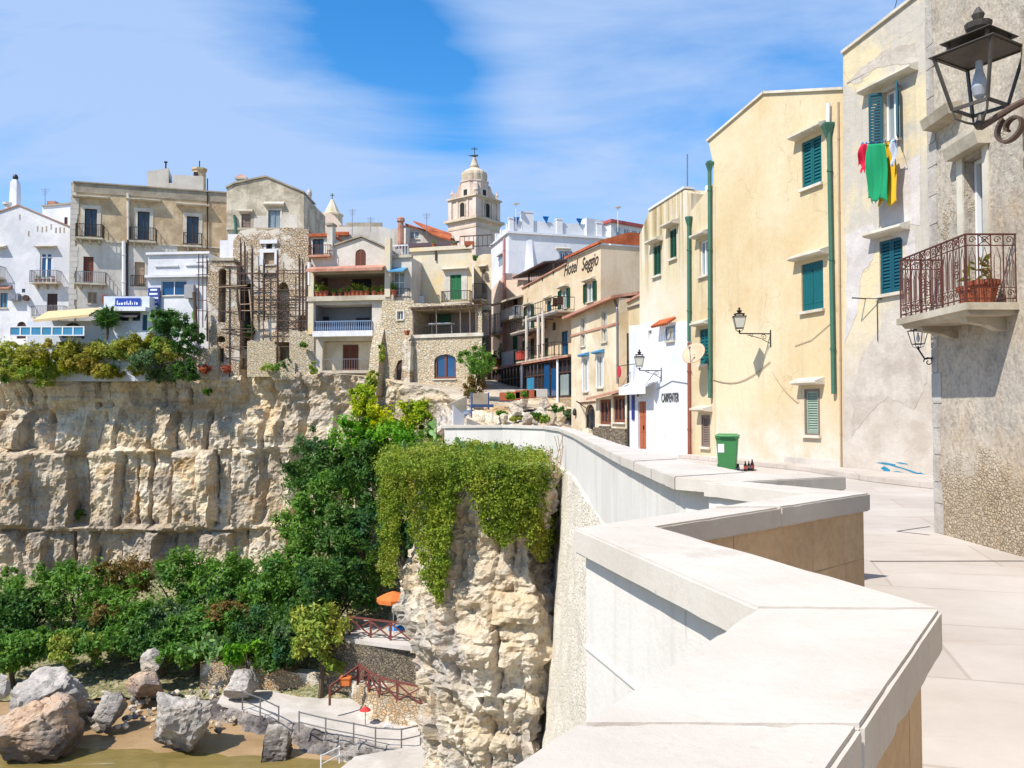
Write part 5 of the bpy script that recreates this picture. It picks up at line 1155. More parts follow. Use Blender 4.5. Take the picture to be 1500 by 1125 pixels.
def hotel():
    f = FH
    h = House('hotel', 'cream hotel with green shutters, tiered steel balconies and painted script lettering', 'hotel', f,
              [(765, 640), (765, 423), (831, 387), (831, 380), (880, 358), (880, 640)], MT['hotel'], extv=Vector((1, .35, 0)).normalized()*12)
    h.win(822.5, 424, 831, 452, 'open', 'greendk', glass='glasspale', hood=True, hk=dict(ex=.3)); h.win(860, 414, 869.5, 442, 'open', 'greendk', glass='glasspale', hood=True, hk=dict(ex=.35))
    h.win(771.5, 449, 779, 487, 'open', 'greendk', glass='glasspale', hood=True, sill=False); h.win(770.5, 498, 778.5, 532, 'open', 'greendk', glass='glasspale', sill=False, hood=True)
    h.win(801, 440, 807, 464, 'closed', 'tealdk', arch=.45, hood=True, sill=False); h.win(795, 495, 803, 525, 'door', 'greendk'); h.win(822, 485, 832, 520, 'glass', glass='glassblue', fmat='tealdk', sill=False); h.win(808, 472, 814, 484, 'dark', sill=False)
    h.done()
    # tiled roof edge and roof terrace wall
    A, B = f.hit(831, 380), f.hit(881, 357); q = MB(); q.hexa([f.pt(u, v+dv, o) for dv in (0, .16) for u, v, o in ((A[0], A[1], .25), (B[0], B[1], .25), (B[0], B[1]+.3, -.6), (A[0], A[1]+.3, -.6))]); h.part(q, 'roof_edge', MT['tile'])
    q = MB(); B2 = f.pt(B[0], B[1]+.05); e = Vector((1, .35, 0)).normalized()
    q.hexa([B2+f.o*.2, B2+e*7+f.o*.2, B2+e*7-f.o*2+Vector((0, 0, .75)), B2-f.o*2+Vector((0, 0, .75))]+[p+Vector((0, 0, .12)) for p in (B2+f.o*.2, B2+e*7+f.o*.2, B2+e*7-f.o*2+Vector((0, 0, .75)), B2-f.o*2+Vector((0, 0, .75)))]); h.part(q, 'roof', MT['tile'])
    A, B = f.hit(765, 423), f.hit(831, 387); q = MB(); q.hexa([f.pt(u, v+dv, o) for dv in (0, .10) for u, v, o in ((A[0], A[1], .12), (B[0], B[1], .12), (B[0], B[1], -.3), (A[0], A[1], -.3))]); h.part(q, 'terrace_edge', MT['tilepale'])
    # script lettering along the top
    lm = simple('dark_script_paint', C(64, 50, 48), .7)
    lettering(h, 'Hotel', 826, 405, 1.25, lm, f, .35, rise=.0, x1=847); lettering(h, 'Seggio', 852, 397, 1.25, lm, f, .35, rise=.0, x1=877)
    # roof terrace pergola
    A, B = f.hit(759, 409), f.hit(805, 386); p = [f.pt(A[0], A[1], .5), f.pt(B[0], B[1], .5), f.pt(B[0], B[1]+.5, -3), f.pt(A[0], A[1]+.5, -3)]
    q = MB(); q.hexa(p+[v+Vector((0, 0, .14)) for v in p]); r = h.part(q, 'pergola_roof', MT['browndk'])
    for x, y0, y1 in ((775, 404, 421), (795, 392, 411), (811, 388, 402)):
        q = MB(); u, v = f.hit(x, y1); q.bar(f.pt(u, v, .02), f.pt(u, f.hit(x, y0)[1]+.1, .02), .12); h.part(q, 'pergola_post', MT['browndk'], r)
    q = MB(); u0 = f.hit(775, 412)[0]; u1 = f.hit(829, 390)[0]; z = f.hit(775, 421)[1]
    rail_u(f, q, u0, u1, f.hit(800, 404)[1], f.hit(800, 404)[1]+.85, -.05, .02, .4, False); h.part(q, 'terrace_railing', MT['iron'])
    # steel galleries in front
    def gallery(x0, x1, y, yr, out, nm='gallery'):
        u0, u1 = f.hit(x0, y)[0], f.hit(x1, y)[0]; z = f.hit((x0+x1)/2, y)[1]; q = MB(); f.box(q, u0, u1, z-.12, z, 0, out); p = h.part(q, nm, MT['slab'])
        q = MB(); rail_u(f, q, u0, u1, z, z+.95, out-.05, .018, .5); h.part(q, 'railing', MT['iron'], p)
        q = MB(); n = 4
        for i in range(n): a = u0+(u1-u0)*(i+.5)/n; q.bar(f.pt(a, z-.2, 0), f.pt(a, z-.2, out), .09)
        q.bar(f.pt(u0, z-.2, out-.08), f.pt(u1, z-.2, out-.08), .12); h.part(q, 'joist', MT['steel'], p); return z
    gallery(793, 842, 462, 0, 1.5); gallery(768, 800, 485, 0, 1.3); gallery(784, 842, 526, 0, 1.6)
    for x, y0, y1 in ((793, 464, 545), (818, 457, 600), (811, 462, 520)):
        u, _ = f.hit(x+5, y0); q = MB(); o = 1.5; z0 = f.hit(x+5, y1)[1]; z1 = f.hit(x+5, y0)[1]; q.tube([f.pt(u, z0-1.0, o), f.pt(u, z1, o)], .12, 8); h.part(q, 'gallery_post', MT['oldwhite'])
    chairs_on(f, 836, 455, .9, 'dark chair on the upper hotel balcony under the lettering', 'chairs on the hotel balconies'); chairs_on(f, 829, 457, .9, 'dark chair further along the upper hotel balcony', 'chairs on the hotel balconies')
    chairs_on(f, 813, 521, 1.0, 'dark chair on the lower hotel balcony between white posts', 'chairs on the hotel balconies'); chairs_on(f, 807, 522, .9, 'dark chair second on the lower hotel balcony', 'chairs on the hotel balconies')
    u, v = f.hit(785, 528); tag(MB().box(f.pt(u, v+.32, 1.3), f.u*.55, f.n*.2, (0, 0, .28)).box(f.pt(u, v+.64, 1.3), f.u*.58, f.n*.23, (0, 0, .03)).build('crate', simple('red_plastic_crate', C(206, 90, 80), .6)), 'red plastic box on the lower hotel balcony', 'crate')
    # glazed veranda at street level with a tiled lean-to roof
    fo = f.off(2.6); r = 'browndk'
    A, B = (720, 546), (838, 518)
    ua, va = fo.hit(*A); ub, vb = fo.hit(*B); zr = (va+vb)/2
    q = MB(); q.hexa([f.pt(ua, zr, 2.9), f.pt(ub, zr, 2.9), f.pt(ub, zr+.45, .02), f.pt(ua, zr+.45, .02)]+[f.pt(ua, zr+.12, 2.9), f.pt(ub, zr+.12, 2.9), f.pt(ub, zr+.57, .02), f.pt(ua, zr+.57, .02)]); ver = h.part(q, 'veranda_roof', MT['tilepale'])
    z0 = zr-2.5; q = MB(); fo.box(q, ua+.3, ub, z0, zr-.05, -.12, -.08); h.part(q, 'veranda_glazing', MT['glass'], ver)
    q = MB(); n = 22
    for i in range(n+1):
        a = ua+.3+(ub-ua-.3)*i/n; fo.box(q, a-.05, a+.05, z0, zr, -.08, .02)
    for zz in (z0+.03, z0+1.6, zr-.06): fo.box(q, ua+.3, ub, zz-.05, zz+.05, -.08, .025)
    h.part(q, 'veranda_frame', MT['browndk'], ver)
    for x0, x1, m, hi in ((773, 783, 'glasscyan', .62), (798, 806, 'glassblue', .95), (809, 817, 'glassblue', .80), (822, 834, 'glasspale', .6)):
        a, b = fo.hit(x0, 550)[0], fo.hit(x1, 550)[0]; q = MB(); fo.box(q, a, b, z0+.1, z0+2.4*hi, .01, .06); h.part(q, 'veranda_door', MT[m], ver)
    q = MB(); fo.box(q, ua+.2, ub, z0-3.5, z0, -2.55, .0); h.part(q, 'veranda_base', MT['rubble4'], ver)
    for x in (766, 819): a = fo.hit(x, 560)[0]; q = MB(); q.tube([fo.pt(a, z0-1.2, .1), fo.pt(a, zr, .1)], .09, 8); h.part(q, 'veranda_post', MT['whitepaint'], ver)
    fo2 = fo; a, b = fo2.hit(721, 560)[0], fo2.hit(736, 560)[0]; q = MB(); fo2.box(q, a-.2, b+.2, z0-.9, z0+.9, .12, .2); h.part(q, 'cream_screen', MT['cream'], ver)
hotel()

def pink_house():
    f = FP
    h = House('pink_house', 'narrow pale pink and apricot house beside the hotel with green shutters', 'house', f, [(717, 620), (717, 428), (740, 400), (740, 410), (766, 410), (766, 620)], MT['pinkish'], 8)
    h.win(733, 443, 738.5, 479, 'closed', 'greywood', sill=False); h.win(731.5, 502, 737.5, 535, 'closed', 'green', sill=False); h.win(750.5, 491, 758, 532, 'closed', 'green', sill=False, hood=True); h.win(750, 435, 758, 458, 'dark', sill=False); h.done()
    h.box('apricot_panel', 743, 456, 765, 550, -.02, .03, MT['orange']) if False else None
    h.pipe([(741, 350), (740.5, 555)], .13, 'pinkpipe'); h.balc(723, 740, 489, 463, .9, rail='bluerail', brk=1); h.balc(743, 766, 467, 452, .7, rail='whitepaint', brk=1); h.balc(745, 764, 540, 515, .7, rail='whitepaint', brk=1)
    u0, v0, u1, v1 = f.rect(743, 440, 767, 446); q = MB(); f.prof(q, u0, u1, [(0, v1+.25), (1.5, v1-.2), (1.5, v1-.35), (0, v1+.1)]); h.part(q, 'canopy', MT['slab'])
    flower_pot(f.P(737, 537, .5), 2.2, 'big potted plant below the lower green shutter of the pink house', 'pots at the pink house', 'leafmid', 50)
pink_house()

def cream_house():
    f = FC
    h = House('cream_house', 'cream three storey house with a sloping tiled roof and pale framed tall windows', 'house', f, [(837, 655), (837, 466), (902, 436), (907, 436), (907, 655)], MT['cream'], 7)
    for r in ((851, 465, 857.5, 507), (881.5, 455, 889.5, 501)): h.win(*r, 'glass', glass='glasspale', fmat='lintel', sill=True, surround='lintel', sw=.08)
    for r in ((854.5, 525, 861.5, 574), (875, 521, 883.5, 568)): h.win(*r, 'glass', glass='glasspale', fmat='whitepaint', hood=True, hmat='bluecloth', surround='whitepaint', sw=.12)
    h.win(857.5, 592, 871.5, 640, 'glass', glass='glass', fmat='browndk', arch=.6, sill=False, name='door'); h.done()
    A, B = f.hit(834, 467), f.hit(907.5, 436); q = MB(); q.hexa([f.pt(A[0], A[1]-.05, .5), f.pt(B[0], B[1]-.05, .5), f.pt(B[0], B[1]+.9, -5), f.pt(A[0], A[1]+.9, -5)]+[f.pt(A[0], A[1]+.1, .5), f.pt(B[0], B[1]+.1, .5), f.pt(B[0], B[1]+1.05, -5), f.pt(A[0], A[1]+1.05, -5)]); h.part(q, 'roof', MT['tilepale'])
    A, B = f.hit(837, 492), f.hit(907, 472); q = MB(); f.box(q, A[0], B[0], A[1]-.06, A[1]+.06, 0, .06); h.part(q, 'string_course', MT['tilepale'])
    h.pipe([(902, 440), (906, 452), (906.5, 562)], .055, 'steel')
    q = MB(); q.bar(f.P(850, 590, .05), f.P(873, 588, 1.2), .05); q.bar(f.P(850, 590, .05), f.P(873, 588, .05), .05); q.bar(f.P(870, 604, .1), f.P(873, 588, 1.2), .04); h.part(q, 'awning_frame', MT['brown'])
    q = MB(); c = f.P(844, 604, .1); q.lathe(c, [(.05, -.2), (.14, -.1), (.10, .15), (.03, .25)], 8); h.part(q, 'wall_lamp', MT['iron'])
    # porch with brown windows under its own tiled roof
    f2 = FC.off(0); P0 = PD(872, 605, 44.5); P1 = PD(920, 605, 40.0); g = Fac((P0.x, P0.y), (P1.x, P1.y))
    k = House('porch', 'low porch with brown framed windows and a faded tiled roof beside the white house', 'porch', g, [(873, 665), (873, 584), (918, 574), (918, 665)], MT['cream'], 4)
    k.win(878, 585, 895, 622, 'glass', fmat='brown', mull=2, fw=.16, sill=True); k.win(898, 580, 915.5, 619, 'glass', fmat='brown', mull=2, fw=.16, sill=True); k.done()
    A, B = g.hit(870, 585), g.hit(920, 573); q = MB(); q.hexa([g.pt(A[0], A[1]-.06, .45), g.pt(B[0], B[1]-.06, .45), g.pt(B[0], B[1]+.55, -2.2), g.pt(A[0], A[1]+.55, -2.2)]+[g.pt(A[0], A[1]+.08, .45), g.pt(B[0], B[1]+.08, .45), g.pt(B[0], B[1]+.7, -2.2), g.pt(A[0], A[1]+.7, -2.2)]); k.part(q, 'roof', MT['tilepale'])
    k.box('stone_base', 872, 627, 919, 660, -.02, .12, MT['rubble3'])
    # yellow wall behind, between the cream house and the white one
    P0 = PD(902, 605, 47); P1 = PD(945, 605, 41); g2 = Fac((P0.x, P0.y), (P1.x, P1.y))
    w = House('yellow_annex', 'plain yellow annex wall between the cream house and the white house', 'house', g2, [(903, 650), (903, 470), (915, 440), (945, 432), (945, 650)], MT['yellow2'], 5); w.done()
    A, B = g2.hit(903, 452), g2.hit(945, 431); q = MB(); q.hexa([g2.pt(u, v+dv, o) for dv in (0, .12) for u, v, o in ((A[0], A[1], .12), (B[0], B[1], .12), (B[0], B[1], -.3), (A[0], A[1], -.3))]); w.part(q, 'roof_edge', MT['tilepale'])
    q = MB(); q.tube([g2.P(906, 470, .05), g2.P(918, 452, .05), g2.P(938, 446, .05)], .05, 6); w.part(q, 'drainpipe', MT['steel'])
cream_house()

def big_white_house():
    c = PD(745, 605, 80.0); e = PD(950, 605, 84.0); f = Fac((c.x, 80.0), (e.x, 84.0)); l = Vector((-.28, 1, 0)).normalized()
    h = House('white_villa', 'big whitewashed house with a parapet of low posts above the hotel', 'house', f, [(745, 620), (745, 341), (950, 352), (950, 620)], MT['white2'], extv=l*7)
    h.win(821, 370, 828, 385, 'glass', glass='glassblue', surround='bluerail', sw=.1, hood=True, hk=dict(gap=.3, ex=.5)); h.win(829.5, 370, 836.5, 385, 'glass', glass='glassblue', surround='bluerail', sw=.1); h.done()
    P0 = c+l*7; fl = Fac((P0.x, P0.y), (c.x, c.y))
    for x0, y0, x1, y1 in ((731, 374, 737, 389), (731, 414, 737, 420), (733, 440, 738, 470)):
        u0, v0, u1, v1 = fl.rect(x0, y0, x1, y1); q = MB(); fl.box(q, u0, u1, v0, v1, -.02, .02); w = h.part(q, 'window', MT['glasspale']); q = MB(); fl.box(q, u0-.2, u1+.2, v1, v1+.2, 0, .3); h.part(q, 'hood', MT['white'], w)
    q = MB(); f.box(q, -.15, f.len+.1, h.uv[1][1]-.05, h.uv[1][1]+.16, -.2, .22); fl.box(q, 0, fl.len, h.uv[1][1]-.04, h.uv[1][1]+.15, -.2, .2); h.part(q, 'cornice', MT['white2'])
    zt = h.uv[1][1]+.16; q = MB(); f.box(q, .4, f.len-4, zt, zt+1.25, -.5, -.3); fl.box(q, .5, fl.len-.3, zt, zt+.75, -.5, -.3); h.part(q, 'parapet', MT['white2'])
    for u, hh, w in ((.35, 1.3, .22), (2.0, 2.0, .6), (5.35, 1.5, .3), (9.6, 1.4, .3)): q = MB(); f.box(q, u-w, u+w, zt, zt+hh, -.7, -.1); f.box(q, u-w-.06, u+w+.06, zt+hh, zt+hh+.12, -.75, -.05); h.part(q, 'parapet_post', MT['white2'])
    for u in (1.2, 3.2, 5.6): q = MB(); fl.box(q, u-.2, u+.2, zt, zt+1.0, -.6, -.15); h.part(q, 'parapet_post', MT['white2'])
    for x, y in ((757, 323), (800, 322), (849, 325)):
        u, v = f.hit(x, y); q = MB(); a = f.pt(u, v+.32, -.08); q.tube([a-f.u*.3, a+f.u*.3], .06, 6); q.add([f.pt(u-.28, v+.28, -.1), f.pt(u+.28, v+.28, -.1), f.pt(u+.12, v-.35, -.16), f.pt(u-.28, v+.28, -.22), f.pt(u+.28, v+.28, -.22), f.pt(u+.12, v-.35, -.2)], [(0, 2, 1), (3, 4, 5), (0, 1, 4, 3), (1, 2, 5, 4), (2, 0, 3, 5)])
        tag(q.build('terrace_lamp', simple('bright_blue_paint', C(20, 120, 200), .5)), ('bright blue lamp at the corner of the white roof parapet', 'bright blue lamp in the middle of the white roof parapet', 'bright blue lamp at the right of the white roof parapet')[(x > 780)+(x > 820)], 'lamp', 'blue lamps on the white parapet')
    # swelling buttress
    q = MB(); rows = []
    for i in range(15):
        t = i/14; y = 350+t*125; v = f.hit(775, y)[1]; o = .05+1.7*t**1.3; ul = f.hit(770-14*t**2, y)[0]; ur = f.hit(783+8*t, y)[0]; uw = f.hit(779+3*t, y)[0]
        rows.append([f.pt(ul, v, -.02), f.pt(ul+.3, v, o*.7), f.pt(uw, v, o), f.pt(ur, v, -.02)])
    for i in range(15): q.v += [tuple(p) for p in rows[i]]
    for i in range(14):
        for k in range(3): q.f.append((i*4+k, i*4+k+1, i*4+k+5, i*4+k+4))
    q.f.append((0, 1, 2, 3)); h.part(q, 'buttress', MT['white2'])
    # roof-top room with red trim
    P0 = PD(897, 605, 82.5); P1 = PD(952, 605, 85); g = Fac((P0.x, P0.y), (P1.x, P1.y))
    k = House('roof_room', 'glazed roof room with red trim on top of the white house', 'roof room', g, [(895, 362), (895, 325), (952, 335), (952, 362)], MT['white2'], 5)
    k.win(903, 332, 909, 350, 'glass', glass='glasspale', sill=False); k.win(914, 335, 922, 352, 'glass', glass='glasspale', sill=False); k.win(926, 337, 933, 352, 'glass', glass='glasspale', sill=False); k.win(936, 338, 942, 353, 'glass', glass='glasspale', sill=False); k.done()
    A, B = g.hit(895, 326), g.hit(952, 336); q = MB(); q.hexa([g.pt(u, v+dv, o) for dv in (0, .3) for u, v, o in ((A[0]-.2, A[1], .3), (B[0], B[1], .3), (B[0], B[1], -1), (A[0]-.2, A[1], -1))]); k.part(q, 'roof_trim', simple('red_trim', C(190, 90, 84), .7))
    k.box('roof_block', 868, 318, 893, 345, -2.5, -1, MT['white2'])
big_white_house()

# ------------------------------------------------------------------ cathedral bell tower
def bell_tower():
    d = 108.0; c = PD(693, 605, d); sc = d/FPX
    def Z(y): return PD(693, y, d).z
    r = thing('bell_tower', 'pale pinkish stone baroque bell tower with a ribbed bulb top rising over the roofs', 'bell tower', (c.x, c.y, 5)); ph = math.radians(39)
    m = plaster('pale_pink_limestone', C(234, 214, 198), C(214, 192, 178), C(150, 134, 122), .5, streak=.5, bump=.4); m2 = plaster('honey_limestone', C(222, 204, 180), C(198, 180, 158), C(146, 130, 112), .5, streak=.5, bump=.4)
    ax = Vector((math.cos(ph), -math.sin(ph), 0)); ay = Vector((math.sin(ph), math.cos(ph), 0)); base = Vector((c.x, c.y+2.6, 0))
    def sq(mb, s, z0, z1, s2=None):
        s2 = s2 or s; mb.hexa([base+ax*a*s+ay*b*s+Vector((0, 0, z0)) for a, b in ((-1, -1), (1, -1), (1, 1), (-1, 1))]+[base+ax*a*s2+ay*b*s2+Vector((0, 0, z1)) for a, b in ((-1, -1), (1, -1), (1, 1), (-1, 1))])
    S = 2.45
    q = MB(); sq(q, S*1.02, 5, Z(324)); q.build('shaft', m, r)
    q = MB(); sq(q, S*1.05, Z(334), Z(331)); sq(q, S*1.08, Z(325), Z(322.5)); sq(q, S*1.2, Z(322.4), Z(318.5)); sq(q, S*1.02, Z(291), Z(288.5)); sq(q, S*1.10, Z(288.4), Z(286)); q.build('cornice', m2, r)
    q = MB(); sq(q, S*.95, Z(318.4), Z(291)); q.build('belfry', m, r)
    q = MB()
    for a in (-1, 1):
        for b in (-1, 1): p = base+ax*a*S*.9+ay*b*S*.9; q.box(p+Vector((0, 0, (Z(318.3)+Z(291))/2)), ax*.3, ay*.3, (0, 0, (Z(291)-Z(318.3))/2-.01))
    q.build('corner_pier', m, r)
    for nrm, tn in ((-ay, ax), (ax, ay)):
        q = MB(); hw = .48; z0, z1 = Z(315), Z(294); f = base+nrm*(S*.95+.02); poly = [f-tn*hw+Vector((0, 0, z0)), f+tn*hw+Vector((0, 0, z0))]+[f+tn*hw*math.cos(math.pi*k/8)+Vector((0, 0, z1-hw+hw*math.sin(math.pi*k/8))) for k in range(9)]
        q.prism(poly, -nrm*.04+nrm*.06); w = q.build('bell_opening', MT['dark'], r)
        q = MB(); q.tube([p+nrm*.05 for p in poly[1:]+[poly[0]]], .10, 5); q.build('arch_moulding', m2, w)
        for s in (-1, 1): q = MB(); p = f+tn*s*(hw+.45); q.box(p+Vector((0, 0, (Z(316)+Z(292))/2)), tn*.13, nrm*.1, (0, 0, (Z(292)-Z(316))/2)); q.build('pilaster', m, r)
    cc = Vector((base.x, base.y, 0)); R = 1.95
    q = MB(); q.lathe(cc, [(R, Z(286)), (R, Z(262)), (R*1.06, Z(262)), (R*1.06, Z(260)), (R*.96, Z(260))], 8, -ph+math.pi/8); q.build('drum', m, r)
    for k in range(4):   # scroll buttresses on the diagonals
        a = -ph+math.pi/4+k*math.pi/2; d_ = Vector((math.cos(a), math.sin(a), 0)); t = Vector((-d_.y, d_.x, 0)); q = MB()
        prof = [(R*.9, Z(286)), (R*1.62, Z(286)), (R*1.64, Z(281)), (R*1.42, Z(279)), (R*1.22, Z(274)), (R*1.12, Z(266)), (R*.9, Z(263))]
        q.prism([cc+d_*x+Vector((0, 0, z))-t*.28 for x, z in prof], t*.56); q.lathe(cc+d_*R*1.55+Vector((0, 0, Z(281))), [(.2, 0), (.3, .2), (.1, .5), (.02, .95)], 6); q.build('scroll_buttress', m, r)
    for k in range(4):
        a = -ph-math.pi/2+k*math.pi/2; d_ = Vector((math.cos(a), math.sin(a), 0)); t = Vector((-d_.y, d_.x, 0)); q = MB(); f = cc+d_*(R*.93); q.box(f+Vector((0, 0, (Z(284)+Z(274))/2)), t*.30, d_*.05, (0, 0, (Z(274)-Z(284))/2)); q.build('drum_window', MT['dark'], r)
    q = MB(); prof = [(R*.84, Z(260)), (R*.86, Z(256)), (R*.88, Z(250)), (R*.84, Z(246)), (R*.64, Z(242.5)), (R*.42, Z(240)), (R*.32, Z(238))]; n = 48; vs = []
    for rr, z in prof:
        for k in range(n): a = 2*math.pi*k/n; b = rr*(1+.055*abs(math.sin(a*6))); vs.append((cc.x+b*math.cos(a), cc.y+b*math.sin(a), z))
    q.add(vs, [(i*n+k, i*n+(k+1) % n, i*n+n+(k+1) % n, i*n+n+k) for i in range(len(prof)-1) for k in range(n)]+[tuple((len(prof)-1)*n+k for k in range(n))]); q.build('bulb_dome', m2, r)
    q = MB(); q.lathe(cc, [(R*.36, Z(238)), (R*.27, Z(233)), (R*.11, Z(223)), (R*.13, Z(222))], 12); q.build('spire', m2, r, True)
    q = MB(); q.tube([cc+Vector((0, 0, Z(224))), cc+Vector((0, 0, Z(206)))], .05, 6); q.bar(cc+Vector((-.42, 0, Z(209))), cc+Vector((.42, 0, Z(209))), .09); q.lathe(cc+Vector((0, 0, Z(222))), [(.1, 0), (.24, .15), (.1, .3)], 8)
    q.add([cc+Vector(v) for v in ((-1.0, 0, Z(218.6)), (-.3, .04, Z(220.4)), (.45, .04, Z(220.2)), (.55, 0, Z(217.5)), (-.2, .04, Z(218.2)), (-.3, -.04, Z(220.4)), (.45, -.04, Z(220.2)), (-.2, -.04, Z(218.2)))], [(0, 1, 4), (1, 2, 3, 4), (0, 7, 5), (5, 7, 3, 6), (0, 4, 7), (4, 3, 7), (0, 5, 1), (1, 5, 6, 2), (2, 6, 3)]); q.build('weather_vane', MT['iron'], r)
bell_tower()

# ------------------------------------------------------------------ far row of houses on the cliff, left to right
def white_gable_house():
    f = Fac.px((-160, 70), (104, 70))
    h = House('gabled_white_house', 'whitewashed gabled house at the far left with a blue balcony window', 'house', f, [(-150, 505), (-150, 375), (-8, 313), (28, 301), (104, 333), (104, 505)], MT['white'], 9, zb=4.2)
    h.win(58.5, 370, 76.5, 408, 'glass', glass='glassblue', fmat='whitepaint', trans=.82, sill=False, hood=True, hk=dict(gap=.4, ex=.35, out=.45), fw=.12)
    h.win(68.5, 430, 84, 463, 'door', 'browndk'); h.win(0, 429, 11, 451, 'glass', glass='glasscyan', fmat='greywood', sill=True); h.win(24.5, 471, 38, 496, 'door', 'browndk', arch=.4); h.win(32, 423, 37, 428.5, 'dark', sill=False, rec=.08)
    h.win(-60, 370, -42, 408, 'glass', glass='glassblue', sill=False)
    h.done()
    p = h.balc(50, 90, 415, 398, .75, rail='steel', brk=3); h.balc(-30, 8, 409, 392, .75, rail='steel', brk=2); h.balc(50, 98, 464, 449, .5, rail='steel', brk=2)
    q = MB(); u0, v0, u1, v1 = f.rect(-8, 358, 10, 364); f.prof(q, u0, u1, [(0, v0), (.45, v0+.05), (.45, v0+.14), (0, v0+.3)]); h.part(q, 'hood', MT['lintel'])
    u0, v0, u1, v1 = f.rect(-12, 419, 18, 424); q = MB(); f.prof(q, u0, u1, [(0, v0), (.5, v0), (.5, v0+.1), (0, v0+.35)]); h.part(q, 'tile_hood', MT['tilepale'])
    for a, b in (((-8, 313), (28, 301)), ((28, 301), (104, 333))):
        A, B = f.hit(*a), f.hit(*b); q = MB(); q.hexa([f.pt(u, v+dv, o) for dv in (0, .09) for u, v, o in ((A[0], A[1], .1), (B[0], B[1], .1), (B[0], B[1], -4), (A[0], A[1], -4))]); h.part(q, 'roof_edge', MT['tilepale'])
    for x, y in ((29, 318), (42, 342), (55, 335), (62, 336), (68, 335), (75, 332), (82, 337), (88, 337), (94, 337)):
        u, v = f.hit(x, y); q = MB(); f.box(q, u-.06, u+.06, v-.25, v+.22, .0, .012); h.part(q, 'wall_slit', MT['greyband'])
    for i, x in enumerate((58, 64, 70, 76, 83)): flower_pot(f.P(x, 414.5, .5), .8, 'small flower pot on the white balcony below the blue window', 'flower pots on the white balcony', ('leafmid', 'leafred', 'leafmid')[i % 3], 24)
    u, v = f.hit(24, 436); tag(MB().box(f.pt(u, v, .25), f.u*.42, f.n*.2, (0, 0, .3)).box(f.pt(u, v, .46), f.u*.2, f.n*.012, (0, 0, .2)).build('air_conditioner', simple('grey_unit', C(140, 144, 156), .6), bevel=.02), 'grey air conditioner box on the far left white house wall', 'air conditioner')
    u, v = f.hit(40, 437); q = MB(); q.tube([f.pt(u, v, .1), f.pt(u, v, .3)], .26, 12); tag(q.build('wall_vent', MT['browndk']), 'round dark vent on the white house wall beside the air conditioner', 'vent')
    # tall white chimney stack behind, and low white roof volume with a pinkish chimney
    f2 = Fac.px((-40, 80), (110, 80)); r = thing('chimney_tower', 'slim white pointed chimney tower with a dark cap behind the gabled house', 'chimney', f2.P(13, 310)); c = f2.P(12.5, 310, -1); sc = 80/FPX
    q = MB(); q.lathe(c, [(8.5*sc, -2), (8*sc, 10*sc), (7*sc, 45*sc), (6*sc, 48*sc), (3.5*sc, 52*sc)], 4, math.pi/4); q.build('stack', MT['white'], r); q = MB(); q.lathe(c, [(2*sc, 51.5*sc), (3.6*sc, 53*sc), (3.8*sc, 56*sc), (2.5*sc, 59*sc), (1*sc, 60*sc)], 10); q.build('cap', MT['iron'], r)
    q = MB(); q.lathe(c-Vector((.55, 0, 0)), [(.4, -2), (.4, .9), (.6, .9), (.6, 1.1)], 8); q.build('side_stack', MT['oldwhite'], r)
    h2 = House('white_roof_block', 'plain white upper storey behind the gabled house roof', 'house', f2, [(62, 360), (62, 302), (106, 298), (106, 360)], MT['white'], 5); h2.win(94, 318, 99, 330, 'door', 'brown'); h2.done(); h2.box('chimney', 68, 294, 80, 304, -.9, -.1, MT['tilepale'])
    q = MB(); A = f2.P(62, 302, .05); B = f2.P(106, 298, .05); q.bar(A, B, .16); h2.part(q, 'roof_edge', MT['greyband'])
white_gable_house()

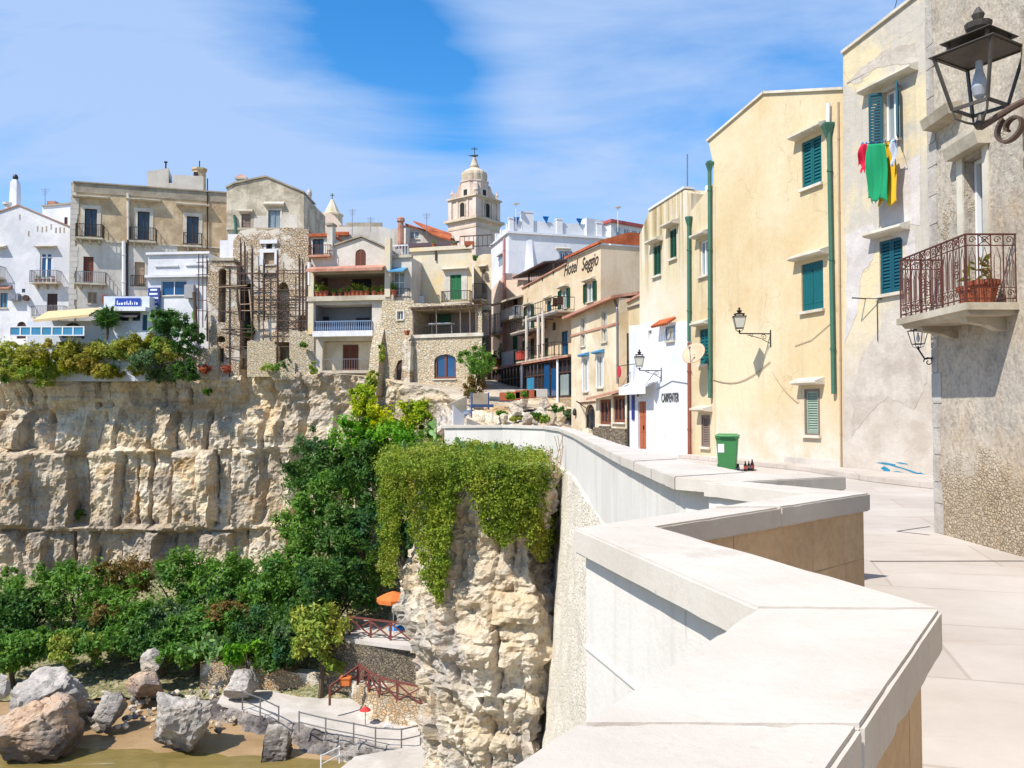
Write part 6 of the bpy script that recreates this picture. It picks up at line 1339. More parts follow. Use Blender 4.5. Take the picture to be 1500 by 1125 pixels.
def ochre_house():
    f = Fac.px((104, 68), (334, 71.5))
    h = House('ochre_palazzo', 'large flat roofed house, weathered ochre stone above and white below, iron balconies', 'house', f, [(104, 505), (104, 267), (334, 286), (334, 505)], MT['ochre'], 9, zb=4.2)
    for r in ((124, 306, 142, 346), (201.5, 310, 219, 351), (273.5, 317, 291, 357)): h.win(*r, 'glass', glass='glass', fmat='browndk', sill=False, surround='lintel', sw=.3, hood=True, hk=dict(gap=.9, ex=.9, out=.45), mull=1)
    h.win(122, 376, 137, 414, 'door', 'brown'); h.win(197, 384, 212, 419, 'panel', 'beigesh', sill=False); h.win(128.5, 428, 142, 445, 'closed', 'beigesh'); h.done()
    # lower white coat of render, a centimetre or two proud
    q = MB(); P = [(113, 505), (113, 353), (150, 350), (170, 354), (205, 357), (260, 359), (262, 505)]; poly = [f.pt(*f.hit(*p), .0) for p in P]; 
    u = [f.hit(*p) for p in P]
    low = House.__new__(House); low.f = f; low.mat = MT['oldwhite']; low.uv = u; low.ext = f.n*.05; low.root = h.root; low.cut = []
    low.uv = u; low.f = f.off(.03)
    for r in ((122, 376, 137, 414), (197, 384, 212, 419), (128.5, 428, 142, 445)): a = f.rect(*r); low.cutr(*a, .3)
    low.done().wall.name = 'white_render'
    f3 = f
    q = MB(); u0 = f.hit(104, 300)[0]; rn = random.Random(3); z = f.hit(104, 500)[1]; zt = f.hit(104, 268)[1]
    while z < zt-.3: hh = rn.uniform(.35, .5); f.box(q, u0-.03, u0+rn.uniform(.35, .62), z+.01, z+hh, -.4, .05); z += hh+.01
    h.part(q, 'quoin', MT['oldwhite'])
    A, B = f.hit(104, 267), f.hit(334, 286); q = MB(); f.box(q, -.1, B[0], zt-.75, zt+.05, -.3, .06); f.box(q, -.15, B[0], zt+.052, zt+.16, -.4, .16); h.part(q, 'cornice', MT['greyband'])
    A = f.hit(113, 353); q = MB(); f.box(q, 0, f.hit(330, 365)[0], A[1], A[1]+.14, 0, .12); h.part(q, 'string_course', MT['slab'])
    h.balc(113, 153, 350, 331, .8, brk=3); h.balc(191, 230, 355, 336, .8, brk=3); h.balc(269, 296, 361, 343, .6, brk=2); h.balc(112, 157, 416, 400, .7, rail='steel', brk=3)
    q = MB(); 
    u0, v0, u1, v1 = f.rect(192, 404, 213, 420); q = MB(); rail_u(f, q, u0, u1, v0, v1, .12, .018); h.part(q, 'window_rail', MT['iron'])
    h.pipe([(188, 284), (188.5, 352)], .12, 'oldwhite'); h.pipe([(188, 352), (186.5, 362), (186.5, 445)], .09, 'browndk'); h.pipe([(182, 354), (182, 434)], .16, 'awnbeige' if False else 'whitepaint')
    q = MB(); q.tube([f.P(304, 365, .1), f.P(304, 262, .1)], .05, 6); h.part(q, 'aerial', MT['iron'])
    flower_pot(f.P(153, 445, .4), 1.1, 'pot with a red flower on the white wall near the awning', 'pots by the restaurant', 'leafred', 30)
    # roof volumes
    g = Fac.px((200, 73), (320, 75)); k = House('roof_house', 'white roof-top room with a slim chimney pipe on the ochre house', 'roof room', g, [(216, 285), (216, 251), (247, 246), (247, 268), (253, 268), (253, 256), (298, 258), (298, 290)], MT['oldwhite'], 3); k.done()
    q = MB(); q.tube([g.P(242, 248, -.5), g.P(242, 236, -.5)], .07, 8); q.tube([g.P(242, 236, -.5), g.P(242, 234.5, -.5)], .16, 8); k.part(q, 'flue', MT['iron'])
    c = g.P(291, 262, -.8); q = MB(); q.lathe(c, [(.62, -1), (.6, .9), (.72, 1.0), (.72, 1.15), (.5, 1.15)], 8); t_ = k.part(q, 'turret_chimney', MT['ochre']); q = MB(); q.tube([c+Vector((0, 0, 1.1)), c+Vector((0, 0, 1.9))], .05, 6); k.part(q, 'finial', MT['iron'], t_); q = MB(); q.box(c+Vector((-.1, -.6, .45)), (.18, 0, 0), (0, .08, 0), (0, 0, .22)); k.part(q, 'vent_opening', MT['dark'], t_)
ochre_house()

def restaurant():
    f = Fac.px((215, 66.5), (310, 66)); 
    h = House('white_extension', 'flat white extension with a wide blue glazed window above the cliff', 'house', f, [(217, 500), (217, 374), (306, 371), (306, 500)], MT['white'], 3, zb=4.2)
    h.win(236, 411, 273.5, 433, 'glass', glass='glassblue', fmat='whitepaint', mull=1); h.done()
    u0, v0, u1, v1 = f.rect(217, 372, 306, 404); q = MB(); f.box(q, u0-.1, u1+.1, v0-.15, v0+.05, 0, .35); f.box(q, u0-.1, u1+.1, v1-.05, v1+.14, 0, .2); h.part(q, 'cornice', MT['white']); q = MB(); f.box(q, u0+.6, u0+2.6, v0+.75, v0+.85, 0, .12); f.box(q, u0+3.2, u1-.5, v0+.8, v0+.9, 0, .12); h.part(q, 'moulding', MT['white'])
    u, v = f.hit(281, 428); tag(MB().box(f.pt(u, v, .3), f.u*.4, f.n*.2, (0, 0, .55)).build('air_conditioner', simple('pale_unit', C(170, 168, 170), .6), bevel=.02), 'pale air conditioner beside the wide blue window', 'air conditioner')
    # upright sign with white lettering bands, too small to read
    u0, v0, u1, v1 = f.rect(219, 422, 236, 458); r = thing('sign', 'upright blue and white banded sign at the corner of the white extension', 'sign', f.pt(u0, v0, .3)); q = MB(); f.box(q, u0, u1, v0, v1, .12, .25); q.build('board', simple('sign_blue', C(50, 72, 140), .5), r); q = MB(); n = 6
    for i in range(n): a = v0+(v1-v0)*(i+.25)/n; f.box(q, u0+.12+.08*(i % 2), u1-.12-.05*(i % 3), a, a+(v1-v0)/n*.42, .25, .262)
    q.build('lettering', MT['whitepaint'], r)
    g = Fac.px((30, 65.4), (222, 65.2)); k = House('restaurant_front', 'white restaurant front with blue sign, dark awnings and a glazed terrace', 'restaurant', g, [(40, 500), (40, 470), (152, 470), (152, 434), (219, 434), (219, 500)], MT['whiteblue'], 1.2, zb=4.2)
    k.win(160, 459, 188.5, 470, 'dark', sill=False); k.win(194, 458, 205.5, 470, 'dark', sill=False); k.win(208.5, 461, 215.5, 484, 'door', 'tealdk'); k.win(92, 474, 122, 496, 'glass', glass='glasspale', arch=1.1, sill=False); k.done()
    u0, v0, u1, v1 = g.rect(152, 451, 219, 457); q = MB(); g.box(q, u0, u1, v0, v1, 0, .7); k.part(q, 'canopy', MT['whitepaint'])
    u0, v0, u1, v1 = g.rect(158, 458, 206, 470); q = MB(); g.prof(q, u0, u1, [(.05, v1), (.6, v0+.3), (.6, v0+.22), (.05, v1-.1)]); k.part(q, 'dark_awning', simple('dark_slatted_awning', C(92, 86, 88), .8))
    u0, v0, u1, v1 = g.rect(92, 474, 122, 496); q = MB(); pts = [g.pt(u, v, .06) for u, v in arch_pts(u0, u1, v0, v1, 1.1)][1:]; q.tube(pts, .09, 5); k.part(q, 'arch_trim', MT['iron'])
    u0, v0, u1, v1 = g.rect(68, 458, 150, 474); q = MB(); a, b = g.hit(70, 461), g.hit(149, 456); q.hexa([g.pt(a[0], v0-.1, 1.9), g.pt(b[0], v0+.3, 1.9), g.pt(b[0], v1+.3, 0), g.pt(a[0], v1, 0)]+[g.pt(a[0], v0+.1, 1.9), g.pt(b[0], v0+.5, 1.9), g.pt(b[0], v1+.42, 0), g.pt(a[0], v1+.12, 0)]); tag(q.build('awning', MT['awnbeige']), 'long beige cloth awning over the restaurant terrace', 'awning')
    # sign board
    u0, v0, u1, v1 = g.rect(169.5, 437, 206, 448.5); r = thing('sign', 'long blue restaurant sign with pale marks above the dark awning', 'sign', g.pt(u0, v0, .1)); q = MB(); g.box(q, u0, u1, v0, v1, .02, .10); q.build('board', simple('sign_deep_blue', C(30, 66, 170), .5), r)
    q = MB(); rn = random.Random(8); u = u0+.15
    while u < u1-.3:
        w = rn.uniform(.05, .16); hh = rn.uniform(.12, .34); g.box(q, u, u+w, v0+.1, v0+.1+hh, .10, .112); u += w+rn.uniform(.04, .14)
    q.build('lettering', MT['whitepaint'], r)
    # glazed terrace screen
    t = thing('terrace_screen', 'blue glass terrace screen in white frames at the cliff edge', 'screen', g.P(90, 496, 1.8)); u0, v0, u1, v1 = g.rect(38, 482, 143, 495.5); q = MB(); g.box(q, u0+.05, u1-.05, v0+.06, v1-.06, 2.0, 2.03); q.build('glass', MT['glasscyan'], t); q = MB()
    for i in range(8): a = u0+(u1-u0)*i/7; g.box(q, a-.05, a+.05, v0, v1, 1.96, 2.07)
    for z in (v0, v1-.08): g.box(q, u0, u1, z, z+.08, 1.955, 2.075)
    q.build('frame', MT['whitepaint'], t)
    # palm-like plant in front of the terrace
    p = PD(157, 490, 64); r = thing('yucca', 'small palm-like yucca on a thin trunk before the dark awning', 'plant', p); q = MB(); q.tube([p+Vector((0, 0, -.4)), p+Vector((.05, 0, .7)), p+Vector((-.05, 0, 1.2))], .09, 6); q.build('trunk', MT['bark'], r); leafmesh('foliage', [(p.x, p.y, p.z+1.35, .6, .6, .45)], 260, .5, MT['leafdark'], r, aspect=3.2, sig=.4)
restaurant()

# ------------------------------------------------------------------ ruin, stone gable, terrace house, stone house
def gable_house():
    f = Fac.px((322, 69), (450, 69))
    h = House('stone_gable_house', 'tall weathered stone house with a low gable above the scaffolded ruin', 'house', f, [(332, 560), (332, 276), (343, 270), (390, 260), (438, 280), (445, 284), (446, 560)], MT['gable'], 8)
    h.win(393, 308, 410.5, 334, 'glass', glass='glasspale', fmat='bluerail', surround='lintel', sw=.14, hood=True, hk=dict(gap=.35, ex=.35, h=.2)); h.win(353.5, 313, 367, 335, 'panel', 'greywood', hood=True); h.done()
    for a, b in (((331, 276), (343, 269.5)), ((343, 269.5), (390, 259.5)), ((390, 259.5), (438, 279.5)), ((438, 279.5), (446, 283))):
        A, B = f.hit(*a), f.hit(*b); q = MB(); q.hexa([f.pt(u, v+dv, o) for dv in (0, .14) for u, v, o in ((A[0], A[1], .12), (B[0], B[1], .12), (B[0], B[1], -4), (A[0], A[1], -4))]); h.part(q, 'roof_edge', MT['greyband'])
    c = f.P(348, 272, -1.2); q = MB(); q.lathe(c, [(.52, -.5), (.48, .75), (.72, .8), (.74, .95)], 4, math.pi/4); k = h.part(q, 'chimney', MT['oldwhite']); q = MB(); q.lathe(c+Vector((0, 0, .95)), [(.72, 0), (.05, .38)], 4, math.pi/4); h.part(q, 'chimney_cap', MT['tilepale'], k)
    q = MB()
    for s in (-1, 1): q.box(c+Vector((s*.17, -.35, .45)), (.09, 0, 0), (0, .04, 0), (0, 0, .14))
    h.part(q, 'chimney_vent', MT['dark'], k)
    h.box('white_patch', 372, 316, 393, 336, -.1, .02, MT['oldwhite']); h.box('white_patch', 411, 314, 436, 336, -.1, .02, MT['oldwhite'])
    h.pipe([(344, 316), (346, 330), (346, 346)], .12, 'greenpipe'); h.box('ledge', 332, 334, 446, 337, -.1, .18, MT['slab'])
    g = Fac.px((318, 66.5), (356, 66.5)); k = House('white_shed', 'small whitewashed block wedged beside the ruined pillar', 'house', g, [(322, 380), (322, 352), (334, 352), (334, 343), (351, 343), (351, 380)], MT['white'], 2.5); k.done()
gable_house()

def ruin():
    f = Fac.px((296, 66.2), (454, 65.2))
    h = House('ruined_house', 'roofless rubble stone ruin with empty openings behind iron scaffolding', 'ruin', f, [(345, 560), (349, 470), (340, 430), (342, 352), (352, 338), (372, 334), (392, 338), (420, 333), (452, 336), (453, 560)], MT['rubble'], 5)
    h.win(386, 370, 402, 388, 'panel', 'beigesh', surround='white', sw=.3, rec=.35); h.win(390, 357, 399, 365, 'dark', rec=.4, sill=False, surround='white', sw=.2)
    h.cutr(*f.rect(351, 414, 367, 484), 2.2); h.cutr(*f.rect(405, 413, 424, 486), .8, 1.0); h.cutr(*f.rect(402, 501, 426, 532), 1.8); h.cutr(*f.rect(413, 440, 419, 470), 1.2); h.cutr(*f.rect(352, 495, 366, 512), 1.5); h.cutr(*f.rect(436, 462, 448, 486), .8)
    h.done()
    q = MB(); u0, v0, u1, v1 = f.rect(387, 352, 402, 357); f.box(q, u0-.3, u1+.3, v0-.02, v1, -.02, .2); h.part(q, 'ledge', MT['white'])
    q = MB(); u0, v0, u1, v1 = f.rect(346, 412, 370, 416); f.box(q, u0, u1, v0, v1, -.1, .15); u0, v0, u1, v1 = f.rect(382, 396, 405, 401); f.box(q, u0, u1, v0, v1, -.1, .2); h.part(q, 'lintel', MT['slab'])
    # pillar with the tall arch, a separate fragment of wall
    g = Fac.px((296, 64.8), (350, 64.8)); k = House('ruined_tower', 'narrow broken rubble wall fragment with a tall blind arch beside the scaffolding', 'ruin', g, [(303, 560), (308, 520), (305, 470), (303, 430), (306, 385), (312, 381), (340, 381), (347, 390), (346, 440), (352, 480), (350, 560)], MT['rubble'], 2.6)
    k.cutr(*g.rect(320, 393, 331, 472), 1.5, .28); k.cutr(*g.rect(318, 492, 330, 501), 1.0, .25); k.cutr(*g.rect(322, 510, 328, 530), .8); k.done()
    q = MB(); u0, v0, u1, v1 = g.rect(309, 378, 343, 382); g.box(q, u0, u1, v0, v1, -2.0, .1); k.part(q, 'capstone', MT['slab'])
    # broken masonry stubs on the cliff edge
    for i, (x0, x1, y0, y1, d) in enumerate(((288, 318, 508, 556, 64.2), (362, 404, 500, 552, 64.0), (424, 460, 478, 556, 64.0), (398, 432, 528, 556, 63.8))):
        gg = Fac.px((x0-2, d), (x1+2, d)); rn = random.Random(i+3); top = [(x0+(x1-x0)*t/6, y0+rn.uniform(-3, 9)) for t in range(7)]
        w = House('broken_wall', ('low broken rubble wall under the arched fragment', 'stump of rubble wall right of the dark doorway', 'tall jagged rubble wall end beside the terrace house', 'low rubble heap of wall under the blind arch')[i], 'ruin', gg, [(x0, y1)]+top+[(x1, y1)], MT['rubble2'], 1.2); w.done()
    # scaffold of rusty tubes
    s = thing('scaffolding', 'tall rusty tube scaffolding standing in front of the ruined house', 'scaffolding', f.P(370, 550, 1.2)); st = simple('rusty_scaffold_tube', C(92, 70, 62), .7, .3)
    gs = f.off(1.15); gs2 = f.off(.35)
    for x, y0, y1 in ((291, 372, 505), (297, 373, 480), (303, 375, 500), (311, 380, 520), (318, 384, 560), (336, 392, 556), (352, 350, 520), (358, 354, 470), (369, 358, 505), (386, 380, 470), (406, 366, 556), (438, 372, 560), (443, 380, 520), (449, 388, 490)):
        q = MB(); q.tube([gs.P(x, y1), gs.P(x, y0)], .045, 5); q.build('standard', st, s)
        if x > 300: q = MB(); q.tube([gs2.P(x+1.5, y1), gs2.P(x+1.5, y0+6)], .04, 5); q.build('standard', st, s)
    rn = random.Random(6)
    for x0, x1, y in ((288, 312, 384), (288, 318, 402), (290, 345, 418), (288, 320, 440), (288, 350, 456), (303, 372, 390), (345, 410, 400), (348, 446, 401), (350, 410, 412), (352, 452, 425), (366, 450, 434), (368, 450, 443), (352, 452, 455), (400, 452, 470), (300, 370, 482), (318, 372, 487), (404, 450, 486), (330, 450, 508), (300, 410, 524), (352, 400, 422), (370, 408, 408), (405, 448, 396), (300, 352, 372+20)):
        q = MB(); dy = rn.uniform(-1, 1); q.tube([gs.P(x0, y+dy), gs.P(x1, y-dy)], .035, 5); q.build('ledger', st, s)
    for a, b in (((370, 404), (408, 430)), ((372, 430), (400, 412)), ((372, 418), (412, 446)), ((376, 440), (420, 460)), ((380, 455), (424, 436)), ((414, 486), (448, 456)), ((440, 488), (420, 462)), ((300, 470), (316, 400)), ((352, 508), (404, 540))):
        q = MB(); q.tube([gs.P(*a), gs.P(*b)], .035, 5); q.build('brace', st, s)
    for a, b in (((316, 421), (362, 418)), ((352, 446), (368, 445)), ((354, 455), (368, 455)), ((350, 424), (352, 446)), ((365, 424), (369, 470))):
        q = MB(); q.bar(gs.P(*a), gs.P(*b), .10, .06); q.build('plank', MT['beigesh'], s)
    # tall weathered timber post at the corner
    q = MB(); q.tube([PD(287, 500, 63.8), PD(286, 455, 63.8), PD(284, 428, 63.8)], [.2, .16, .14], 8); tag(q.build('post', MT['bark']), 'thick weathered timber post at the end of the scaffolding', 'post')
ruin()

def terrace_house():
    f = Fac.px((450, 64.2), (572, 63.2))
    h = House('terrace_house', 'three storey terrace house with red tiled loggia, balcony of pots and shuttered door', 'house', f, [(452, 560), (452, 400), (456, 400), (456, 346), (486, 346), (486, 362), (530, 348), (569, 366), (569, 440), (562, 445), (562, 560)], MT['oldwhite'], 6)
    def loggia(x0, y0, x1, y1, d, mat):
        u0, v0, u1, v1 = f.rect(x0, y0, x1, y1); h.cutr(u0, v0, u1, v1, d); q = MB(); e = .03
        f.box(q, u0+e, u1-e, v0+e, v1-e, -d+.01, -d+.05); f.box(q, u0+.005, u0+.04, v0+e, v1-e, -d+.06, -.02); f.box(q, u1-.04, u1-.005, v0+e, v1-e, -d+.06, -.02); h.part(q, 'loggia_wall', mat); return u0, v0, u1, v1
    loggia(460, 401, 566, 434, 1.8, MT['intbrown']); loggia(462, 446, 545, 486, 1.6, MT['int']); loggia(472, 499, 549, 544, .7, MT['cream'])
    h.win(520.5, 365, 536, 391, 'closed', 'brown', arch=.4, surround=None, sill=True, rec=.2); h.win(458, 350, 474, 374, 'glass', glass='glass', fmat='browndk', sill=False)
    h.done()
    fb = f.off(-1.75); fg = f.off(-1.52); fl = f.off(-.66)
    for ff, r, m, nm in ((fb, (515, 409, 544, 434), 'dark', 'doorway'), (fb, (464, 404, 480, 434), 'browndk', 'curtain'), (fg, (522, 466, 541, 486), 'dark', 'doorway'), (fg, (464, 464, 482, 486), 'dark', 'doorway')):
        u0, v0, u1, v1 = ff.rect(*r); q = MB(); ff.box(q, u0, u1, v0, v1, 0, .05); h.part(q, nm, MT[m])
    u0, v0, u1, v1 = fl.rect(502.5, 505, 525, 543); p = MB(); fl.box(p, u0, u1, v0, v1, .0, .05); d = h.part(p, 'door', MT['brown'])
    for a, b in ((u0+.06, (u0+u1)/2-.02), ((u0+u1)/2+.02, u1-.06)): q = MB(); louvre(fl, q, a, b, v0+.05, v1-.05, .05, .09); h.part(q, 'shutter', MT['brown'], d)
    u0, v0, u1, v1 = f.rect(457, 392, 567, 401); q = MB(); f.prof(q, u0, u1, [(0, v1+.15), (0, v1), (1.2, v0+.1), (1.2, v0), (1.25, v0), (1.25, v0+.22)]); h.part(q, 'tile_canopy', MT['tilepale'])
    for a, b in (((484, 362.5), (530, 347)), ((530, 347), (571, 366))):
        A, B = f.hit(*a), f.hit(*b); q = MB(); q.hexa([f.pt(u, v+dv, o) for dv in (0, .12) for u, v, o in ((A[0], A[1], .18), (B[0], B[1], .18), (B[0], B[1], -4), (A[0], A[1], -4))]); h.part(q, 'roof_edge', MT['greyband'])
    h.box('roof_edge', 454, 343, 487, 347, -3, .25, MT['tile']); h.box('slab_edge', 452, 434, 578, 441, -.1, .35, MT['slab']); h.box('slab_edge', 464, 486, 551, 494, -.1, .9, MT['white']); h.box('slab_edge', 470, 543, 550, 547, -.6, .4, MT['slab'])
    q = MB(); u0, v0, u1, v1 = f.rect(462, 470, 545, 486); f.box(q, u0, u1, v1-.08, v1, .05, .14); f.box(q, u0, u1, v0, v0+.08, .05, .14); n = 26
    for i in range(n+1): a = u0+(u1-u0)*i/n; q.lathe(f.pt(a, v0+.05, .1), [(.045, 0), (.075, .22), (.035, .45), (.05, v1-v0-.12)], 6)
    h.part(q, 'balustrade', MT['bluerail'])
    q = MB(); u0, v0, u1, v1 = f.rect(472, 526, 549, 544); rail_u(f, q, u0, u1, v0, v1, .05, .014, .2, False); h.part(q, 'railing', MT['steel'])
    q = MB(); u0, v0, u1, v1 = f.rect(456, 375, 487, 378); f.box(q, u0, u1, v0, v1, 0, .6); p = h.part(q, 'balcony', MT['tilepale']); q = MB(); rail_u(f, q, u0, u1, v1, v1+.75, .55, .018, .16); h.part(q, 'railing', MT['rustiron'], p)
    h.pipe([(454.5, 385), (454.5, 418)], .14, 'whitepaint'); h.box('gate_pier', 481, 330, 489, 378, -.4, .3, MT['oldwhite']); h.box('pier_cap', 479.5, 328, 490.5, 331, -.5, .4, MT['greyband']); h.box('column', 566, 350, 574, 436, -.1, .45, MT['creamst'])
    h.box('side_pier', 453, 400, 461, 490, -.05, .25, MT['creamst'])
    rn = random.Random(12)
    for i, x in enumerate((466, 472, 478, 490, 499, 508, 513, 519, 525, 531, 538, 549, 556, 561, 571, 577)):
        s = rn.uniform(.9, 1.7); u, v = f.hit(x, 434.5); flower_pot(f.pt(u, v, .12), s, 'clay pot with a plant on the long ledge under the red tiled loggia', 'pots along the loggia ledge', ('leafmid', 'leafolive', 'leafdry')[i % 3], 40)
    # blue awning bay with lilac window
    g = Fac.px((570, 63.6), (606, 63.2)); k = House('blue_awning_bay', 'narrow pale bay with a blue awning, lilac window and white roof railing', 'house', g, [(572, 450), (572, 377), (603, 377), (603, 450)], MT['oldwhite'], 5); k.win(576, 399, 593, 432, 'glass', glass='glasspale', fmat='whitepaint', mull=1, trans=.55, sill=False); k.done()
    u0, v0, u1, v1 = g.rect(573, 392, 597, 401); q = MB(); g.prof(q, u0, u1, [(0, v1), (.9, v0+.12), (.9, v0), (.86, v0), (.86, v0+.08), (0, v1-.06)]); k.part(q, 'awning', MT['bluecloth']); k.box('cornice', 571, 374, 604, 378, -.2, .2, MT['slab'])
    q = MB(); u0, v0, u1, v1 = g.rect(575, 359, 597, 375); rail_u(g, q, u0, u1, v0, v1, -.1, .03, .22, False); k.part(q, 'roof_railing', MT['whitepaint'])
    q = MB(); u0, v0, u1, v1 = g.rect(574, 424, 600, 437); rail_u(g, q, u0, u1, v0, v1, .4, .018, .25); k.part(q, 'railing', MT['iron'])
terrace_house()

def cream_block():
    f = Fac.px((600, 66), (697, 64.5))
    h = House('cream_block', 'plain cream stained house with a closed green shutter door and roof terrace', 'house', f, [(603, 460), (603, 366), (691, 366), (692, 460)], MT['creamst'], extv=(-.6, 6, 0)); h.win(659.5, 402.5, 676, 439, 'closed', 'green', sill=False, hood=True, hk=dict(gap=.35, ex=.6, out=.4), surround='oldwhite', sw=.5); h.done()
    h.box('cornice', 601, 361.5, 693, 367, -.3, .2, MT['creamst']); h.balc(650, 692, 444, 428, .7, rail='iron', brk=2); h.pipe([(639, 366), (639, 382)], .07, 'browndk')
    u, v = f.hit(616, 441); tag(MB().box(f.pt(u, v, .6), f.u*.5, f.n*.2, (0, 0, .28)).build('air_conditioner', simple('white_unit', C(220, 220, 222), .6), bevel=.02), 'white air conditioner under the plain cream wall', 'air conditioner')
    # terrace awning and roofs behind
    u0, v0, u1, v1 = f.rect(578, 352, 662, 358); q = MB(); f.prof(q, u0, u1, [(-1.8, v1+.2), (-.1, v0-.1), (-.1, v0-.22), (-1.8, v1+.05)]); h.part(q, 'terrace_awning', MT['browndk'])
    q = MB(); u0, v0, u1, v1 = f.rect(672, 344, 719, 361); rail_u(f, q, u0, u1, v0, v1, -.3, .03, .35, False); h.part(q, 'terrace_railing', MT['browndk'])
    for x, s in ((634, 1.0), (662, .9)): flower_pot(f.P(x, 362, -.2), s, 'small pot on the roof terrace edge of the cream block', 'pots on the cream block roof', 'leafmid', 24)
    tag(MB().lathe(f.P(687, 362, -.1), [(.4, 0), (.5, .1), (.55, .42), (.5, .42), (.45, .3)], 4, math.pi/4).build('planter', MT['terracotta']), 'terracotta trough on the roof terrace railing', 'planter')
    # narrow cream house in the corner
    g = Fac.px((692, 69), (721, 68)); k = House('corner_house', 'narrow cream house in the corner with a tall recessed window and balcony', 'house', g, [(694, 560), (694, 378), (708, 372), (720, 372), (720, 560)], MT['cream'], extv=(-.2, 5, 0)); k.win(705.5, 394, 711.5, 430, 'glass', glass='glasspale', fmat='beigesh', sill=False, hood=True); k.done(); k.balc(694, 714, 440, 418, 1.0, brk=2, rail='iron')
    k.box('lower_wall', 702, 455, 719, 556, -.05, .5, MT['rubble3']); shrub(696, 378, 10, 10, 67.5, 'leafmid', 'small tuft growing on the corner of the cream roof', None, 120, .2, 'plant', 'plant', False)
    # roofs behind
    b = Fac.px((470, 82), (720, 82)); r = House('red_roof_house', 'pale house behind with a sloping red tiled roof below the bell tower', 'house', b, [(570, 372), (570, 338), (592, 330), (664, 345), (664, 372)], MT['oldwhite'], 5); r.win(600, 338, 614, 350, 'glass', glass='glasspale'); r.done()
    A, B = b.hit(594, 330), b.hit(666, 347); q = MB(); q.hexa([b.pt(A[0], A[1], .3), b.pt(B[0], B[1]-.4, .3), b.pt(B[0], B[1], -5), b.pt(A[0], A[1]+.3, -5)]+[b.pt(A[0], A[1]+.15, .3), b.pt(B[0], B[1]-.25, .3), b.pt(B[0], B[1]+.15, -5), b.pt(A[0], A[1]+.45, -5)]); r.part(q, 'roof', MT['tile'])
    u0, v0, u1, v1 = b.rect(606, 331, 662, 350); q = MB(); q.add([b.pt(u0, v1+.2, .35), b.pt(u1, v0+.2, .35), b.pt(u1, v0-.9, 1.6), b.pt(u0+1.5, v0-.2, 1.6)], [(0, 1, 2, 3)]); q2 = MB(); q2.prism([b.pt(u0, v1+.3, .4), b.pt(u1, v0+.3, .4), b.pt(u1, v0-.7, 2.2), b.pt(u0+2.2, v0-.1, 2.2)], (0, 0, .15)); r.part(q2, 'roof_slope', MT['tile'])
    c = b.P(588, 345, .5); q = MB(); q.lathe(c, [(.32, -1), (.28, 1.2), (.4, 1.3), (.4, 1.6), (.2, 1.75)], 8); r.part(q, 'chimney', MT['tilepale']); q = MB(); q.lathe(c+Vector((.55, 0, 0)), [(.35, -1), (.35, .6)], 4); r.part(q, 'chimney', MT['oldwhite'])
    w = House('long_roof_house', 'long low pale house with railings behind the terrace house gable', 'house', Fac.px((440, 86), (620, 86)), [(495, 372), (495, 332), (560, 332), (572, 336), (600, 344), (600, 372)], MT['oldwhite'], 5); w.done(); w.box('roof_edge', 484, 341, 512, 346, .1, .5, MT['tile']); w.box('roof_edge', 505, 324, 558, 333, -1, -.6, MT['greyband'])
    # small church with a pyramidal spire
    c = Fac.px((440, 92), (520, 92)); m = House('church', 'small pale church gable with an octagonal pyramid spire behind the roofs', 'church', c, [(462, 372), (462, 322), (470, 316), (481, 311), (490, 316), (500, 328), (503, 372)], MT['pinkish'], 8); m.done()
    p = c.P(478, 300, -3); sc = 95/FPX; q = MB(); q.lathe(p, [(15.5*sc, -26*sc), (15.5*sc, -8*sc), (17*sc, -7.5*sc), (17*sc, -5*sc), (14*sc, -4.5*sc)], 8); q.lathe(p, [(14*sc, -4.5*sc), (11*sc, -1*sc), (2.0*sc, 17*sc), (.5*sc, 18*sc)], 8); m.part(q, 'spire', MT['cream']); q = MB(); q.tube([p+Vector((0, 0, 18*sc)), p+Vector((0, 0, 27*sc))], .05, 5); q.bar(p+Vector((-.25, 0, 24*sc)), p+Vector((.25, 0, 24*sc)), .07); m.part(q, 'cross', MT['iron'])
    p = c.P(462.5, 320, 3); q = MB(); q.lathe(p, [(3.2*sc, -30*sc), (3*sc, 22*sc), (3.6*sc, 23*sc), (3.6*sc, 27*sc), (2.4*sc, 31*sc)], 10); r2 = tag(q.build('chimney', MT['oldwhite']), 'slim round white chimney with dark mouth beside the small church spire', 'chimney')
    q = MB(); 
    for a, b_ in (((451, 318), (462, 326)), ((497, 330), (560, 340))): q.hexa([c.P(a[0], a[1], .3), c.P(b_[0], b_[1], .3), c.P(b_[0], b_[1], -3), c.P(a[0], a[1], -3)]+[c.P(a[0], a[1]+4, .3), c.P(b_[0], b_[1]+4, .3), c.P(b_[0], b_[1]+4, -3), c.P(a[0], a[1]+4, -3)])
    m.part(q, 'side_roof', MT['greyband'])
cream_block()

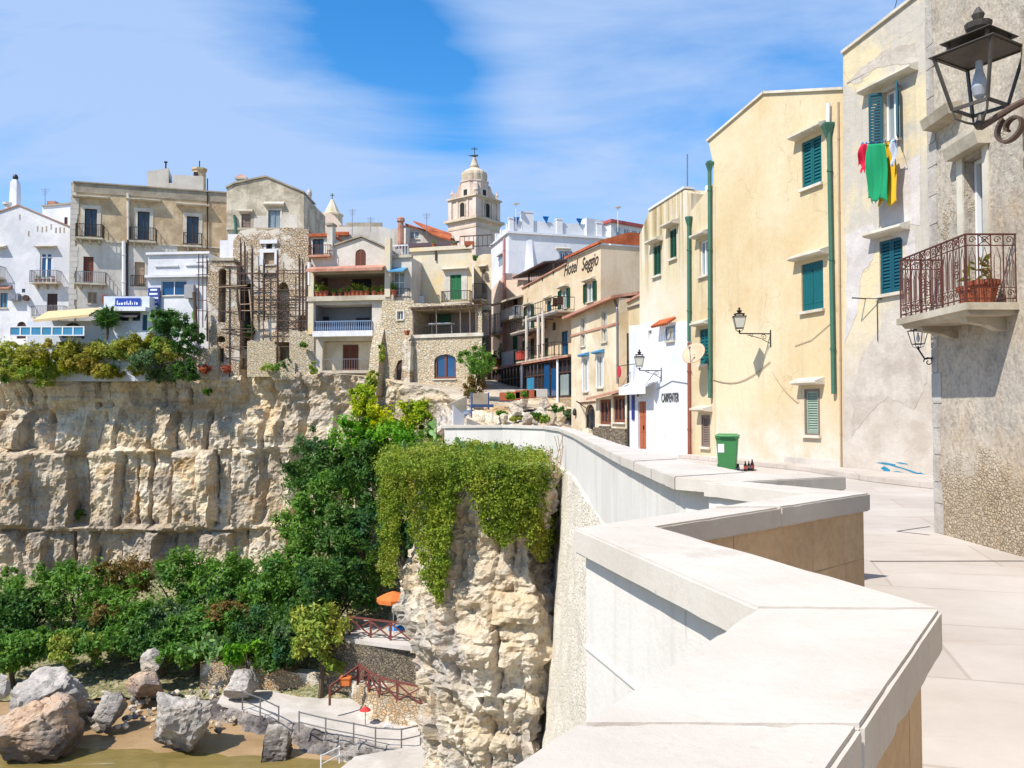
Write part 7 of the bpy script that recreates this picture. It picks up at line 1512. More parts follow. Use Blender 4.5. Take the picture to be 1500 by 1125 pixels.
def old_stone_house():
    f = Fac.px((552, 60.5), (712, 57.5))
    h = House('old_stone_house', 'low rubble stone house on the cliff with a big blue window and shaded terrace', 'house', f, [(549, 590), (553, 520), (560, 440), (606, 440), (606, 444), (706, 446), (706, 590)], MT['rubble2'], extv=(-.3, 5, 0))
    h.win(582, 456, 590.5, 468.5, 'glass', glass='glassblue', fmat='lintel', surround='lintel', sw=.12); h.win(580.5, 527, 594, 556, 'door', 'browndk', arch=.5); h.win(636, 519, 668, 555, 'glass', glass='glassblue', fmat='brown', arch=.45, fw=.16, surround=None, rec=.22)
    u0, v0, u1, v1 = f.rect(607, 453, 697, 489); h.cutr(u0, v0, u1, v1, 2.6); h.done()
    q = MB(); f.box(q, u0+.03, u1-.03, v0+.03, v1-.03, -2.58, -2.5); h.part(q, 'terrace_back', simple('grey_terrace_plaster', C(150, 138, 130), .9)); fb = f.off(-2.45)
    for r in ((638, 459, 660, 478), (607, 462, 616, 489)): a, b, c, d = fb.rect(*r); q = MB(); fb.box(q, a, c, b, d, 0, .05); h.part(q, 'window', MT['greendk'])
    q = MB(); u0, v0, u1, v1 = f.rect(604, 440, 708, 452); n = 46
    for i in range(n+1): a = u0+(u1-u0)*i/n; q.bar(f.pt(a, v1-.1, -2.4), f.pt(a+.02*math.sin(i*5), v0+.12, .5), .07)
    f.box(q, u0, u1, v0-.02, v0+.10, .1, .2); r = h.part(q, 'reed_canopy', simple('grey_brown_reeds', C(120, 100, 84), .9))
    for x in (606, 640, 675, 689, 698): q = MB(); a = f.hit(x, 470)[0]; q.bar(f.pt(a, f.hit(x, 490)[1], .05), f.pt(a, v0+.05, .12), .08); h.part(q, 'canopy_post', MT['greywood'], r)
    q = MB(); u0, v0, u1, v1 = f.rect(606, 476, 698, 490); rail_u(f, q, u0, u1, v0, v1, .05, .022, .18, False); h.part(q, 'railing', MT['iron'])
    q = MB(); u0, v0, u1, v1 = f.rect(603, 489, 708, 494); f.box(q, u0, u1, v0, v1, -.1, .12); h.part(q, 'ledge', MT['lintel'])
    u0, v0, u1, v1 = f.rect(594, 495, 606, 570); q = MB(); f.prof(q, u0, u1, [(0, v0), (.7, v0), (.45, v1-.4), (0, v1)]); h.part(q, 'buttress', MT['rubble4']); u0, v0, u1, v1 = f.rect(549, 470, 563, 580); q = MB(); f.prof(q, u0, u1, [(-.2, v0), (1.2, v0), (.6, v1-2), (-.2, v1)]); h.part(q, 'buttress', MT['rubble2'])
    u, v = f.hit(640, 488); tb = thing('terrace_table', 'small pale table on the shaded stone terrace', 'table', f.pt(u, v, -.8)); q = MB(); q.box(f.pt(u, v+.75, -.8), f.u*.9, f.n*.4, (0, 0, .03)); q.build('top', MT['whitepaint'], tb)
    for a in (-1, 1): q = MB(); q.bar(f.pt(u+a*.8, v, -.8), f.pt(u+a*.8, v+.73, -.8), .06); q.build('leg', MT['whitepaint'], tb)
    q = MB(); q.lathe(f.P(601, 486, .5), [(.14, -.3), (.22, 0), (.2, .05)], 8); tag(q.build('hanging_pot', MT['terracotta']), 'round terracotta pot on the stone house corner under the canopy', 'flower pot')
old_stone_house()

def rockery_and_stairs():
    # broken rocks and planting below the hotel veranda
    G = []
    for i in range(90):
        px = 640+i*2.6; row = []
        for j in range(40):
            d = 42.5+j*.42; x = (px-750)/FPX*d; t = j/39; z = .5+2.3*t**.8; z = z*(1 if px < 800 else max(.35, 1-(px-800)/60)) 
            z += .45*fbm(x*.7, d*.7, 2, 5)+.2*fbm(x*2.2, d*2.2, 5, 4); row.append((x, d, z))
        G.append(row)
    structure(gridmesh('rockery', G, ROCK2))
    rn = random.Random(21)
    for i, (x, y, w, hh, d) in enumerate(((756, 600, 22, 20, 46), (772, 612, 18, 14, 45), (790, 604, 26, 20, 47), (808, 610, 20, 16, 46), (822, 600, 18, 20, 48), (738, 612, 16, 14, 45), (800, 590, 20, 14, 49), (765, 588, 18, 16, 50))):
        boulder(x-w/2, y-hh/2, x+w/2, y+hh/2, d, 40+i, 'pale broken rock among the plants below the hotel veranda', ROCK2, group='rocks below the hotel', name='rock')
    for i, (x, y, w, hh, m, l) in enumerate(((782, 609, 24, 10, 'leafmid', 'low green clump among pale rocks under the hotel'), (800, 613, 30, 12, 'leafolive', 'olive clump at the parapet among the rocks'), (768, 578, 14, 12, 'leafmid', 'green plant in the trough row beneath the veranda'), (830, 606, 14, 14, 'leafgrey', 'grey-green tuft beside the yellow hotel wall'), (735, 606, 18, 14, 'leafmid', 'green tuft at the foot of the steel staircase'), (816, 600, 20, 14, 'leafmid', 'green tuft among the rocks at the right of the rockery'), (758, 614, 26, 10, 'leafolive', 'low olive tuft behind the parapet in front of the rocks'), (748, 580, 16, 12, 'leaffresh', 'bright green plant at the left of the trough row'))):
        shrub(x, y, w, hh, 46, m, l, None, 260, .16, 'plant', 'plant', False)
    for i, (x, y) in enumerate(((742, 581), (752, 580), (765, 578), (776, 577), (792, 576))):
        p = PD(x, y, 49); q = MB(); q.box(p, (.42, 0, 0), (0, .2, 0), (0, 0, .25)); tag(q.build('planter', MT['terracotta' if i < 4 else 'concrete'], bevel=.03), 'clay trough in the row beneath the hotel veranda', 'planter', 'troughs under the veranda')
    f = Fac.px((650, 43), (735, 45)); s = thing('staircase', 'blue steel staircase with cream panels at the end of the parapet', 'staircase', f.P(690, 622))
    def panel(pts, mat, nm, o=0, t=.06): q = MB(); q.prism([f.P(x, y, o) for x, y in pts], f.o*t); return q.build(nm, MT[mat], s)
    panel([(692, 576), (714, 576), (714, 593), (692, 593)], 'cream', 'panel'); panel([(659, 594), (675, 608), (675, 622), (659, 622)], 'white2', 'panel', .3); panel([(660, 593), (690, 580), (690, 602), (676, 608)], 'cream', 'panel', -.5); panel([(677, 612), (700, 622), (677, 622)], 'concrete', 'stringer', .4)
    for x, y0, y1 in ((690.5, 575, 612), (715.5, 575, 600), (676, 607, 622)): q = MB(); q.bar(f.P(x, y1), f.P(x, y0), .09); q.build('post', simple('blue_steel_paint', C(74, 104, 160), .5), s)
    q = MB(); q.bar(f.P(689, 594.5), f.P(722, 594.5), .16); q.build('beam', simple('blue_beam_paint', C(84, 110, 160), .5), s)
    for i in range(6): q = MB(); q.box(f.P(679+2.4*i, 611-2*i, -.5), f.u*.14, f.n*.5, (0, 0, .03)); q.build('step', MT['bluerail'], s)
rockery_and_stairs()

# ------------------------------------------------------------------ vegetation
def vegetation():
    g1 = 'trees on the slope under the cliff'
    T = [(470, 690, 110, 120, 55, 'leafdark', 'dark tamarisk high on the slope at the foot of the pale cliff', 2600), (560, 690, 130, 110, 51, 'leafdark', 'dark green tree directly below the yellow flowering bushes', 2600),
         (455, 770, 120, 130, 53, 'leafmid', 'mid green tree against the right end of the fluted cliff', 2800), (530, 775, 130, 130, 49, 'leafdark', 'broad dark tree left of the hanging ice plants', 3000), (590, 760, 80, 140, 46, 'leafdark', 'tall dark tree half hidden behind the rock outcrop', 2200),
         (415, 850, 110, 130, 51, 'leafmid', 'large mid green tree in the middle of the slope', 2800), (490, 860, 120, 130, 48, 'leafdark', 'dark leafy tree above the yellowish tamarisk', 2800), (560, 838, 100, 110, 55, 'leafdark', 'dark shaded tree behind the orange parasols', 2400),
         (345, 862, 120, 120, 53, 'leafmid', 'green tamarisk below the fluted part of the cliff', 2600), (265, 850, 120, 110, 54, 'leafmid', 'rounded green tree close to the cliff foot', 2400), (185, 852, 100, 76, 55, 'leafrust', 'rusty brown bush in the row under the cliff', 1800), (205, 915, 130, 90, 51, 'leafmid', 'wide green bush below the rusty one', 2600),
         (115, 866, 120, 100, 54, 'leafmid', 'green tree left of the rusty bush', 2600), (50, 904, 130, 100, 53, 'leafdark', 'dark green bush near the left edge behind the big boulders', 2600), (-10, 912, 110, 110, 52, 'leafdark', 'dark bush cut by the left edge of the picture', 2200), (290, 925, 110, 90, 49, 'leafmid', 'green bush above the prickly pears', 2400),
         (385, 925, 100, 100, 48, 'leafdark', 'dark bush between prickly pears and tamarisk', 2400), (140, 930, 90, 60, 50, 'leafdark', 'low dark bush beside the white notice', 1600), (435, 915, 80, 110, 47, 'leafdark', 'narrow dark tree just left of the yellowish tamarisk', 2000), (470, 935, 92, 110, 45.5, 'leafolive', 'yellowish feathery tamarisk in front of the terrace rail', 2600),
         (360, 955, 74, 52, 47, 'leaffresh', 'bright fresh green bush above the sea wall', 1500), (600, 700, 80, 90, 47, 'leafmid', 'green tree close behind the left edge of the ice plants', 1800), (240, 945, 90, 50, 49, 'leafdark', 'low dark bush above the pebbles', 1400), (20, 950, 90, 60, 48, 'leafmid', 'low bush behind the leftmost boulder', 1400), (450, 655, 60, 60, 57, 'leafgrey', 'grey-green bush high against the pale cliff', 900)]
    for px, py, w, h, d, m, l, n in T: shrub(px, py, w*1.08, h*1.08, d, m, l, g1, n, .27, 'tree', 'tree', base=1.0, nb=9)
    Y = [(540, 600, 62, 90, 53, 'leafyel', 'cone shaped yellow-green bush climbing to the house wall', 1900), (595, 615, 90, 60, 52, 'leafyel', 'yellow flowering bush right of the cone shaped one', 1900), (520, 640, 90, 80, 53, 'leaffresh', 'bright green bush under the yellow cone', 1900), (575, 645, 90, 70, 50, 'leaffresh', 'fresh green bush below the yellow flowers', 1900), (625, 650, 60, 60, 47, 'leafmid', 'green bush beside the end of the pale parapet', 1100), (545, 560, 26, 40, 54.5, 'leafolive', 'pointed olive top of the cone shaped bush', 500)]
    for px, py, w, h, d, m, l, n in Y: shrub(px, py, w*1.05, h*1.05, d, m, l, 'bushes under the stone house', n, .25, 'bush', 'bush', base=.6)
    for px, py, w, h, d, m in ((60, 948, 90, 60, 48.5, 'leafmid'), (110, 950, 80, 46, 48, 'leafolive'), (150, 945, 80, 50, 48.5, 'leafmid'), (215, 935, 90, 60, 49, 'leafdark'), (265, 955, 70, 50, 47.6, 'leafmid'), (320, 930, 80, 70, 48.2, 'leafmid'), (405, 960, 70, 50, 46.6, 'leafdark'), (20, 880, 90, 80, 54, 'leafmid'), (160, 895, 80, 70, 52.5, 'leafmid'), (300, 880, 90, 80, 53, 'leafdark'), (430, 870, 90, 100, 50.5, 'leafmid'), (530, 830, 90, 90, 51, 'leafmid'), (500, 720, 90, 90, 53, 'leafmid'), (10, 970, 50, 40, 47, 'leafmid'), (330, 905, 70, 50, 49.5, 'leafrust'), (150, 905, 60, 44, 51, 'leafrust'), (245, 905, 60, 50, 50.5, 'leafgrey'), (430, 930, 50, 60, 46.3, 'leafgrey')):
        shrub(px, py, w*1.1, h*1.1, d, m, {'leafmid': 'one of the plain mid green bushes filling the slope between the trees', 'leafdark': 'one of the darker green bushes filling the slope between the trees', 'leafolive': 'low olive bush behind the white notice', 'leafrust': 'small brownish dry bush among the green ones on the slope', 'leafgrey': 'small grey-green bush among the darker ones on the slope'}[m], {'leafmid': 'mid green filler bushes on the slope', 'leafdark': 'dark filler bushes on the slope', 'leafolive': None, 'leafrust': 'brownish bushes on the slope', 'leafgrey': 'grey-green bushes on the slope'}[m], 1700, .25, 'bush', 'bush', False, base=.5)
    E = [(10, 530, 70, 56, 66, 'leafolive', 'olive scrub at the left end of the cliff edge'), (65, 525, 80, 46, 66, 'leafdry', 'golden dry scrub below the glass terrace screen'), (120, 522, 70, 40, 66, 'leafdry', 'golden scrub under the beige awning'), (165, 520, 66, 46, 65.5, 'leafolive', 'olive scrub below the yucca'), (205, 512, 60, 40, 65.5, 'leafdry', 'pale dry scrub under the blue sign'), (215, 535, 70, 36, 65, 'leafgrey', 'grey-green bush hanging over the cliff edge'), (245, 520, 50, 50, 65, 'leafolive', 'olive bush left of the dark green one'), (275, 505, 46, 60, 64.6, 'leafdark', 'dark green bush hanging beside the ruin'), (272, 542, 36, 40, 64.2, 'leafdark', 'dark green tongue of leaves hanging down the cliff'), (65, 553, 30, 40, 65.2, 'leafolive', 'yellow-green strand hanging over the cliff at left'), (30, 552, 50, 22, 65.2, 'leafolive', 'thin olive scrub just below the cliff edge at left'), (150, 545, 40, 24, 65, 'leafdry', 'small dry tuft on the cliff lip'), (110, 540, 60, 26, 65.3, 'leafdry', 'dry golden strip along the cliff lip')]
    for px, py, w, h, d, m, l in E: shrub(px, py-7 if w > 45 else py, w*1.15, h*1.0, d-1.4, m, l, 'scrub along the cliff edge', 1300, .24, 'scrub', 'scrub', False, base=-.2)
    for i, (px, py, w, h, m) in enumerate(((35, 512, 70, 34, 'leafolive'), (90, 508, 60, 26, 'leafdry'), (140, 506, 60, 24, 'leafolive'), (185, 502, 60, 26, 'leafdry'), (225, 506, 50, 34, 'leafolive'), (95, 535, 60, 30, 'leafyel'), (50, 535, 60, 34, 'leafyel'), (0, 548, 46, 34, 'leafmid'), (75, 544, 46, 24, 'leafolive'), (35, 544, 50, 24, 'leafyel'), (115, 542, 50, 18, 'leafolive'), (165, 544, 50, 22, 'leafdry'), (225, 548, 40, 24, 'leafgrey'), (140, 532, 60, 34, 'leafdry'), (180, 540, 50, 30, 'leafolive'), (250, 545, 40, 30, 'leafgrey'), (205, 540, 40, 30, 'leafdry'))):
        shrub(px, py+1, w*1.15, h*1.1, 65.8 if py < 515 else 64.9, m, ('olive scrub tuft filling the fringe along the cliff edge' if m == 'leafolive' else 'dry golden tuft filling the fringe along the cliff edge' if m == 'leafdry' else 'yellow-green tuft in the fringe on the cliff edge' if m == 'leafyel' else 'grey-green tuft in the fringe near the ruin' if m == 'leafgrey' else 'green tuft in the fringe at the left picture edge'), 'tufts along the cliff edge', 900, .22, 'scrub', 'scrub', False, base=-.2)
    shrub(250, 476, 66, 56, 64, 'leafdark', 'dense dark bush under the wide blue window', None, 1300, .26, 'bush', 'bush')
    shrub(700, 530, 66, 58, 52, 'leafmid', 'rounded green bush at the right of the big blue window', None, 1700, .2, 'bush', 'bush'); shrub(694, 566, 50, 40, 52, 'leafrust', 'reddish-brown creeper under the rounded bush by the stairs', None, 700, .18, 'creeper', 'plant')
    for px, py, w, h, m, l, d in ((460, 540, 16, 26, 'leafolive', 'olive tuft at the foot of the terrace house pier', 62.5), (300, 540, 26, 14, 'leafred', 'reddish succulent at the left foot of the ruin', 63.5), (334, 541, 20, 14, 'leafred', 'reddish succulent under the narrow wall fragment', 63.5), (398, 538, 40, 18, 'leafolive', 'yellow-green tuft along the ruin ledge', 63.4), (418, 535, 18, 30, 'leafdark', 'dark plant growing in the ruin opening', 64), (366, 485, 22, 30, 'leafdark', 'dark green plant in the ruin doorway', 65.5), (560, 520, 12, 40, 'leafolive', 'creeper down the rubble buttress', 59), (68, 772, 20, 34, 'leafdark', 'dark tuft hanging on the lower cliff face at left', 66.5), (118, 755, 14, 24, 'leafdark', 'smaller dark tuft on the cliff ledge', 66.5), (305, 575, 18, 14, 'leafmid', 'small green tuft below the cliff lip under the ruin', 64.5), (445, 505, 14, 10, 'leafolive', 'little tuft on the jagged wall end', 63.5), (15, 838, 26, 20, 'leafmid', 'small green tuft at the foot of the cliff, far left', 60)):
        shrub(px, py, w, h, d, m, l, None, 300, .2, 'plant', 'plant', False)
    # ice plants spilling over the outcrop
    rg = np.random.default_rng(3); cl = []
    hang = [(558, 840), (568, 856), (578, 850), (585, 735), (592, 716), (600, 760), (612, 800), (622, 850), (634, 872), (644, 884), (652, 850), (660, 790), (668, 735), (680, 716), (694, 722), (704, 752), (714, 790), (730, 802), (744, 800), (756, 782), (766, 772), (778, 800), (790, 822), (802, 806), (812, 780)]
    r = thing('ice_plant', 'yellow-green ice plants draped over the rock outcrop like a curtain', 'trailing plant', PD(690, 690, 31))
    for a, b in zip(hang, hang[1:]):
        for k in range(5):
            f = k/5+rg.uniform(0, .2); px = a[0]+(b[0]-a[0])*f; yb = a[1]+(b[1]-a[1])*f+rg.uniform(-10, 6)
            d = np.interp(px, [552, 570, 590, 606, 628, 660, 700, 740, 780, 800, 815], [34.0, 33.2, 32.2, 30.9, 29.0, 27.9, 27.3, 27.0, 27.3, 28.4, 30])
            y = 683+rg.uniform(0, 8)
            while y < yb:
                t = (y-683)/max(20, yb-683); p = PD(px+rg.normal()*2.0, y, d-.22*math.sin(min(1, t*3)*1.57)+rg.normal()*.10); cl.append((p.x, p.y, p.z, .15+.05*(1-t), .13, .17)); y += rg.uniform(4.0, 6.5)
    leafmesh('hanging_foliage', cl, 30000, .10, MT['leafivy'], r, clumps=2600, sig=.42, aspect=1.3, up=.1, rng=rg)
    cl = []
    for i in range(520):
        px = rg.uniform(560, 822); d = rg.uniform(27.6, 36.5); p = PD(px, 605, d)
        if p.x > 1.55: continue
        yb = -.30+.28*(1-abs((px-690)/140))+.10*rg.normal(); cl.append((p.x, d, yb+.10*(d-29)*.35, .32, .32, .22))
    leafmesh('top_foliage', cl, 15000, .11, MT['leafivy'], r, clumps=1500, sig=.35, aspect=1.3, up=.6, rng=rg)
    # prickly pears
    def pear(px, py, d, s, n, label, seed, grp=None):
        rn = random.Random(seed); b = PD(px, py, d); t = thing('prickly_pear', label, 'cactus', b, grp); stack = [(b, Vector((0, 0, 1)), 0)]; k = 0
        while stack and k < n:
            p, dr, lv = stack.pop(0); L = s*rn.uniform(.75, 1.1); w = L*.58; fc = Vector((rn.gauss(0, .6), -1, rn.gauss(0, .3))).normalized(); sx = dr.cross(fc).normalized(); c = p+dr*L*.5; m = MB(); pts = []; N = 14
            for o in (-.05, .05):
                pts += [c+sx*w*.5*math.cos(2*math.pi*i/N)*(1+.18*math.sin(2*math.pi*i/N))+dr*L*.5*math.sin(2*math.pi*i/N)+fc*o*s for i in range(N)]
            m.add(pts, [tuple(range(N)), tuple(range(2*N-1, N-1, -1))]+[(i, (i+1) % N, N+(i+1) % N, N+i) for i in range(N)]); m.build('pad', MT['cactus'], t); k += 1
            for _ in range(rn.choice((1, 2, 2, 3))):
                a = rn.uniform(-.9, .9); stack.append((c+dr*L*.42*math.cos(a)+sx*w*.42*math.sin(a), (dr*math.cos(a)+sx*math.sin(a)+Vector((0, rn.gauss(0, .2), .15))).normalized(), lv+1))
    pear(594, 668, 33, .36, 3, 'pair of prickly pear pads at the left end of the ice plants', 1); pear(640, 668, 33.5, .34, 8, 'prickly pear in front of the left end of the pale parapet', 2); pear(700, 690, 31, .40, 7, 'prickly pear in the middle of the ice plants', 3); pear(680, 672, 32.5, .42, 3, 'leaning prickly pear pads behind the middle one', 9); pear(718, 678, 32, .36, 4, 'dark prickly pear right of the middle one', 5); pear(752, 674, 32.5, .3, 2, 'single prickly pear pad before the pale parapet', 15)
    for i, (x, y) in enumerate(((285, 965), (300, 950), (318, 962), (335, 945), (305, 975))): pear(x, y, 46.2, .34, 15, 'pale prickly pear clump on the slope above the sea wall', 20+i, 'prickly pears above the sea wall')
    for i, (x, y) in enumerate(((240, 488), (262, 484), (285, 486))): pear(x, y, 63.8, .6, 14, 'prickly pear clump under the white extension on the cliff edge', 30+i, 'prickly pears on the cliff edge')
    # dry stalks by the wall
    q = MB()
    for i in range(9): b = PD(806+i*1.6, 700, 28.6); q.tube([b, b+Vector((rg.normal()*.1, 0, .5+.5*rg.random())), b+Vector((rg.normal()*.3, 0, .9+.7*rg.random()))], .012, 4)
    tag(q.build('dry_stalks', MT['beigesh']), 'dry brown stalks at the right edge of the outcrop top', 'plant')
vegetation()

def aerials():
    for i, (px, y0, y1, d, lab) in enumerate(((516, 345, 306, 80, 'thin television aerial behind the terrace house gable'), (543, 340, 318, 84, 'short television aerial on the long low roof'), (625, 345, 312, 80, 'thin television aerial above the red tiled roof'), (1007, 278, 226, 33, 'tall thin aerial on the stained cream house'), (66, 300, 276, 80, 'thin aerial on the white roof block at left'))):
        b, t = PD(px, y0, d), PD(px, y1, d); q = MB(); q.tube([b, t], .03, 5); L = (t-b).length
        if i != 3:
            for k in range(4): z = t.z-.12-.16*k; w = .42-.07*k; q.bar((t.x-w, t.y, z), (t.x+w, t.y, z), .025)
        tag(q.build('television_aerial', MT['steel']), lab, 'aerial')
    for px, py, d, lab in ((756, 300, 80, 'small pale satellite dish on a mast above the white villa corner'), (905, 305, 82, 'small pale satellite dish on a mast above the roof room')):
        p = PD(px, py, d); q = MB(); q.lathe(p, [(.06, -.05), (.32, .05), (.36, .12)], 12); q.tube([p, p-Vector((0, 0, 2.4))], .035, 5); tag(q.build('satellite_dish', MT['whitepaint']), lab, 'satellite dish')
aerials()

# ------------------------------------------------------------------ beach, boulders, terraces below
def lower_terraces():
    def slab(pts, z, t, nm, mat): q = MB(); q.prism([Vector((p.x, p.y, z-t)) for p in pts], (0, 0, t)); return structure(q.build(nm, mat))
    conc = MT['concrete']
    # bathing deck with stone wall
    zd = -10.75; a = PZ(505, 935, zd); b = PZ(622, 950, zd); slab([a, b, Vector((b.x+3, 52, 0)), Vector((a.x-1.5, 52, 0))], zd, .22, 'bathing_deck', conc)
    f = Fac((a.x-1, a.y+.12), (b.x+1.2, b.y+.12)); q = MB(); f.box(q, 0, f.len, -13.6, zd-.22, -.6, 0); tag(q.build('deck_wall', MT['rubble3']), 'dark stone retaining wall under the bathing deck', 'retaining wall')
    def xrail(P, hgt, nm, label, group=None, cross=True, mat='rail', w=.09):
        r = thing(nm, label, 'railing', P[0], group)
        for p in P: q = MB(); q.bar(p, p+Vector((0, 0, hgt+.05)), w*1.2); q.build('post', MT[mat], r)
        for p, s in zip(P, P[1:]):
            q = MB(); q.bar(p+Vector((0, 0, hgt)), s+Vector((0, 0, hgt)), w); q.build('top_rail', MT[mat], r)
            if cross:
                for x, y in ((.12, hgt-.08), (hgt-.08, .12)): q = MB(); q.bar(p+Vector((0, 0, x)), s+Vector((0, 0, y)), w*.7); q.build('cross_brace', MT[mat], r)
            else: q = MB(); q.bar(p+Vector((0, 0, hgt*.5)), s+Vector((0, 0, hgt*.5)), w*.8); q.build('mid_rail', MT[mat], r)
    e = Vector((0, .12, zd)); L = [Vector((0, 0, 0))+Vector((PZ(x, y, zd).x, PZ(x, y, zd).y, zd)) for x, y in ((512, 930), (543, 934), (572, 938), (604, 943), (618, 945))]; xrail(L, 1.0, 'timber_railing', 'red-brown crossed timber railing along the edge of the bathing deck')
    L = [PD(509, 912, 50.5), PD(530, 902, 52), PD(545, 898, 54)]; xrail(L, .9, 'timber_railing', 'short red-brown railing at the back of the bathing deck', cross=False)
    # parasols
    def parasol(px, py, d, R, label, h=2.1):
        p = PD(px, py, d); r = thing('parasol', label, 'parasol', p, 'orange parasols on the deck'); q = MB(); q.tube([p, p+Vector((0, 0, h+.35))], .03, 6); q.build('pole', MT['whitepaint'], r); q = MB(); n = 8; t = p+Vector((0, 0, h))
        q.lathe(t, [(R, -.22), (R*1.0, 0), (R*.55, .22), (.04, .38)], n); q.f.pop(); q.f.pop(); q.build('canopy', MT['orangecloth'], r)
    parasol(576, 931, 46.6, .95, 'open orange parasol on the bathing deck'); parasol(598, 938, 45.6, .5, 'smaller half hidden orange parasol beside the rock')
    r = thing('sunbed', 'blue covered sunbed under the orange parasols', 'sunbed', PD(594, 930, 47.5)); p = PD(594, 930, 47.5); q = MB(); q.box(p+Vector((0, 0, .42)), (.95, .1, .1), (-.04, .35, 0), (0, 0, .09)); q.build('cushion', simple('bright_blue_cloth', C(30, 140, 220), .8), r)
    for s in (-.7, .7): q = MB(); q.bar(p+Vector((s, -.25, 0)), p+Vector((s, .25, .36)), .05); q.bar(p+Vector((s, .25, 0)), p+Vector((s, -.25, .36)), .05); q.build('leg', MT['whitepaint'], r)
    r = thing('deck_chair', 'folded orange deck chair lying beside the blue sunbed', 'deck chair', PD(583, 938, 47)); p = PD(583, 938, 47); q = MB(); q.box(p+Vector((0, 0, .3)), (.55, .1, .14), (0, .3, 0), (0, 0, .04)); q.build('seat', MT['orangecloth'], r); q = MB(); q.bar(p+Vector((-.5, 0, 0)), p+Vector((.5, 0, .45)), .05); q.bar(p+Vector((.5, 0, 0)), p+Vector((-.5, 0, .25)), .05); q.build('frame', MT['whitepaint'], r)
    # back wall behind the parasols
    f = Fac.px((535, 53), (640, 51)); q = MB(); u0, v0, u1, v1 = f.rect(560, 893, 625, 930); f.box(q, u0, u1, v0-.5, v1, -.5, 0); tag(q.build('garden_wall', MT['rubble3']), 'grey stone wall behind the orange parasols', 'wall')
    # lamp post in the trees
    p = PD(473, 905, 48); r = thing('lamp_post', 'thin lamp post with a globe among the dark trees', 'street lamp', p+Vector((0, 0, -1.5))); q = MB(); q.tube([p+Vector((0, 0, -1.5)), p+Vector((0, 0, 1.1))], .05, 6); q.build('pole', MT['steel'], r); q = MB(); q.lathe(p+Vector((0, 0, 1.1)), [(.06, 0), (.2, .1), (.24, .24), (.17, .4), (.05, .46)], 10); q.build('globe', MT['glasspale'], r, True)
    # middle path
    zp = -12.9; P = [PZ(*v, zp) for v in ((500, 985), (560, 975), (640, 985), (650, 1040), (600, 1030), (560, 1020), (527, 1003))]; slab(P, zp, 1.6, 'path', MT['rubble4'])
    L = [Vector((PZ(x, y, zp).x, PZ(x, y, zp).y, zp+dz)) for x, y, dz in ((526, 1000, 0), (540, 1011, -.05), (556, 1018, -.1), (582, 1025, -.12), (616, 1031, -.15))]; xrail(L, 1.0, 'timber_railing', 'red-brown crossed railing curving down the path below the rock')
    L = [PD(524, 1003, 43.8), PD(483, 1033, 42.5)]; xrail(L, .95, 'timber_railing', 'sloping red-brown handrail beside the orange bin', cross=False)
    # sloping wall under the path and long pale stone wall
    f = Fac((PZ(345, 1012, -14.1).x, PZ(345, 1012, -14.1).y), (PZ(520, 1020, -14.1).x, PZ(520, 1020, -14.1).y-.3)); q = MB(); q.prism([f.pt(-2.2, -14.9), f.pt(f.len*.45, -14.9), f.pt(f.len, -14.9), f.pt(f.len, -12.95), f.pt(f.len*.5, -12.9), f.pt(f.len*.1, -12.4), f.pt(-2.2, -12.7)], f.n*.8); tag(q.build('garden_wall', MT['rubble4']), 'long pale rubble wall above the bathing platform', 'wall')
    A = PZ(520, 1062, -14.0); B = PZ(660, 1085, -14.0); f = Fac((A.x-.3, A.y), (B.x+.3, B.y)); u = f.len; q = MB(); q.prism([f.pt(0, -14.6, 0), f.pt(u, -14.6, 0), f.pt(u, -13.2, -1.6), f.pt(u*.6, -13.0, -1.9), f.pt(0, -13.0, -2.0)], f.n*2.0); tag(q.build('path_wall', MT['rubble4']), 'sloping pale stone wall under the curving path railing', 'wall')
    # bathing platform with dark tidal rock edge
    zf = -13.95; pts = [PZ(*v, zf) for v in ((318, 1030), (352, 1038), (402, 1052), (440, 1058), (452, 1062), (525, 1082), (570, 1093), (640, 1098), (700, 1060), (620, 1040), (470, 1012), (330, 1008))]; slab(pts, zf, .12, 'bathing_platform', conc)
    G = []; edge = [PZ(*v, zf) for v in ((300, 1028), (335, 1034), (370, 1044), (405, 1053), (440, 1060), (460, 1066), (500, 1077), (540, 1087), (572, 1094), (600, 1096))]; Pp, Nn, Ss = polyline([(p.x, p.y) for p in edge], .12)
    for p, n, s in zip(Pp, Nn, Ss):
        row = [(p.x-n.x*.8, p.y-n.y*.8, zf-.06)]
        for k in range(18):
            t = k/17; q = p+n*(-.15+.75*t**.7+.30*fbm(p.x*1.3, p.y*1.3, t*2, 5)+.1*fbm(p.x*4, p.y*4, t*5, 3)); row.append((q.x, q.y, zf-.04+.08*fbm(q.x*2, q.y*2, 0)-1.5*t))
        G.append(row)
    structure(gridmesh('tidal_rock', G, rockmat('dark_tidal_rock', C(206, 198, 190), C(150, 142, 138), C(84, 80, 82), C(170, 150, 130), 2.4, 1.0, .3)))
    boulder(372, 1062, 440, 1116, 40.3, 77, 'dark flat topped rock with steps at the corner of the bathing platform', None, name='rock')
    def mrail(pts, label): xrail([Vector((PZ(x, y, zf).x, PZ(x, y, zf).y, zf)) for x, y in pts], .95, 'metal_railing', label, None, False, 'steel', .05)
    mrail(((355, 1040), (381, 1050), (408, 1064)), 'thin grey metal railing left of the platform steps'); mrail(((438, 1072), (477, 1082), (518, 1090), (550, 1097), (588, 1099), (616, 1092)), 'long thin grey metal railing along the bathing platform')
    # smooth ramp at the bottom edge
    zq = -13.6; pts = [PZ(*v, zq) for v in ((480, 1140), (520, 1108), (600, 1094), (660, 1088), (720, 1100), (720, 1180), (480, 1180))]; slab(pts, zq, .3, 'ramp', MT['concrete'])
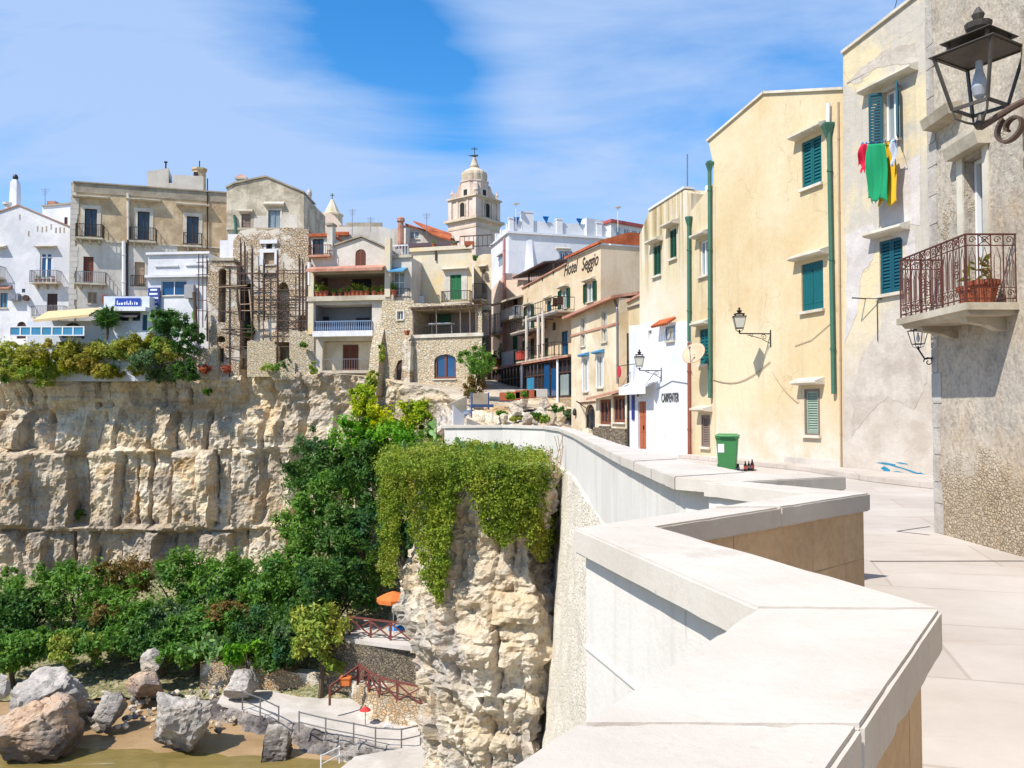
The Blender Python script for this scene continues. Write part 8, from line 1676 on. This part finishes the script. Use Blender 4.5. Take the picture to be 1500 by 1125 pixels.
    mr = [Vector((PZ(x, y, zq).x, PZ(x, y, zq).y, zq)) for x, y in ((470, 1132), (497, 1118))]; xrail(mr, .7, 'metal_railing', 'short pale metal handrail at the bottom of the ramp', None, False, 'whitepaint', .04)
    p = PD(506, 998, 43.2); q = MB(); q.box(p, (.27, 0, 0), (0, .25, 0), (0, 0, .18)); q.box(p+Vector((0, 0, .20)), (.30, 0, 0), (0, .29, 0), (0, 0, .03)); tag(q.build('litter_bin', MT['orangecloth'], bevel=.02), 'orange box fixed on the pale stone wall by the handrail', 'bin')
    p = PZ(535, 1062, zf); r = thing('parasol', 'small closed red parasol standing on the bathing platform', 'parasol', p); q = MB(); q.tube([p, p+Vector((0, 0, 1.0))], .025, 5); q.build('pole', MT['steel'], r); q = MB(); q.lathe(p+Vector((0, 0, .62)), [(.30, .1), (.16, .22), (.03, .3)], 8); q.build('canopy', simple('red_cloth', C(220, 70, 60), .8), r)
    c = PD(568, 1067, 41.2); q = MB(); q.tube([c+Vector((.2*math.cos(a*.3), 0, .2*math.sin(a*.3))) for a in range(22)], .05, 6); tag(q.build('lifebuoy', MT['whitepaint']), 'white lifebuoy ring hung on the stone wall at the platform', 'lifebuoy')
    # white notice on a post, behind the boulders
    p = PD(93, 944, 48); r = thing('notice', 'white notice board on a post behind the left boulders', 'sign', p+Vector((0, 0, -1))); q = MB(); q.box(p, (.27, 0, 0), (0, .02, 0), (0, 0, .25)); q.build('board', MT['whitepaint'], r); q = MB()
    for i in range(5): q.box(p+Vector((-.02*(i % 2), -.026, .16-.08*i)), (.2-.03*(i % 3), 0, 0), (0, .004, 0), (0, 0, .014))
    q.build('lettering', MT['bluerail'], r); q = MB(); q.bar(p+Vector((0, .03, -1.4)), p+Vector((0, .03, .2)), .05); q.build('post', MT['steel'], r)
    # boulders
    warm = tidal(rockmat('warm_sea_boulder', C(224, 208, 190), C(220, 182, 146), C(150, 142, 142), C(224, 176, 132), 1.3, .8, .5), -14.2, -13.3)
    boulder(-24, 1012, 110, 1092, 40.2, 4, 'largest rounded boulder at the left edge with a warm orange top', warm, tilt=-.12); boulder(14, 970, 146, 1046, 43.5, 5, 'broad cracked grey boulder behind the orange topped one'); boulder(218, 1002, 316, 1078, 41, 8, 'steep pointed grey boulder standing on the sand', tilt=.25); boulder(132, 1012, 190, 1052, 43, 11, 'flat grey rock lying between the large boulders')
    boulder(322, 982, 384, 1012, 45, 13, 'pointed pale rock beside the pebbles above the sand'); boulder(186, 984, 248, 1010, 45.5, 15, 'brown earthy rock in the middle behind the sand', warm); boulder(205, 950, 242, 980, 47, 19, 'pale upright rock above the brown one', ROCK2); boulder(-20, 985, 16, 1012, 44, 23, 'grey rock cut by the left picture edge')
    rn = random.Random(31)
    for i in range(120):
        px = rn.choice((rn.uniform(130, 250), rn.uniform(130, 340), rn.uniform(240, 345))); d = rn.uniform(42.4, 47); z = -15+(d-41.3)*.12+.1; p = Vector(((px-750)/FPX*d, d, z)); s = rn.uniform(.07, .24)*(1.3 if rn.random() < .15 else 1); c_ = 750+FPX*p.x/p.y; yy = 605-(p.z-EYE)*FPX/d
        boulder(c_-s*27, yy-s*16, c_+s*27, yy+s*14, d, 100+i % 24, 'loose beach stone lying at the foot of the slope', ROCK2 if i % 3 else None, group='loose stones on the beach', name='stone')
lower_terraces()
